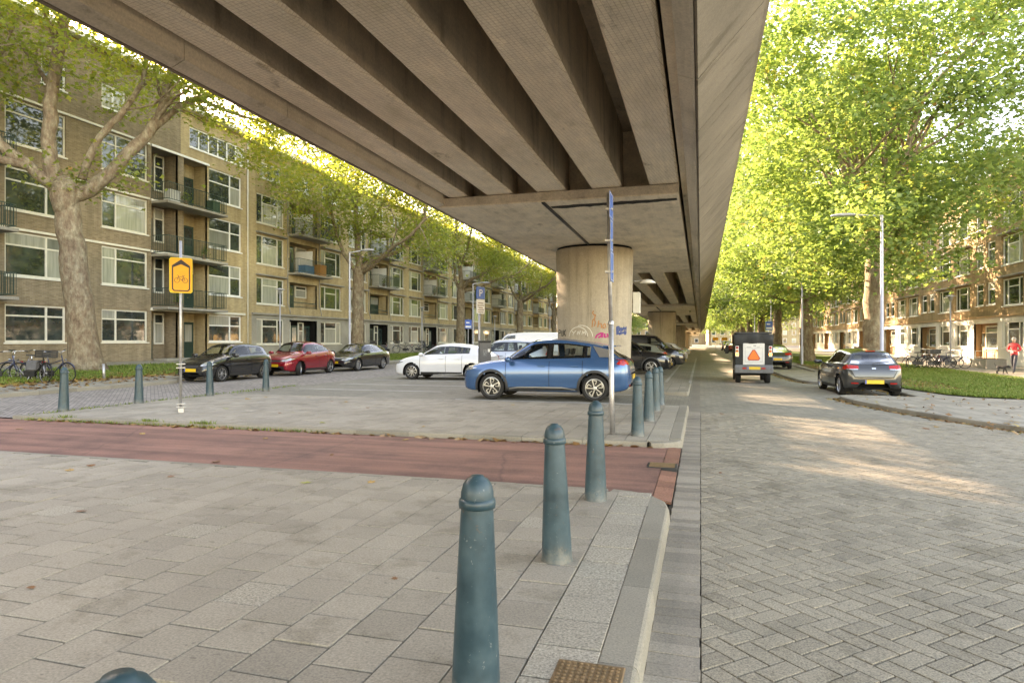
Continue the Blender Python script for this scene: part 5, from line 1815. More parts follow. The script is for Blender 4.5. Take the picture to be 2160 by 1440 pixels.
hatch('parked_car', (-8.2, 27.6, -0.045), math.pi, paint('silver', (0.42, 0.44, 0.46), 0.6, 0.28), 'silver sport utility car between the white hatchback and the white van', SUVP, rim=('multi', 5, 0.1))
VAN = dict(L=5.1, W=1.93, H=1.95, wb=3.2, fo=0.90, wr=0.335, hoodA=0.95, hoodC=1.15, cowl=0.85, roof=1.65, peak=2.6, rend=4.95, tail=5.03, ztail=1.15, beltf=1.08, beltr=1.12, drop=0.05, zb=0.24, bpillar=2.05, rail=0.80, N=84)
hatch('parked_van', (-7.9, 30.7, -0.045), math.pi, paint('white', 0), 'white panel van parked behind the silver sport utility car', VAN, van=True, cat='van', rim=('multi', 5, 0.1))
# right bay row beyond the first column
hatch('parked_car', (-3.55, 31.4, -0.05), 0, paint('black', 0), 'black sport utility car facing the road just past the first column', SUVP, rim=('double', 5, 0), darktrim=True)
hatch('parked_car', (-3.6, 34.3, -0.05), math.pi, paint('sage', (0.30, 0.32, 0.26), 0.4, 0.3), 'pale grey-green hatchback with its tail to the road past the black utility car', WPOLO, bigtail=True)
VANB = dict(VAN); VANB.update(H=1.88, L=5.0)
hatch('parked_van', (-3.3, 37.4, -0.05), 0, paint('black', 0), 'black people carrier facing the road beneath the viaduct', VANB, van=True, cat='van', rim=('multi', 7, 0.1))
hatch('parked_car', (-3.2, 40.6, -0.05), math.pi, paint('silver', 0), 'silver hatchback tail to the road, next beyond the black people carrier', WPOLO)
hatch('parked_car', (-3.1, 43.6, -0.05), 0, paint('grey', (0.12, 0.125, 0.13), 0.5, 0.3), 'dark grey hatchback facing the road, second beyond the black people carrier', WPOLO)
hatch('parked_car', (-3.1, 46.6, -0.05), 0, paint('silver', 0), 'silver car facing the road, third beyond the black people carrier', SUVP)
hatch('parked_car', (-3.2, 49.6, -0.05), math.pi, paint('white', 0), 'white car tail to the road, fourth beyond the black people carrier', WPOLO)
hatch('parked_car', (-3.0, 64.5, -0.05), 0, paint('silver', 0), 'small silver car parked just past the second column', WPOLO)
# right side of the road
KIA = dict(L=4.065, W=1.725, H=1.45, wb=2.58, fo=0.83, wr=0.315, hoodA=0.76, hoodC=0.98, cowl=1.06, roof=1.85, peak=2.35, rend=3.62, tail=3.93, ztail=0.97, beltf=0.92, beltr=0.99, drop=0.09, bpillar=2.32, cpillar=3.10, dlo_end=3.30, dlo_end_low=3.40, N=110, rearplate=0.46, rail=0.63)
kia = hatch('parked_car', (4.88, 23.75, zr(4.9)), math.radians(92.6), paint('graphite', (0.028, 0.032, 0.034), 0.2, 0.3), 'graphite grey hatchback seen from behind in the bay at the right kerb', KIA, bigtail=True, rim=('multi', 8, 0.2))
w_ = KIA['W']/2
kia.patch('brake_lamp', [(-0.14, 1.345), (0.14, 1.345)], [(-0.13, 1.365), (0.13, 1.365)], 'B', 'taillamp', nu=6, nv=2, off=0.02)
kia.patch('tailgate_seam', [(-w_*0.60, 0.585), (-w_*0.3, 0.555), (w_*0.3, 0.555), (w_*0.60, 0.585)], [(-w_*0.60, 0.597), (-w_*0.3, 0.567), (w_*0.3, 0.567), (w_*0.60, 0.597)], 'B', 'black', nu=16, nv=2, off=0.005)
for sg in (1, -1):
    kia.patch('tailgate_seam', [(sg*w_*0.60, 0.59), (sg*w_*0.615, 0.59)], [(sg*w_*0.74, 0.83), (sg*w_*0.755, 0.83)], 'B', 'black', nu=2, nv=6, off=0.005)
    kia.patch('reversing_lamp', [(sg*w_*0.50, 0.815), (sg*w_*0.84, 0.815)], [(sg*w_*0.50, 0.845), (sg*w_*0.84, 0.845)], 'B', 'headlamp', nu=6, nv=3, off=0.011)
kia.patch('emblem', [(-0.055, 0.835), (0.055, 0.835)], [(-0.055, 0.875), (0.055, 0.875)], 'B', 'chrome', nu=4, nv=3, off=0.010)
mb = MB(); mb.tube([(-1.93, 0.02, 1.0), (-1.94, -0.1, 1.03), (-1.92, -0.42, 1.06)], 0.012, 5); mb.build('wiper', M['blackplastic'], kia.root)
ALFA = dict(WPOLO); ALFA.update(L=4.35, W=1.8, H=1.46, tail=4.2, rend=3.7, rearplate=0.60)
hatch('parked_car', (4.3, 43.2, zr(4.3)), math.pi/2, paint('graphite', 0), 'dark grey car partly hidden behind the small utility truck', ALFA, bigtail=True)
hatch('parked_car', (4.6, 100.5, zr(4.6)), math.pi/2, paint('red2', (0.25, 0.02, 0.02), 0.3, 0.3), 'small distant red car at the right kerb beyond the utility truck', WPOLO)
hatch('parked_car', (4.4, 108, zr(4.6)), math.pi/2, paint('white', 0), 'small distant white car at the right kerb beyond the red one', WPOLO)
hatch('parked_car', (4.2, 116, zr(4.6)), math.pi/2, paint('navy', (0.02, 0.03, 0.07), 0.4, 0.3), 'small distant navy car, farthest at the right kerb', SUVP)
# ------------------------------------------------------------------ bollards
def bollard_mat():
    k = NT('bollard_paint')
    v = k.n('ShaderNodeNewGeometry').outputs['Position']
    a = k.noise(v, 7, 5, 0.65)
    b = k.noise(v, 45, 3, 0.7)
    c = k.ramp(a, [(0.3, (0.015, 0.040, 0.050)), (0.55, (0.025, 0.062, 0.075)), (0.75, (0.042, 0.082, 0.094))])
    c = k.mix(k.ramp(b, [(0.66, (0,0,0)), (0.74, (0.7,0.7,0.7))]), c, (0.22, 0.235, 0.225))
    d_ = k.noise(v, 16, 4, 0.7)
    c = k.mix(k.ramp(d_, [(0.64, (0,0,0)), (0.69, (0.85,0.85,0.85))]), c, (0.075, 0.062, 0.05))
    ob = k.n('ShaderNodeSeparateXYZ'); k.l(k.coord('Object'), ob.inputs[0])
    sp_ = k.math('ADD', k.math('MULTIPLY', ob.outputs[2], -3.2), k.noise(v, 13, 5, 0.75))
    c = k.mix(k.ramp(sp_, [(0.18, (0,0,0)), (0.62, (0.8,0.8,0.8))]), c, (0.17, 0.155, 0.125))
    k.set(col=c, rough=k.ramp(a, [(0.3, (0.30,)*3), (0.7, (0.52,)*3)]), spec=0.5)
    k.bump(b, 0.12, 0.003)
    return k.m
M['bollard'] = bollard_mat()
def bollard(loc, label, lean=(0, 0)):
    o = empty('bollard', loc)
    o.rotation_euler = (lean[0], lean[1], random.uniform(0, 3))
    tag(o, label, 'bollard', 'green bollards along the pavement edge')
    return o
BP = None
BOLL = [(-0.945, 0.90, 0, 'green cast bollard of which only the dome shows at the lower left edge'),
        (-0.915, 2.62, 0, 'large green bollard in the foreground, cut by the bottom edge'),
        (-0.946, 4.39, 0, 'green bollard second from the foreground, standing near the kerb before the red path'),
        (-0.954, 6.16, 0, 'green bollard at the corner of the pavement beside the red cycle path'),
        (-0.955, 10.48, 0, 'green bollard beside the tall sign pole beyond the red path'),
        (-0.93, 12.45, 0, 'second green bollard beyond the red path on the road side'),
        (-0.93, 14.35, 0, 'third green bollard beyond the red path on the road side'),
        (-0.935, 16.2, -0.06, 'farthest green bollard on the road side, behind the blue car\'s tail'),
        (-13.05, 10.75, 0, 'green bollard nearest the parked bicycles at the left edge'),
        (-12.95, 12.6, 0, 'green bollard between the yellow sign and the bicycles'),
        (-12.85, 14.85, 0, 'green bollard in front of the black three-door car'),
        (-12.75, 17.1, 0, 'green bollard in front of the red car')]
for i, (x, y, z, lab) in enumerate(BOLL):
    o = bollard((x, y, z), lab, (random.uniform(-.022, .022), random.uniform(-.022, .022)))
    if BP is None:
        mb = MB(); mb.lathe([(0.112, -0.05), (0.112, 0.0), (0.104, 0.02), (0.096, 0.22), (0.0835, 0.5), (0.070, 0.77), (0.068, 0.795)], 28); a = mb.build('post', M['bollard'], o, smooth=True)
        mb = MB(); mb.lathe([(0.066, 0.795), (0.0775, 0.798), (0.0785, 0.812), (0.0785, 0.824), (0.074, 0.834), (0.068, 0.838)], 28); b = mb.build('collar', M['bollard'], o, smooth=True)
        mb = MB(); mb.lathe([(0.070, 0.835), (0.069, 0.862), (0.061, 0.893), (0.046, 0.915), (0.030, 0.924), (0.026, 0.931), (0.001, 0.933)], 28); c = mb.build('dome', M['bollard'], o, smooth=True)
        BP = (a.data, b.data, c.data)
    else:
        for nm, me in zip(('post', 'collar', 'dome'), BP): put(nm, me, o)

# iron cover in the foreground and the small drain at the mouth of the cycle path
M['rust'] = plain('rusty_iron', (0.23, 0.145, 0.075), 0.7, metal=0.3, var=0.35, scale=30)
dc = empty('drain_cover', (-0.43, 2.86, 0.0))
tag(dc, 'rusty brown iron cover with raised studs let into the kerb at the bottom edge', 'drain cover')
mb = MB(); mb.bbox(-0.21, 0.10, -0.20, 0.16, -0.03, 0.008, 0.006); mb.build('frame', M['rust'], dc)
mb = MB()
for i in range(10):
    for j in range(11):
        x, y = -0.185 + i*0.0285, -0.17 + j*0.030
        mb.lathe([(0.010, 0.007), (0.009, 0.014), (0.001, 0.016)], 6, (x, y, 0))
tag(mb.build('studs', M['rust'], dc), kind='stuff')
gd = empty('drain_grate', (-0.45, 8.45, -0.076))
tag(gd, 'small sunken iron drain grate where the red cycle path meets the gutter', 'drain grate')
mb = MB(); mb.bbox(-0.20, 0.17, -0.16, 0.16, -0.03, 0.006, 0.005); mb.build('frame', M['blackplastic'], gd)
for i in range(6):
    mb = MB(); mb.box(-0.17, 0.14, -0.13+i*0.05, -0.105+i*0.05, 0.007, 0.013); mb.build('bar', M['rust'], gd)

# ------------------------------------------------------------------ signs
M['sign_blue'] = plain('sign_blue', (0.03, 0.12, 0.42), 0.35, var=0.08)
M['sign_yellow'] = plain('sign_yellow', (0.80, 0.335, 0.01), 0.4, var=0.06)
M['sign_edge'] = plain('sign_edge_yellow', (0.80, 0.62, 0.03), 0.45)
M['sign_black'] = plain('sign_black', (0.025, 0.015, 0.015), 0.5)
M['sign_brown'] = plain('sign_dark_print', (0.11, 0.035, 0.012), 0.5)
M['sign_white'] = plain('sign_white', (0.75, 0.74, 0.72), 0.4)
M['sign_back'] = plain('sign_back_grey', (0.30, 0.30, 0.31), 0.5, metal=0.4, var=0.15)

sp = empty('sign_pole', (-1.37, 10.5, 0))
tag(sp, 'tall grey steel pole with blue signs seen edge-on in front of the blue car', 'sign pole')
mb = MB(); mb.tube([(0.02, 0, -0.02), (0.0, 0, 0.6), (-0.01, 0, 1.78)], [0.044, 0.043, 0.043], 14); mb.build('lower_pole', M['galv'], sp, smooth=True)
mb = MB(); mb.tube([(-0.01, 0, 1.76), (-0.03, 0, 2.6), (-0.05, 0, 3.86)], 0.031, 12); mb.lathe([(0.05, 1.76), (0.05, 1.80), (0.032, 1.82)], 12, (-0.01, 0, 0)); mb.build('upper_pole', M['galv'], sp, smooth=True)
for (z0, z1, w) in ((3.44, 3.86, 0.42), (2.93, 3.43, 0.30), (2.44, 2.92, 0.34)):
    xo = -0.03 - 0.012*(z0-2)
    mb = MB(); mb.box(xo+0.035, xo+0.041, -w/2, w/2, z0, z1); s_ = mb.build('sign_plate', M['sign_back'], sp)
    mb = MB(); mb.box(xo+0.0415, xo+0.045, -w/2+0.004, w/2-0.004, z0+0.004, z1-0.004); mb.build('sign_face', M['sign_blue'], s_)
    mb = MB()
    for zz in (z0+0.02, z1-0.028): mb.box(xo+0.0455, xo+0.0465, -w/2+0.02, w/2-0.02, zz, zz+0.008)
    for yy in (-w/2+0.02, w/2-0.028): mb.box(xo+0.0455, xo+0.0465, yy, yy+0.008, z0+0.029, z1-0.029)
    mb.build('sign_border', M['sign_white'], s_)
for zz in (2.6, 3.1, 3.6):
    mb = MB(); mb.bbox(-0.10, 0.02, -0.04, 0.04, zz-0.02, zz+0.02, 0.004); mb.build('clamp', M['galv'], sp)

def flat_ring(mb, cx, cz, r0, r1, n, y, a0=0, a1=360):
    v = []
    for k in range(n+1):
        a = math.radians(a0+(a1-a0)*k/n)
        v += [(cx+r0*math.cos(a), y, cz+r0*math.sin(a)), (cx+r1*math.cos(a), y, cz+r1*math.sin(a))]
    mb.add(v, [(2*k, 2*k+1, 2*k+3, 2*k+2) for k in range(n)])
def flat_line(mb, pts, w, y):
    for a, b in zip(pts, pts[1:]):
        a, b = Vector(a), Vector(b)
        d = (b-a).normalized(); n = Vector((-d.y, d.x))*w/2; e = d*w*0.35
        mb.add([((a-e+n).x, y, (a-e+n).y), ((a-e-n).x, y, (a-e-n).y), ((b+e-n).x, y, (b+e-n).y), ((b+e+n).x, y, (b+e+n).y)], [(0,1,2,3)])

ys_ = empty('diversion_sign', (-10.42, 11.2, 0), math.radians(48))
tag(ys_, 'yellow cycle diversion sign with black arrow frame on a galvanised pole', 'sign')
mb = MB(); mb.tube([(0, 0.04, -0.05), (0, 0.04, 3.58)], 0.026, 12); mb.build('pole', M['galv'], ys_, smooth=True)
for zz in (0.10, 0.17, 0.92, 1.0):
    mb = MB(); mb.bbox(-0.085, 0.085, 0.0, 0.08, zz, zz+0.02, 0.004); mb.build('clamp', M['galv'], ys_)
mb = MB(); mb.bbox(-0.05, 0.05, -0.01, 0.09, -0.02, 0.09, 0.006); mb.build('foot', M['galv'], ys_)
wS, z0, z1 = 0.215, 2.49, 3.22
rc = [(-wS+0.03, z0), (wS-0.03, z0), (wS, z0+0.03), (wS, z1-0.03), (wS-0.03, z1), (-wS+0.03, z1), (-wS, z1-0.03), (-wS, z0+0.03)]
mb = MB(); n = len(rc)
mb.add([(x, 0.0, z) for x, z in rc] + [(x, -0.035, z) for x, z in rc], [tuple(range(n)), tuple(range(2*n-1, n-1, -1))] + [(i, n+i, n+(i+1)%n, (i+1)%n) for i in range(n)])
board = mb.build('sign_board', M['sign_edge'], ys_, recalc=True)
mb = MB(); mb.add([(x*0.965, -0.0365, z0+(z-z0)*0.975+0.009) for x, z in rc], [tuple(range(n))]); mb.build('sign_face', M['sign_yellow'], board)
mb = MB(); y_ = -0.0385
a_ = wS-0.045
mb.add([(-a_, y_, z1-0.215), (-a_, y_, z1-0.165), (0, y_, z1-0.035), (a_, y_, z1-0.165), (a_, y_, z1-0.215), (0, y_, z1-0.135)], [(0,5,2,1), (5,4,3,2)])
flat_line(mb, [(-a_+0.012, z1-0.20), (-a_+0.012, z0+0.08), (-a_+0.045, z0+0.045), (a_-0.045, z0+0.045), (a_-0.012, z0+0.08), (a_-0.012, z1-0.20)], 0.024, y_-0.0006)
mb.build('arrow_frame', M['sign_black'], board)
mb = MB(); y_ = -0.0385; cz = z0+0.26
for cx in (-0.075, 0.075): flat_ring(mb, cx, cz, 0.044, 0.053, 22, y_)
flat_line(mb, [(-0.075, cz), (-0.045, cz+0.10), (-0.075, cz+0.105)], 0.008, y_-0.0006)
flat_line(mb, [(-0.052, cz+0.075), (0.045, cz+0.075), (0.01, cz), (-0.052, cz+0.075)], 0.008, y_-0.0012)
flat_line(mb, [(0.01, cz), (0.075, cz), (0.045, cz+0.08)], 0.008, y_-0.0018)
flat_line(mb, [(0.02, cz+0.098), (0.065, cz+0.098)], 0.010, y_-0.0024)
mb.build('bicycle_symbol', M['sign_brown'], board)

def text_mesh(txt, size):
    cu = bpy.data.curves.new('t', 'FONT'); cu.body = txt; cu.size = size; cu.align_x = 'CENTER'; cu.align_y = 'CENTER'
    o = bpy.data.objects.new('t', cu); COL.objects.link(o)
    dg = bpy.context.evaluated_depsgraph_get()
    me = bpy.data.meshes.new_from_object(o.evaluated_get(dg))
    bpy.data.objects.remove(o)
    return me
pp = empty('parking_sign', (-7.12, 20.85, 0.0), math.radians(64))
tag(pp, 'blue parking sign with white panel on a grey pole above the ticket machine', 'sign')
mb = MB(); mb.tube([(0, 0.05, -0.05), (0, 0.05, 3.32)], 0.038, 12); mb.build('pole', M['lamp_grey'], pp, smooth=True)
mb = MB(); mb.box(-0.19, 0.19, -0.02, 0.0, 2.90, 3.30); s_ = mb.build('sign_plate', M['sign_blue'], pp)
tm = text_mesh('P', 0.34); tm.materials.append(M['sign_white']); t_ = put('letter', tm, s_, (0, -0.0225, 3.08)); t_.rotation_euler = (math.pi/2, 0, 0)
mb = MB(); mb.box(-0.19, 0.19, -0.02, 0.0, 2.40, 2.88); s_ = mb.build('lower_plate', M['sign_white'], pp)
mb = MB()
for i, w in enumerate((0.12, 0.15, 0.10, 0.14, 0.13)): mb.box(-w, w, -0.0235, -0.0215, 2.74-i*0.075, 2.765-i*0.075)
mb.build('print_lines', M['sign_brown'], s_)
tmc = empty('ticket_machine', (-6.92, 20.7, 0.0), math.radians(30))
tag(tmc, 'dark grey parking ticket machine standing before the white hatchback', 'ticket machine')
M['anthracite'] = plain('anthracite_paint', (0.10, 0.10, 0.105), 0.5, var=0.15)
mb = MB(); mb.bbox(-0.19, 0.19, -0.14, 0.14, 0.0, 1.44, 0.02); mb.build('cabinet', M['anthracite'], tmc)
mb = MB(); mb.bbox(-0.08, 0.04, -0.146, -0.14, 0.98, 1.20, 0.002); mb.build('screen', M['headlamp'], tmc)
mb = MB(); mb.bbox(0.08, 0.15, -0.146, -0.14, 1.12, 1.22, 0.002); mb.build('keypad', M['sign_white'], tmc)
mb = MB(); mb.bbox(-0.20, 0.20, -0.15, 0.15, 1.44, 1.50, 0.02); mb.build('cap', M['blackplastic'], tmc)

def info_sign(x, y, rz, z, label, pole_h):
    o = empty('info_sign', (x, y, zl(x) if x < -18 else zright(x)), rz)
    tag(o, label, 'sign')
    mb = MB(); mb.box(-0.32, 0.32, -0.02, 0.0, z, z+0.82); s = mb.build('sign_plate', M['sign_blue'], o)
    mb = MB(); mb.box(-0.26, 0.26, -0.023, -0.0205, z+0.10, z+0.26); mb.box(-0.2, 0.1, -0.023, -0.0205, z+0.5, z+0.6); mb.build('print', M['sign_white'], s)
    mb = MB(); mb.tube([(0, 0.04, 0), (0, 0.04, pole_h)], 0.035, 8); mb.build('pole', M['lamp_grey'], o)
info_sign(-20.5, 56.6, math.radians(35), 2.5, 'light blue information board on a post among the left plane trees', 3.4)
info_sign(6.2, 66.0, math.radians(0), 2.6, 'small blue street board right of the utility truck', 3.6)
for i, (x, y) in enumerate(((2.9, 140), (4.6, 138))):
    o = empty('road_works_sign', (x, y, zr(x)))
    tag(o, 'tiny orange sign far down the road, %s of the two' % ('left' if i == 0 else 'right'), 'sign')
    mb = MB(); mb.box(-0.55, 0.55, -0.03, 0.0, 1.7, 2.3); mb.build('sign_plate', M['sign_yellow'], o)
    mb = MB(); mb.tube([(0, 0.05, 0), (0, 0.05, 2.7)], 0.05, 6); mb.build('pole', M['galv'], o)

# ------------------------------------------------------------------ lamp posts
def lamp_post(x, y, z, top, arm, label):
    """arm: signed reach in x"""
    o = empty('street_lamp', (x, y, z)); tag(o, label, 'street lamp', 'street lamps with a flat arm')
    mb = MB(); mb.tube([(0,0,-0.1), (0,0,1.2), (0,0,1.22), (0,0,top)], [0.085, 0.08, 0.066, 0.05], 12); mb.build('pole', M['lamp_grey'], o, smooth=True, auto=40)
    s = 1 if arm > 0 else -1
    mb = MB(); mb.tube([(0,0,top-0.08), (s*0.06,0,top-0.03), (arm*0.62,0,top+0.06)], 0.034, 10); mb.build('arm', M['lamp_grey'], o, smooth=True)
    mb = MB(); v0 = len(mb.v)
    mb.lathe([(0.001, 0.075), (0.5, 0.06), (0.85, 0.03), (1.0, 0.0), (0.95, -0.035), (0.6, -0.05), (0.001, -0.05)], 18)
    mb.v = [(arm*0.80 + a*abs(arm)*0.30, b*0.17, top+0.07 + c) for a, b, c in mb.v]
    mb.build('lamp_head', M['lamp_grey'], o, smooth=True)
    return o
for i, (x, y, z, t, a, lab) in enumerate([
    (-20.4, 35.3, 0.1, 6.75, 1.5, 'grey street lamp arching over the left street in front of the second plane tree'),
    (-20.4, 57.6, 0.1, 6.7, 1.5, 'grey street lamp beside the blue information board on the left'),
    (-20.4, 90, 0.1, 6.7, 1.5, 'distant grey street lamp close to the left edge of the first column'),
    (6.5, 27.3, -0.12, 6.3, -1.6, 'grey street lamp rising behind the graphite car, arm over the road'),
    (6.5, 47.3, -0.12, 6.3, -1.6, 'grey street lamp, second from the camera on the right'),
    (6.5, 67.3, -0.12, 6.3, -1.6, 'grey street lamp, third from the camera on the right'),
    (6.5, 87.3, -0.12, 6.3, -1.6, 'grey street lamp, fourth from the camera on the right')]):
    lamp_post(x, y, z, t, a, lab)
def post_top(x, y, z, top, label):
    o = empty('path_lamp', (x, y, z)); tag(o, label, 'path lamp', 'small path lamps before the houses')
    mb = MB(); mb.tube([(0,0,-0.1), (0,0,top-0.45)], [0.055, 0.04], 10); mb.build('pole', M['lamp_grey'], o, smooth=True)
    mb = MB(); mb.lathe([(0.05, top-0.46), (0.10, top-0.30), (0.16, top-0.12), (0.17, top-0.11)], 14); mb.build('lantern', M['headlamp'], o, smooth=True)
    mb = MB(); mb.lathe([(0.30, top-0.12), (0.31, top-0.09), (0.08, top-0.02), (0.001, top)], 16); mb.build('shade', M['lamp_grey'], o, smooth=True)
for (x, y, z, t, lab) in [(-26.0, 36.3, 0.38, 4.5, 'path lamp with a wide shade before the first ochre house'), (-26.0, 58.6, 0.38, 4.4, 'path lamp with a wide shade before the second ochre house'),
                          (-26.0, 82, 0.38, 4.4, 'path lamp with a wide shade farthest along the left houses'), (15.2, 47.5, -0.2, 4.6, 'path lamp with a wide shade above the bicycles on the right')]:
    post_top(x, y, z, t, lab)

# stub post beside the thickest tree
mb = MB(); mb.tube([(0, 0, -0.05), (-0.06, 0.02, 0.55)], 0.05, 10)
o = mb.build('stub_post', M['galv'], None, smooth=True, loc=(-20.9, 18.8, zl(-20.9))); tag(o, 'short leaning grey stub post on the grass by the thickest tree', 'post')

# ------------------------------------------------------------------ graffiti on the first column
def col_pt(px, py, off=0.006):
    u = (px-1080.0)/1380.0; v = (718.0-py)/1380.0
    d = Vector((u*CT-ST, CT+u*ST, v)); o = Vector((0, 0, H))
    cx, cy_, r = -3.2, 20.4, 1.155
    a = d.x*d.x+d.y*d.y; b = 2*(d.x*(o.x-cx)+d.y*(o.y-cy_)); c = (o.x-cx)**2+(o.y-cy_)**2-r*r
    D = b*b-4*a*c
    t = (-b-math.sqrt(max(D, 0)))/(2*a)
    p = o+d*t
    rad = 1.12+(p.z-0.8)/1.6*0.04 if p.z < 2.4 else 1.16+(p.z-2.4)/1.9*0.04
    n = Vector((p.x-cx, p.y-cy_, 0)).normalized()
    return Vector((cx, cy_, p.z)) + n*(rad+off), n
def spray(strokes, w, mat, fine=3):
    mb = MB()
    for s in strokes:
        pts = []
        for (a, b) in zip(s, s[1:]):
            for k in range(fine): pts.append((a[0]+(b[0]-a[0])*k/fine, a[1]+(b[1]-a[1])*k/fine))
        pts.append(s[-1])
        v = []
        P = [col_pt(*p) for p in pts]
        for i in range(len(P)):
            t = (P[min(i+1, len(P)-1)][0] - P[max(i-1, 0)][0])
            if t.length < 1e-6: t = Vector((0,0,1))
            sd = P[i][1].cross(t.normalized())*w/2
            v += [P[i][0]-sd, P[i][0]+sd]
        mb.add(v, [(2*i, 2*i+1, 2*i+3, 2*i+2) for i in range(len(P)-1)])
    return mb.build('graffiti', mat, column1)
G_BLACK = plain('spray_black', (0.03, 0.028, 0.025), 0.8); G_WHITE = plain('spray_white', (0.62, 0.58, 0.50), 0.8, var=0.2, scale=20); G_ORANGE = plain('spray_orange', (0.42, 0.17, 0.06), 0.8, var=0.3, scale=20)
G_MAG = plain('spray_magenta', (0.45, 0.03, 0.16), 0.8, var=0.2, scale=20); G_BLUE = plain('spray_blue', (0.035, 0.06, 0.16), 0.8, var=0.3, scale=30)
spray([[(1178,709),(1178.5,696),(1182,696.5),(1182,702),(1178.5,702)], [(1184,697),(1184,708),(1187,708),(1187,697)], [(1189,708),(1189,696)], [(1193,695),(1189.5,702),(1193,709)]], 0.028, G_BLACK)
cc, rr = (1220, 709), 19.5
spray([[(cc[0]+rr*math.cos(math.radians(a)), cc[1]-rr*math.sin(math.radians(a))) for a in range(0, 181, 12)], [(cc[0]+6+24*math.cos(math.radians(a)), cc[1]+1-24*math.sin(math.radians(a))) for a in range(0, 120, 12)],
       [(1206,698),(1210,702),(1208,707)], [(1215,697),(1210,702)], [(1217,706),(1219,698),(1222,705),(1224,697)], [(1227,706),(1229,698),(1231,703),(1234,698),(1235,706)]], 0.024, G_WHITE)
spray([[(1252,655),(1250,660),(1253,664),(1257,664)], [(1249,690),(1250,676),(1253,672),(1256,680),(1254,688)], [(1261,690),(1263,676)], [(1262,683),(1268,682),(1269,692)], [(1272,686),(1276,682),(1278,690),(1272,692),(1272,686)], [(1281,684),(1286,681),(1284,692),(1288,694)], [(1256,664),(1254,672)]], 0.030, G_ORANGE)
spray([[(1256,713),(1259,707),(1266,703),(1270,702),(1268,709),(1262,712)], [(1270,712),(1272,701)], [(1276,703),(1275,711),(1280,710)], [(1281,703),(1283,711),(1286,703),(1287,713)]], 0.05, G_MAG)
spray([[(1302,706),(1301,690),(1306,689),(1307,697),(1302,699),(1308,706)], [(1310,690),(1310,706)], [(1312,698),(1316,689),(1318,706)], [(1321,688),(1320,706)], [(1301,694),(1322,692)], [(1303,703),(1322,701)]], 0.055, G_BLUE)
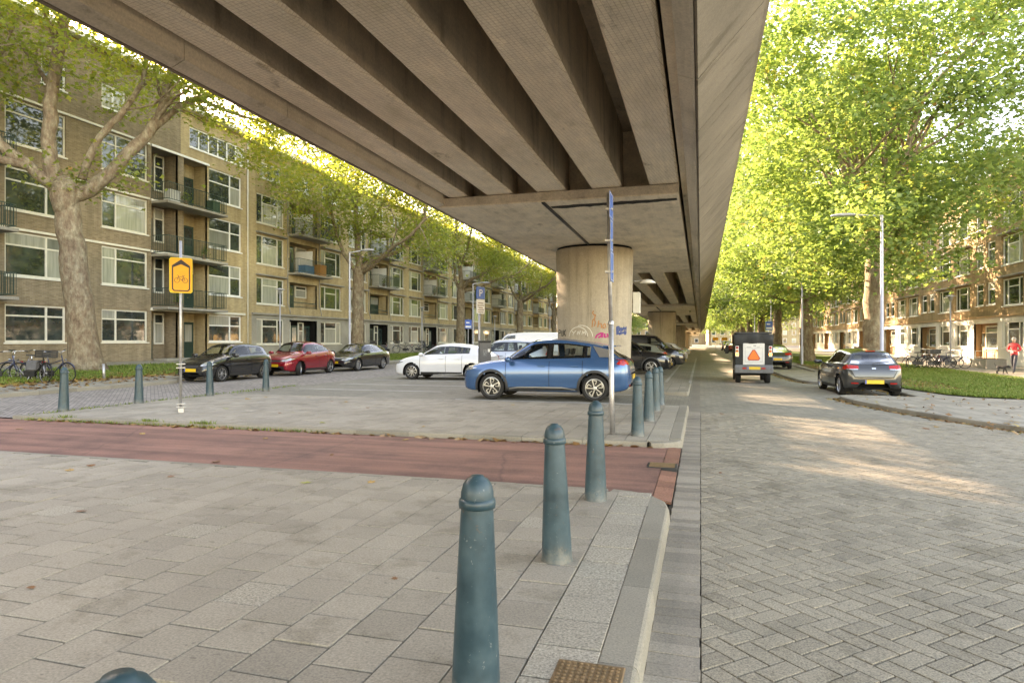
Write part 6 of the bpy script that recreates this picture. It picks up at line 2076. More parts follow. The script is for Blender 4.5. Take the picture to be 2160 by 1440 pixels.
# dark water stain runs on the soffit of the first cap
# ------------------------------------------------------------------ bicycles
M['bike_black'] = plain('black_bicycle_enamel', (0.018, 0.018, 0.02), 0.3, var=0.2)
M['bike_grey'] = plain('silver_bicycle_enamel', (0.33, 0.33, 0.37), 0.35, metal=0.4)
M['bike_blue'] = plain('dark_blue_bicycle_enamel', (0.03, 0.04, 0.09), 0.3)
M['bag'] = plain('grey_pannier_cloth', (0.12, 0.12, 0.125), 0.8, var=0.2)
def make_bike(enamel, crate=False, bags=False, R=0.345):
    """x forward; wheels at +-0.54"""
    b = empty('bicycle')
    for wx in (-0.54, 0.54):
        mb = MB(); n = 32
        v, f = [], []
        for k in range(n):
            a = 2*math.pi*k/n
            for j in range(6):
                q = 2*math.pi*j/6
                r = R-0.02+0.019*math.cos(q)
                v.append((wx+r*math.cos(a), 0.019*math.sin(q), R+r*math.sin(a)))
        for k in range(n):
            for j in range(6):
                f.append((k*6+j, k*6+(j+1)%6, ((k+1)%n)*6+(j+1)%6, ((k+1)%n)*6+j))
        mb.add(v, f); w = mb.build('wheel', M['rubber'], b, smooth=True)
        mb = MB()
        for k in range(16):
            a = 2*math.pi*k/16
            mb.tube([(wx+0.02*math.cos(a+1), 0.02*(-1)**k, R+0.02*math.sin(a+1)), (wx+(R-0.04)*math.cos(a), 0, R+(R-0.04)*math.sin(a))], 0.0022, 3, cap=False)
        mb.lathe([(R-0.036, -0.012), (R-0.036, 0.012)], 32, (wx, 0, R), axis='y')
        mb.lathe([(0.02, -0.04), (0.02, 0.04)], 8, (wx, 0, R), axis='y')
        mb.build('spokes', M['galv'], w)
        mb = MB(); v = []
        a0, a1 = (20, 200) if wx < 0 else (30, 165)
        for k in range(15):
            a = math.radians(a0+(a1-a0)*k/14)
            for yy, rr in ((-0.026, R+0.012), (0, R+0.022), (0.026, R+0.012)): v.append((wx+rr*math.cos(a), yy, R+rr*math.sin(a)))
        mb.add(v, [(3*k+j, 3*k+j+1, 3*k+4+j, 3*k+3+j) for k in range(14) for j in range(2)])
        mb.build('mudguard', M[enamel], b, smooth=True)
    bb, seat, head, rear, front = (-0.10, 0, 0.28), (-0.26, 0, 0.82), (0.36, 0, 0.86), (-0.54, 0, R), (0.54, 0, R)
    mb = MB()
    mb.tube([bb, seat], 0.016, 8); mb.tube([bb, (0.39, 0, 0.70)], 0.018, 8); mb.tube([(-0.20, 0, 0.62), (0.375, 0, 0.78)], 0.016, 8)
    mb.tube([(0.40, 0, 0.64), (0.34, 0, 0.92)], 0.019, 8)
    for s in (-1, 1):
        mb.tube([bb, (-0.54, s*0.05, R)], 0.010, 6); mb.tube([(-0.22, 0, 0.70), (-0.54, s*0.05, R)], 0.009, 6)
        mb.tube([(0.40, s*0.03, 0.64), (0.43, s*0.05, 0.55), (0.54, s*0.05, R)], [0.014, 0.012, 0.010], 6)
    mb.build('frame', M[enamel], b, smooth=True)
    mb = MB(); mb.tube([(-0.26, 0, 0.80), (-0.285, 0, 0.92)], 0.013, 6)
    mb.build('seat_post', M['chrome'], b)
    mb = MB()
    v0 = [( -0.42, 0.09), (-0.40, 0.105), (-0.30, 0.075), (-0.14, 0.02), (-0.12, 0.0)]
    ring = [(x, y, 0.95) for x, y in v0] + [(x, -y, 0.95) for x, y in v0[::-1][1:]]
    n = len(ring)
    mb.add([(x, y*1.0, 0.915 - 0.0*x) for x, y, z in ring] + [(x, y*0.9, 0.955) for x, y, z in ring], [tuple(range(n-1, -1, -1)), tuple(range(n, 2*n))] + [(i, (i+1)%n, n+(i+1)%n, n+i) for i in range(n)])
    mb.build('saddle', M['blackplastic'], b)
    mb = MB(); mb.tube([(0.345, 0, 0.90), (0.33, 0, 1.02), (0.36, 0, 1.05)], 0.012, 6)
    for s in (-1, 1): mb.tube([(0.36, 0, 1.05), (0.38, s*0.14, 1.08), (0.30, s*0.27, 1.10), (0.14, s*0.30, 1.08)], 0.011, 6)
    mb.build('handlebar', M['chrome'], b, smooth=True)
    mb = MB()
    for s in (-1, 1): mb.tube([(0.24, s*0.285, 1.095), (0.12, s*0.302, 1.078)], 0.018, 8)
    mb.build('grips', M['blackplastic'], b)
    mb = MB()
    for s in (-1, 1): mb.tube([(-0.27, s*0.06, 0.74), (-0.80, s*0.06, 0.74), (-0.56, s*0.06, R+0.02)], 0.007, 5)
    for xx in (-0.35, -0.5, -0.65, -0.79): mb.tube([(xx, -0.06, 0.74), (xx, 0.06, 0.74)], 0.006, 5)
    mb.build('carrier', M['blackplastic'], b)
    mb = MB(); mb.bbox(-0.56, 0.0, -0.055, -0.03, 0.22, 0.42, 0.02); mb.build('chain_case', M['blackplastic'], b)
    mb = MB()
    for s in (-1, 1):
        mb.tube([(-0.10, s*0.05, 0.28), (-0.10+s*0.15, s*0.09, 0.28-s*0.06)], 0.010, 5); mb.bbox(-0.14+s*0.15, -0.06+s*0.15, min(s*0.09, s*0.19), max(s*0.09, s*0.19), 0.27-s*0.06, 0.29-s*0.06, 0.004)
    mb.build('pedals', M['blackplastic'], b)
    mb = MB(); mb.bbox(-0.86, -0.82, -0.05, 0.05, 0.68, 0.73, 0.008); mb.build('rear_lamp', M['taillamp'], b)
    mb = MB(); mb.tube([(0.46, 0, 0.78), (0.52, 0, 0.78)], [0.02, 0.04], 10); mb.build('front_lamp', M['chrome'], b)
    mb = MB(); mb.tube([(-0.45, 0.06, R-0.02), (-0.38, 0.17, 0.03)], 0.009, 5); mb.build('kick_stand', M['galv'], b)
    if crate:
        mb = MB()
        x0, x1, y0, y1, z0, z1 = 0.30, 0.72, -0.24, 0.24, 0.86, 1.10
        mb.box(x0, x1, y0, y1, z0, z0+0.015)
        for i in range(4):
            zz = z0+0.02+i*0.06
            mb.box(x0, x0+0.012, y0, y1, zz, zz+0.045); mb.box(x1-0.012, x1, y0, y1, zz, zz+0.045)
            mb.box(x0+0.0125, x1-0.0125, y0, y0+0.012, zz, zz+0.045); mb.box(x0+0.0125, x1-0.0125, y1-0.012, y1, zz, zz+0.045)
        for xx in (x0+0.001, x1-0.031):
            for yy in (y0-0.004, y1-0.026): mb.box(xx, xx+0.03, yy, yy+0.03, z0, z1)
        mb.build('crate', M['blackplastic'], b)
    if bags:
        for s in (-1, 1):
            mb = MB(); mb.bbox(-0.76, -0.36, min(s*0.075, s*0.20), max(s*0.075, s*0.20), 0.40, 0.75, 0.04); mb.build('pannier', M['bag'], b)
    return b
BIKES = [make_bike('bike_black', crate=True), make_bike('bike_grey', bags=True), make_bike('bike_blue')]
bike_used = [False]*3
def place_bike(k, x, y, z, rz, lean, label, group):
    o = BIKES[k] if not bike_used[k] else copy_tree(BIKES[k])
    bike_used[k] = True
    o.location = (x, y, z); o.rotation_euler = (lean, 0, rz)
    tag(o, label, 'bicycle', group)
GL, GR = 'bicycles parked by the left kerb', 'bicycles parked on the right grass'
place_bike(2, *at(118, 806, 0.07).xy, 0.07, math.radians(2), 0.10, 'dark bicycle nearest the thickest tree, front wheel to the right', GL)
place_bike(0, *at(74, 808, 0.07).xy, 0.07, math.radians(-8), -0.06, 'black bicycle with a crate in the middle of the left group', GL)
place_bike(1, *at(44, 807, 0.07).xy, 0.07, math.radians(186), 0.08, 'silver bicycle with grey panniers in the left group', GL)
place_bike(2, *at(8, 807, 0.07).xy, 0.07, math.radians(20), 0.10, 'dark bicycle cut by the left picture edge', GL)
for i, (px, k, rz) in enumerate([(1925, 2, 172), (1945, 0, 10), (1963, 1, 184), (1980, 2, -6), (1996, 0, 176), (2014, 1, 8)]):
    p = at(px, 777 + (i % 2), -0.15)
    place_bike(k, p.x, p.y, zlawn(p.x), math.radians(rz), random.uniform(-.1, .1), 'bicycle parked on the right grass, %s from the left in its group' % ORD[i], GR)
for i, (x, y, k, rz) in enumerate([(-25.6, 47.0, 0, 15), (-25.7, 49.0, 2, 170), (-25.5, 50.8, 1, 5), (-25.6, 53.5, 0, 190), (-25.6, 57.5, 2, 10), (-25.6, 59.0, 0, 185)]):
    place_bike(k, x, y, zl(x), math.radians(rz), random.uniform(-.1, .1), 'distant bicycle before the left houses, %s from the nearest' % ORD[i], 'bicycles before the left houses')
for i, (x, y, k, rz) in enumerate([(12.2, 61, 0, 20), (12.4, 62.5, 2, 175), (12.3, 64.2, 1, 10)]):
    place_bike(k, x, y, zlawn(x), math.radians(rz), random.uniform(-.1, .1), 'distant bicycle beyond the graphite car on the right grass, %s from the nearest' % ORD[i], 'bicycles farther along the right grass')
# ------------------------------------------------------------------ small utility truck seen from behind
M['truck_dark'] = plain('truck_dark_body', (0.022, 0.024, 0.022), 0.6, var=0.3, scale=6, spec=0.3)
M['truck_grey'] = plain('truck_grey_plastic', (0.13, 0.13, 0.125), 0.55, var=0.3, scale=7)
M['tarp'] = plain('black_tarpaulin', (0.016, 0.017, 0.016), 0.7, var=0.25, scale=5)
M['truck_white'] = plain('dirty_white_panel', (0.58, 0.57, 0.53), 0.45, var=0.08, scale=6)
M['tri_orange'] = plain('triangle_orange', (0.85, 0.16, 0.015), 0.4)
M['tri_red'] = plain('triangle_red_edge', (0.45, 0.03, 0.012), 0.4)
M['lamp_orange'] = plain('orange_lamp', (0.55, 0.13, 0.01), 0.2)
M['lamp_lit'] = emit_mat('lit_orange_lamp', (1.0, 0.42, 0.06), 1.2)
tk = empty('utility_truck', (1.95, 28.2, zr(1.95)), math.pi/2)
tk.scale = (0.92, 0.90, 0.90)
tag(tk, 'small dark utility truck with black tarpaulin and orange rear triangle driving away', 'truck')
def tprism(name, prof, y0, y1, mat, parent=tk, chamfer=True):
    """side profile (x, z) widened from y0 to y1"""
    n = len(prof); mb = MB()
    c = 0.03
    cx = sum(p[0] for p in prof)/n; cz = sum(p[1] for p in prof)/n
    def sh(p): 
        d = Vector((cx-p[0], cz-p[1])); d = d.normalized()*c if d.length else d
        return (p[0]+d.x, p[1]+d.y)
    rings = [[(sh(p)[0], y0, sh(p)[1]) for p in prof], [(p[0], y0+c, p[1]) for p in prof], [(p[0], y1-c, p[1]) for p in prof], [(sh(p)[0], y1, sh(p)[1]) for p in prof]]
    v = [q for r in rings for q in r]
    f = [tuple(range(n)), tuple(range(4*n-1, 3*n-1, -1))]
    for k in range(3):
        for i in range(n):
            j = (i+1) % n
            f.append((k*n+i, (k+1)*n+i, (k+1)*n+j, k*n+j))
    mb.add(v, f)
    return mb.build(name, M[mat], parent, recalc=True)
tprism('chassis', [(-1.62, 0.34), (1.5, 0.34), (1.5, 0.55), (-1.62, 0.55)], -0.55, 0.55, 'carpet')
tprism('cargo_body', [(-1.70, 0.56), (0.25, 0.56), (0.25, 1.72), (-1.55, 1.86), (-1.66, 1.70), (-1.70, 0.9)], -0.76, 0.76, 'truck_dark')
tprism('cab', [(0.28, 0.5), (1.55, 0.5), (1.62, 0.85), (1.35, 1.25), (0.95, 1.92), (0.28, 1.95)], -0.72, 0.72, 'truck_white')
for s in (-1, 1):
    mb = MB(); mb.add([(0.42, s*0.726, 1.15), (1.22, s*0.726, 1.15), (0.88, s*0.726, 1.80), (0.42, s*0.726, 1.80)], [(0,1,2,3)]); mb.build('cab_window', M['carglass'], tk)
# tarpaulin with sags
mb = MB(); nx, ny = 12, 14; v = []
for i in range(nx+1):
    for j in range(ny+1):
        x = -1.72 + 1.95*i/nx; y = -0.79 + 1.58*j/ny
        z = 2.12 - 0.03*math.sin(i*0.9)*math.sin(j*0.8) - 0.05*(abs(y)/0.79)**4
        v.append((x, y, z))
mb.add(v, [(i*(ny+1)+j, (i+1)*(ny+1)+j, (i+1)*(ny+1)+j+1, i*(ny+1)+j+1) for i in range(nx) for j in range(ny)])
v = []
for j in range(ny+1):
    y = -0.79 + 1.58*j/ny
    for k in range(6):
        z = 2.12 - 0.05*(abs(y)/0.79)**4 - 0.44*k/5
        v.append((-1.72 - 0.05*math.sin(k/5*math.pi)*(0.5+0.5*math.sin(j*1.1)) - 0.02, y*(1-0.03*k/5), z))
mb.add(v, [(j*6+k, (j+1)*6+k, (j+1)*6+k+1, j*6+k+1) for j in range(ny) for k in range(5)])
for s in (-1, 1):
    mb.add([(-1.74, s*0.79, 2.07), (0.23, s*0.79, 2.07), (0.23, s*0.785, 1.68), (-1.76, s*0.77, 1.68)], [(0,1,2,3)])
mb.build('tarpaulin', M['tarp'], tk, smooth=True)
mb = MB(); mb.bbox(-1.74, 0.2, -0.72, 0.72, 2.12, 2.19, 0.02); mb.build('roof_frame', M['blackplastic'], tk)
mb = MB(); mb.bbox(-1.745, -1.712, -0.43, 0.43, 0.80, 1.72, 0.012); rp = mb.build('rear_panel', M['truck_white'], tk)
mb = MB()
for (a, b, c, d) in ((-0.34, 0.34, 1.50, 1.51), (-0.34, 0.34, 0.92, 0.93)): mb.box(-1.7475, -1.7462, a, b, c, d)
for yy in (-0.345, 0.335): mb.box(-1.7475, -1.7462, yy, yy+0.01, 0.931, 1.499)
mb.box(-1.7475, -1.7462, 0.10, 0.28, 1.54, 1.565); mb.box(-1.7475, -1.7462, -0.24, -0.12, 1.54, 1.56)
mb.build('panel_lines', M['sign_back'], rp)
def tri(r, x, cut): 
    p = []
    for k in range(3):
        a = math.radians(90+120*k)
        c = Vector((r*math.cos(a), r*math.sin(a))); t = Vector((-math.sin(a), math.cos(a)))*cut
        p += [c-t, c+t]
    return [(x, q.x, q.y+1.17) for q in p]
mb = MB(); mb.add(tri(0.27, -1.752, 0.05), [tuple(range(6))]); mb.build('triangle_edge', M['tri_red'], rp)
mb = MB(); mb.add(tri(0.225, -1.756, 0.035), [tuple(range(6))]); mb.build('warning_triangle', M['tri_orange'], rp)
mb = MB(); mb.box(-1.7495, -1.7465, -0.09, 0.02, 1.60, 1.625); mb.build('latch', M['blackplastic'], rp)
for s in (-1, 1):
    mb = MB(); mb.bbox(-1.735, -1.70, min(s*0.60, s*0.735), max(s*0.60, s*0.735), 1.14, 1.60, 0.01); lc = mb.build('lamp_column', M['truck_white'], tk)
    for zz, m_ in ((1.53, 'taillamp'), (1.385, 'lamp_orange'), (1.245, 'lamp_lit')):
        mb = MB(); mb.lathe([(0.055, 0.0), (0.052, -0.02), (0.001, -0.03)], 14, (0, 0, 0), axis='y'); mb.v = [(-1.737+y_*0.9, s*0.665+x_, zz+z_) for x_, y_, z_ in mb.v]; mb.build('lamp', M[m_], lc)
tprism('rear_bumper', [(-1.80, 0.46), (-1.50, 0.40), (-1.50, 0.78), (-1.72, 0.80), (-1.80, 0.66)], -0.77, 0.77, 'truck_grey')
mb = MB(); mb.box(-1.815, -1.803, -0.26, 0.26, 0.60, 0.72); np_ = mb.build('number_plate', M['plate'], tk)
mb = MB(); mb.box(-1.818, -1.8155, 0.205, 0.255, 0.605, 0.715); mb.build('plate_strip', M['plate_blue'], np_)
for s in (-1, 1):
    mb = MB(); mb.box(-1.812, -1.803, min(s*0.30, s*0.46), max(s*0.30, s*0.46), 0.62, 0.69); mb.build('reflector', M['taillamp'], tk)
    mb = MB(); mb.tube([(0.95, s*0.72, 1.3), (1.1, s*0.95, 1.35)], 0.02, 6); mb.bbox(1.06, 1.14, min(s*0.90, s*1.06), max(s*0.90, s*1.06), 1.22, 1.62, 0.02); mb.build('mirror', M['blackplastic'], tk)
    for wx in (-1.05, 1.0):
        mb = MB(); w = 0.22; R = 0.30
        mb.lathe([(R*0.55, -w/2), (R*0.9, -w/2), (R, -w/2+0.04), (R, w/2-0.04), (R*0.9, w/2), (R*0.55, w/2)], 28, (wx, s*0.60, R), axis='y'); wh = mb.build('wheel', M['rubber'], tk, smooth=True)
        mb = MB(); mb.lathe([(0.001, 0.03), (R*0.3, 0.04), (R*0.55, 0.09)], 20, (wx, s*0.60, R), axis='y'); mb.lathe([(0.001, -0.03), (R*0.3, -0.04), (R*0.55, -0.09)], 20, (wx, s*0.60, R), axis='y'); mb.build('rim', M['alloy'], wh, smooth=True)

# ------------------------------------------------------------------ person with a dog
def skin_figure(name, pts, edges, radii, mats, face_mat, parent=None, root=0, sub=2):
    me = bpy.data.meshes.new(name); me.from_pydata(pts, edges, [])
    o = bpy.data.objects.new('tmp', me); COL.objects.link(o)
    o.modifiers.new('skin', 'SKIN')
    sv = me.skin_vertices[0].data
    for i, r in enumerate(radii):
        sv[i].radius = (r, r) if not isinstance(r, tuple) else r
        sv[i].use_root = (i == root)
    ss = o.modifiers.new('sub', 'SUBSURF'); ss.levels = sub; ss.render_levels = sub
    bpy.context.view_layer.update()
    dg = bpy.context.evaluated_depsgraph_get()
    out = bpy.data.meshes.new_from_object(o.evaluated_get(dg))
    out.name = name
    bpy.data.objects.remove(o)
    out.materials.clear()
    for m in mats: out.materials.append(m)
    for p in out.polygons:
        p.material_index = face_mat(p.center); p.use_smooth = True
    return put(name, out, parent)
SKINM = plain('skin', (0.50, 0.30, 0.22), 0.5); JACKET = plain('red_jacket', (0.55, 0.035, 0.04), 0.7, var=0.15, scale=12); TROUS = plain('dark_trousers', (0.035, 0.037, 0.05), 0.8, var=0.2); SHOE = plain('dark_shoes', (0.03, 0.027, 0.025), 0.6)
HAIR = plain('grey_hair', (0.30, 0.27, 0.24), 0.8)
pe = empty('person', (14.95, 38.1, zright(14.95)+0.036), math.radians(232))
tag(pe, 'person in a red jacket and dark trousers walking with a dog on the right footpath', 'person')
P = [(0,0,0.96), (0.0,0,1.12), (0.01,0,1.28), (0.02,0,1.42), (0.03,0,1.50), (0.05,0,1.58), (0.055,0,1.66), (0.05,0,1.73)]
R = [(0.155,0.115), (0.15,0.11), (0.165,0.115), (0.15,0.10), 0.055, 0.075, 0.09, 0.065]
E = [(i, i+1) for i in range(7)]
def add(p, r, frm):
    P.append(p); R.append(r); E.append((frm, len(P)-1)); return len(P)-1
for s in (-1, 1):
    sh = add((0.02, s*0.17, 1.43), 0.072, 3); el = add((-0.02, s*0.27, 1.17), 0.055, sh); wr = add((0.20, s*0.13, 1.10), 0.036, el); pa = add((0.26, s*0.09, 1.12), 0.032, wr)
    for k in range(4):
        f1 = add((0.305, s*(0.075+0.012*k-0.02), 1.135-0.008*k), 0.009, pa); add((0.325-0.004*abs(k-1.5), s*(0.05+0.012*k-0.02), 1.125-0.008*k), 0.008, f1)
    add((0.27, s*0.045, 1.15), 0.010, pa)
    hp = add((0.0, s*0.085, 0.90), 0.098, 0)
    kx = 0.17 if s > 0 else -0.02
    kn = add((kx, s*0.075, 0.50), 0.066, hp); ax = 0.25 if s > 0 else -0.24
    an = add((ax, s*0.06, 0.10 if s > 0 else 0.13), 0.045, kn); add((ax+0.15, s*0.07, 0.045 if s > 0 else 0.05), 0.04, an)
def pm(c):
    if c.z > 1.515: return 0
    if c.z < 0.11: return 3
    if c.z < 0.93: return 2
    if c.x > 0.215 and 1.0 < c.z < 1.25: return 0
    return 1
skin_figure('body', P, E, R, [SKINM, JACKET, TROUS, SHOE], pm, pe)
mb = MB(); mb.lathe([(0.001, 0.105), (0.055, 0.092), (0.088, 0.05), (0.094, 0.0), (0.085, -0.035)], 14, (0.035, 0, 1.70)); mb.build('hair', HAIR, pe, smooth=True)
mb = MB(); mb.bbox(0.29, 0.33, -0.07, 0.05, 1.0, 1.14, 0.012)
hb = mb.build('paper_bag', M['sign_white']); hb.matrix_world = Matrix.Translation((14.95, 38.1, zright(14.95)+0.036)) @ Matrix.Rotation(math.radians(232), 4, 'Z'); tag(hb, 'small white bag held in the hands of the person in red', 'bag')
FUR = plain('black_fur', (0.022, 0.020, 0.018), 0.8, var=0.4, scale=25)
dgo = empty('dog', (14.15, 37.4, zright(14.15)+0.036), math.radians(-35)); dgo.scale = (0.66, 0.85, 0.80)
tag(dgo, 'black dog on the footpath walking ahead of the person in red', 'dog')
P = [(-0.22,0,0.42), (0.0,0,0.43), (0.20,0,0.42), (0.33,0,0.46), (0.43,0,0.45), (0.52,0,0.40), (0.58,0,0.38)]
R = [0.085, 0.095, 0.115, 0.075, 0.072, 0.045, 0.03]
E = [(i, i+1) for i in range(6)]
for s in (-1, 1):
    fx = 0.06*s
    a = add((0.21, s*0.075, 0.33), 0.055, 2); b = add((0.20+fx, s*0.075, 0.19), 0.040, a); c = add((0.22+fx*1.6, s*0.075, 0.05), 0.032, b); add((0.27+fx*1.6, s*0.075, 0.022), 0.022, c)
    a = add((-0.22, s*0.075, 0.33), 0.065, 0); b = add((-0.17-fx, s*0.08, 0.22), 0.045, a); c = add((-0.29-fx, s*0.08, 0.14), 0.036, b); d_ = add((-0.27-fx, s*0.08, 0.04), 0.030, c); add((-0.22-fx, s*0.08, 0.022), 0.022, d_)
    add((0.41, s*0.065, 0.53), 0.022, 4)
t_ = add((-0.33, 0, 0.47), 0.03, 0); t2 = add((-0.42, 0, 0.56), 0.025, t_); add((-0.46, 0, 0.66), 0.015, t2)
skin_figure('body', P, E, R, [FUR], lambda c: 0, dgo)

# planter and handrails before the right houses
pl = empty('planter', (16.4, 45.2, zright(16.4)+0.034)); tag(pl, 'long grey concrete planter on the right footpath behind the dog', 'planter')
mb = MB(); mb.bbox(-0.5, 0.5, -1.2, 1.2, 0.0, 0.55, 0.02); mb.build('trough', M['slab'], pl)
mb = MB(); mb.box(-0.42, 0.42, -1.12, 1.12, 0.551, 0.57); mb.build('earth', M['soil'], pl)
for i, (x, y) in enumerate([(17.6, 47.5), (17.6, 51.8), (17.6, 59.0)]):
    r_ = empty('handrail', (x, y, zright(x)+0.034)); tag(r_, 'thin white steel handrail before the right houses, %s from the camera' % ORD[i], 'handrail', 'handrails before the right houses')
    mb = MB()
    for zz in (0.55, 0.95): mb.tube([(0, 0, zz), (0, 3.0, zz)], 0.02, 6)
    mb.build('rail', M['white'], r_)
    for k in range(3):
        mb = MB(); mb.tube([(0, k*1.5, 0), (0, k*1.5, 0.97)], 0.022, 6); mb.build('post', M['white'], r_)

# ------------------------------------------------------------------ grass, weeds and fallen leaves
def in_poly(x, y, poly):
    c = False
    for i in range(len(poly)):
        (x1, y1), (x2, y2) = poly[i], poly[i-1]
        if (y1 > y) != (y2 > y) and x < (x2-x1)*(y-y1)/(y2-y1)+x1: c = not c
    return c
def blade_mat():
    k = NT('grass_blades')
    r = k.n('ShaderNodeNewGeometry').outputs['Random Per Island']
    pos = k.n('ShaderNodeNewGeometry').outputs['Position']
    f = k.math('ADD', k.math('MULTIPLY', r, 0.6), k.math('MULTIPLY', k.noise(pos, 0.45, 4, 0.6), 0.55))
    k.set(col=k.ramp(f, [(0.2, (0.07, 0.12, 0.02)), (0.5, (0.12, 0.19, 0.03)), (0.8, (0.21, 0.24, 0.06)), (0.95, (0.26, 0.21, 0.09))]), rough=0.6, spec=0.2)
    return k.m
M['blade'] = blade_mat()
def blades(name, pts, h, w, parent=None):
    n = len(pts); rng = np.random.default_rng(n)
    p = np.asarray(pts, dtype=np.float32)
    a = rng.uniform(0, 6.283, n); d = np.stack([np.cos(a), np.sin(a), np.zeros(n)], 1)*w*rng.uniform(0.6, 1.4, (n, 1))
    tip = p + np.concatenate([rng.normal(0, h*0.45, (n, 2)), (h*rng.uniform(0.5, 1.3, (n, 1)))], 1)
    v = np.stack([p-d, p+d, tip], 1).reshape(-1, 3)
    o = np_mesh(name, v, np.arange(3*n, dtype=np.int32), 3, M['blade'], parent)
    tag(o, kind='stuff'); return o
pts = []
for _ in range(150000):
    y = 21.3 + (random.random()**1.7)*50; x = random.uniform(6.5, 13.5)
    if in_poly(x, y, lawn_poly) and not (in_poly(x, y, soil_poly) and random.random() < 0.85) and in_view(x, y, 0.03): pts.append((x, y, zlawn(x)))
blades('lawn_grass', pts, 0.075, 0.018)
pts = []
for _ in range(60000):
    y = 14 + (random.random()**1.5)*70; x = random.uniform(-24.9, -21.1)
    if in_view(x, y, 0.03) and random.random() < 0.75: pts.append((x, y, zl(x)))
blades('verge_grass', pts, 0.09, 0.022)
pts = []
for _ in range(500):
    x = random.uniform(-13, -6.2); pts.append((x, 9.86 + abs(random.gauss(0, .03))*-1 + 0.0, -0.078))
for _ in range(700):
    x, y = -13.1 + abs(random.gauss(0, .12)), random.uniform(10, 19); pts.append((x, y, -0.012))
for cx, cy_, n in ((-9.9, 9.88, 60), (-12.0, 9.88, 50), (-8.7, 9.86, 90)):
    for _ in range(n): pts.append((cx+random.gauss(0, .14), cy_+random.gauss(0, .05), -0.01))
blades('kerb_weeds', pts, 0.06, 0.010)

M['dead_leaf'] = leaf_mat('fallen_leaves', [(0.05, (0.16, 0.075, 0.03)), (0.4, (0.26, 0.13, 0.05)), (0.7, (0.33, 0.19, 0.06)), (0.9, (0.36, 0.27, 0.07)), (1.0, (0.22, 0.25, 0.06))], (0.6, 0.5, 0.3), 0.1)
def scatter_leaves(name, pts, size):
    rng = np.random.default_rng(len(pts))
    o = leaf_mesh(name, pts, 1, 0.0001, 0.0001, size, M['dead_leaf'], None, len(pts), upbias=3.2, droop=0)
    tag(o, kind='stuff'); return o
pts = []
for _ in range(2600):
    x, y = random.uniform(5.9, 9.0), 24 + random.random()**1.4*26
    if in_poly(x, y, soil_poly) or random.random() < 0.10: pts.append((x, y, zlawn(x)+0.025))
for _ in range(900):
    y = random.uniform(12.5, 36)
    e = [p for p in outline if p[1] > 8]
    for a, b in zip(outline, outline[1:]):
        if a[1] <= y <= b[1]:
            t = (y-a[1])/max(b[1]-a[1], 1e-6); x = a[0]+(b[0]-a[0])*t
            pts.append((x-0.18-abs(random.gauss(0, .10)), y, zr(x)+0.014)); break
for _ in range(350):
    x, y = random.uniform(4.2, 13), random.uniform(13, 24)
    pts.append((x, y, zright(x)+0.03))
for _ in range(500):
    x, y = random.uniform(6.6, 13), random.uniform(22, 45); pts.append((x, y, zlawn(x)+0.05))
scatter_leaves('fallen_leaf_litter', pts, 0.115)
pts = []
for _ in range(1500):
    x, y = random.gauss(-21.2, .6), random.uniform(14.5, 30); pts.append((x, y, zl(x)+0.03))
for _ in range(260):
    x, y = random.uniform(-19.6, -19.1) if random.random() < .6 else random.uniform(-20.5, -18.6), random.uniform(12, 27); pts.append((x, y, (zl(x) if y < 20 or x < -19.75 else -0.06)+0.02))
for _ in range(120):
    pts.append((random.uniform(-12.8, -0.6), 9.84-abs(random.gauss(0, .05)), -0.062))
scatter_leaves('verge_leaf_litter', pts, 0.16)

def one_leaf(x, y, z, col, s, label, group):
    mb = MB(); lm = []
    q = random.uniform(0, 6.28); cu = random.uniform(0.05, 0.22)
    shape = [(0,-.5), (.10,-.22), (.46,-.20), (.30,0.0), (.52,.22), (.20,.20), (0,.55), (-.20,.20), (-.52,.22), (-.30,0.0), (-.46,-.20), (-.10,-.22)]
    v = [(0, 0, 0.10*cu)]
    for a, b in shape: v.append((a*s, b*s, s*cu*(a*a*2.2 + abs(b)*0.4)))
    mb.add([(p[0]*s if i == 0 else p[0], p[1], p[2]) for i, p in enumerate(v)], [(0, i, i % 12 + 1) for i in range(1, 13)])
    o = mb.build('fallen_leaf', col, None, loc=(x, y, z+0.004)); o.rotation_euler = (random.uniform(-.15, .15), random.uniform(-.15, .15), q)
    tag(o, label, 'leaf', group)
LB = [plain('brown_leaf', (0.20, 0.095, 0.045), 0.6, var=0.3, scale=30), plain('ochre_leaf', (0.36, 0.22, 0.07), 0.6, var=0.3, scale=30), plain('yellow_green_leaf', (0.27, 0.27, 0.055), 0.6, var=0.3, scale=30)]
ORDL = ['first', 'second', 'third', 'fourth', 'fifth', 'sixth', 'seventh', 'eighth']
def leaves(lst, z, where, group):
    for c in range(3):
        row_ = sorted([q for q in lst if q[2] == c])
        nm = ['brown', 'ochre', 'yellow-green'][c]
        for i, (px, py, _, s) in enumerate(row_):
            p = at(px, py, z)
            lab = nm + ' fallen leaf on ' + where + ('' if len(row_) == 1 else ', %s from the left' % ORDL[i])
            one_leaf(p.x, p.y, z if z > -0.15 else zr(p.x)+0.003, LB[c], s, lab, group)
leaves([(172, 1079, 0, .10), (192, 983, 0, .10), (147, 992, 1, .12), (360, 1005, 0, .10), (645, 1018, 2, .14), (783, 1017, 1, .11), (66, 1240, 0, .05), (833, 1220, 0, .05)], 0, 'the near tiled pavement', 'fallen leaves on the near pavement')
leaves([(455, 975, 0, .13), (855, 928, 1, .12), (700, 960, 0, .06), (40, 905, 1, .13), (560, 925, 1, .10), (300, 915, 1, .12)], -.078, 'the red cycle path', 'fallen leaves on the cycle path')
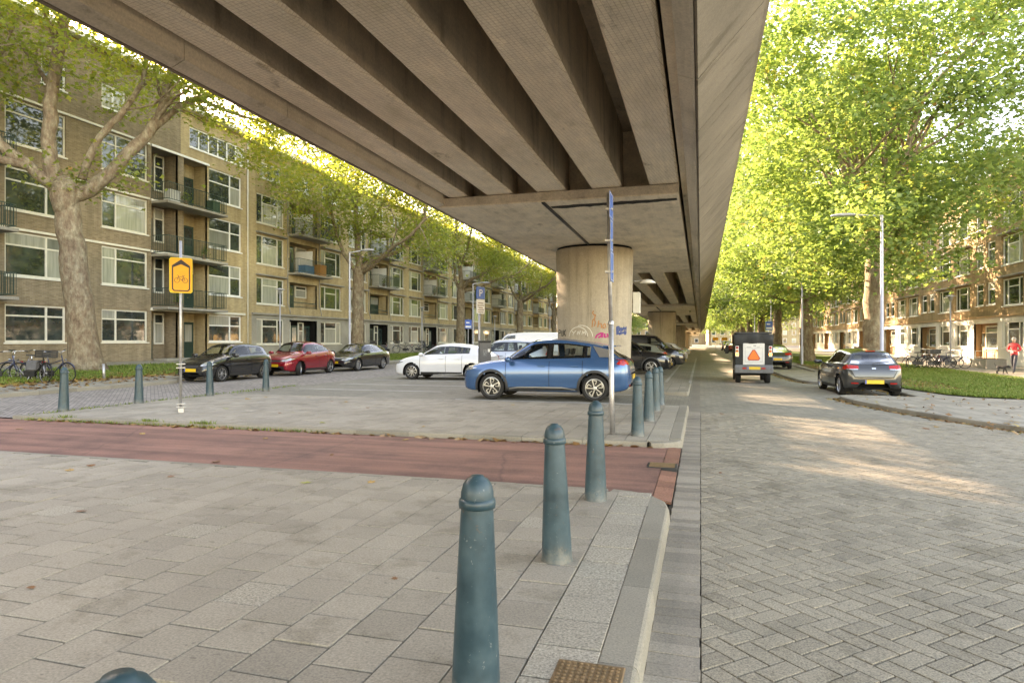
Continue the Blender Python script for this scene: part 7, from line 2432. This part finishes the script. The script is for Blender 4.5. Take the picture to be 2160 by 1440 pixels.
leaves([(522, 842, 1, .18), (476, 862, 2, .14), (680, 892, 2, .13), (775, 860, 0, .10), (1082, 854, 1, .12), (997, 867, 0, .08), (893, 900, 1, .07), (730, 848, 1, .10), (650, 838, 1, .12), (560, 838, 1, .1), (590, 872, 0, .08), (830, 838, 0, .09), (700, 846, 0, .09)], 0, 'the tiles beyond the red path', 'fallen leaves on the far pavement')
leaves([(1522, 876, 0, .12), (1953, 902, 0, .14), (1975, 898, 1, .12), (1520, 1005, 0, .05)], -.16, 'the brick road', 'fallen leaves on the road')

# ------------------------------------------------------------------ far end of the street
for i, (x0, x1, y, h, mt) in enumerate([(-75, -30, 262, 13, 'brick_orange'), (-29, 2, 268, 11, 'brick_orange'), (3, 40, 265, 14, 'brick_yellow'), (41, 90, 262, 13, 'brick_orange')]):
    h_ = empty('far_building', ((x0+x1)/2, y, -0.3))
    tag(h_, 'distant brick building behind the far trees, %s from the left' % ORD[i], 'building', 'far buildings')
    w = (x1-x0)/2
    mb = MB(); mb.box(-w, w, 0, 10, 0, h); mb.build('wall', M[mt], h_)
    mb = MB(); mb.box(-w-.2, w+.2, -0.4, 10.2, h, h+0.4); mb.build('roof', M['roof_tile'], h_)
    wm_ = MB(); wm_.box(-0.7, 0.7, -0.06, 0.0, 0, 1.6); wme = wm_.mesh('window'); wme.materials.append(M['white'])
    pm_ = MB(); pm_.box(-0.58, 0.58, -0.07, -0.062, 0.1, 1.5); pme = pm_.mesh('pane'); pme.materials.append(M['pane'])
    for fl in range(int(h//2.9)):
        k = -w+1.8
        while k < w-1.2:
            o = put('window', wme, h_, (k, -0.002, 1.0+fl*2.9)); put('pane', pme, o); k += 3.2
# tidy: stain below the first cap and rust runs on its front band
M['stain'] = concrete('stained_concrete', (0.055, 0.05, 0.042), dark=0.6)
M['rust_run'] = concrete('rust_run', (0.16, 0.105, 0.055), streak=(2, 2, 0.3), dark=0.5)
py = PIERS[1]; mb = MB(); n = 26; v = []
for i in range(n+1):
    x = -3.15 + 2.68*i/n
    w = 0.16 + 0.05*math.sin(i/n*math.pi)**0.5 + random.uniform(-.035, .035)
    y = py-HALF+0.55-0.10*i/n+random.uniform(-.02, .02)
    v += [(x, y-w*0.5, ZS+vz(y)-0.003), (x, y+w, ZS+vz(y)-0.003)]
mb.add(v, [(2*i, 2*i+1, 2*i+3, 2*i+2) for i in range(n)]); vpart(mb, 'water_stain', M['stain'])


# ------------------------------------------------------------------ things kept on balconies
def clutter(name, x, y, z, dims, mat, label, cat):
    o = empty(name, (x, y, z)); tag(o, label, cat, None)
    mb = MB(); mb.bbox(-dims[0]/2, dims[0]/2, -dims[1]/2, dims[1]/2, 0, dims[2]*0.86, 0.02); mb.build('bin', mat, o)
    mb = MB(); mb.bbox(-dims[0]/2-0.015, dims[0]/2+0.015, -dims[1]/2-0.015, dims[1]/2+0.015, dims[2]*0.862, dims[2], 0.015); mb.build('lid', mat, o)
C_BLUE = plain('blue_plastic', (0.05, 0.16, 0.30), 0.5, var=0.15); C_OR = plain('orange_plastic', (0.65, 0.25, 0.04), 0.5, var=0.15); C_GRN = plain('green_plastic', (0.05, 0.10, 0.06), 0.5); C_WH = plain('white_cloth', (0.6, 0.6, 0.58), 0.8)
yb = 37.25
clutter('storage_box', -27.95, yb+4.9, 6.385, (0.6, 1.1, 0.62), C_BLUE, 'blue storage box on a balcony of the first ochre house', 'box')
clutter('storage_box', -27.9, yb+6.7, 6.385, (0.5, 0.8, 0.85), C_OR, 'orange storage box on a balcony of the first ochre house', 'box')
clutter('storage_box', -27.95, 29.4, 9.05, (0.45, 0.7, 0.7), C_WH, 'white storage box on the top balcony of the dark brick house', 'box')
clutter('storage_box', -27.95, 32.6, 9.05, (0.45, 0.6, 0.75), C_GRN, 'green storage box on the top balcony of the joined ochre house', 'box')
for i, (yy, zz) in enumerate([(30.2, 9.05), (31.6, 6.18), (29.6, 3.33), (yb+4.2, 9.145), (yb+16.8, 6.385), (yb+16.2, 9.145), (yb+28.6, 6.385)]):
    o = empty('potted_plant', (-27.75, yy, zz)); tag(o, 'small potted plant on a balcony of the left houses, %s from the camera' % ORD[[2, 1, 0, 3, 5, 4, 6][i]], 'plant', 'potted plants on balconies')
    mb = MB(); mb.lathe([(0.001, 0.0), (0.10, 0.0), (0.14, 0.26), (0.12, 0.26), (0.11, 0.22), (0.001, 0.22)], 12); mb.build('pot', M['rust'], o)
    leaf_mesh('foliage', [(0, 0, 0.45), (0.05, 0.05, 0.6), (-0.05, 0.1, 0.55)], 40, 0.12, 0.14, 0.11, M['leaf_l'], o, i)
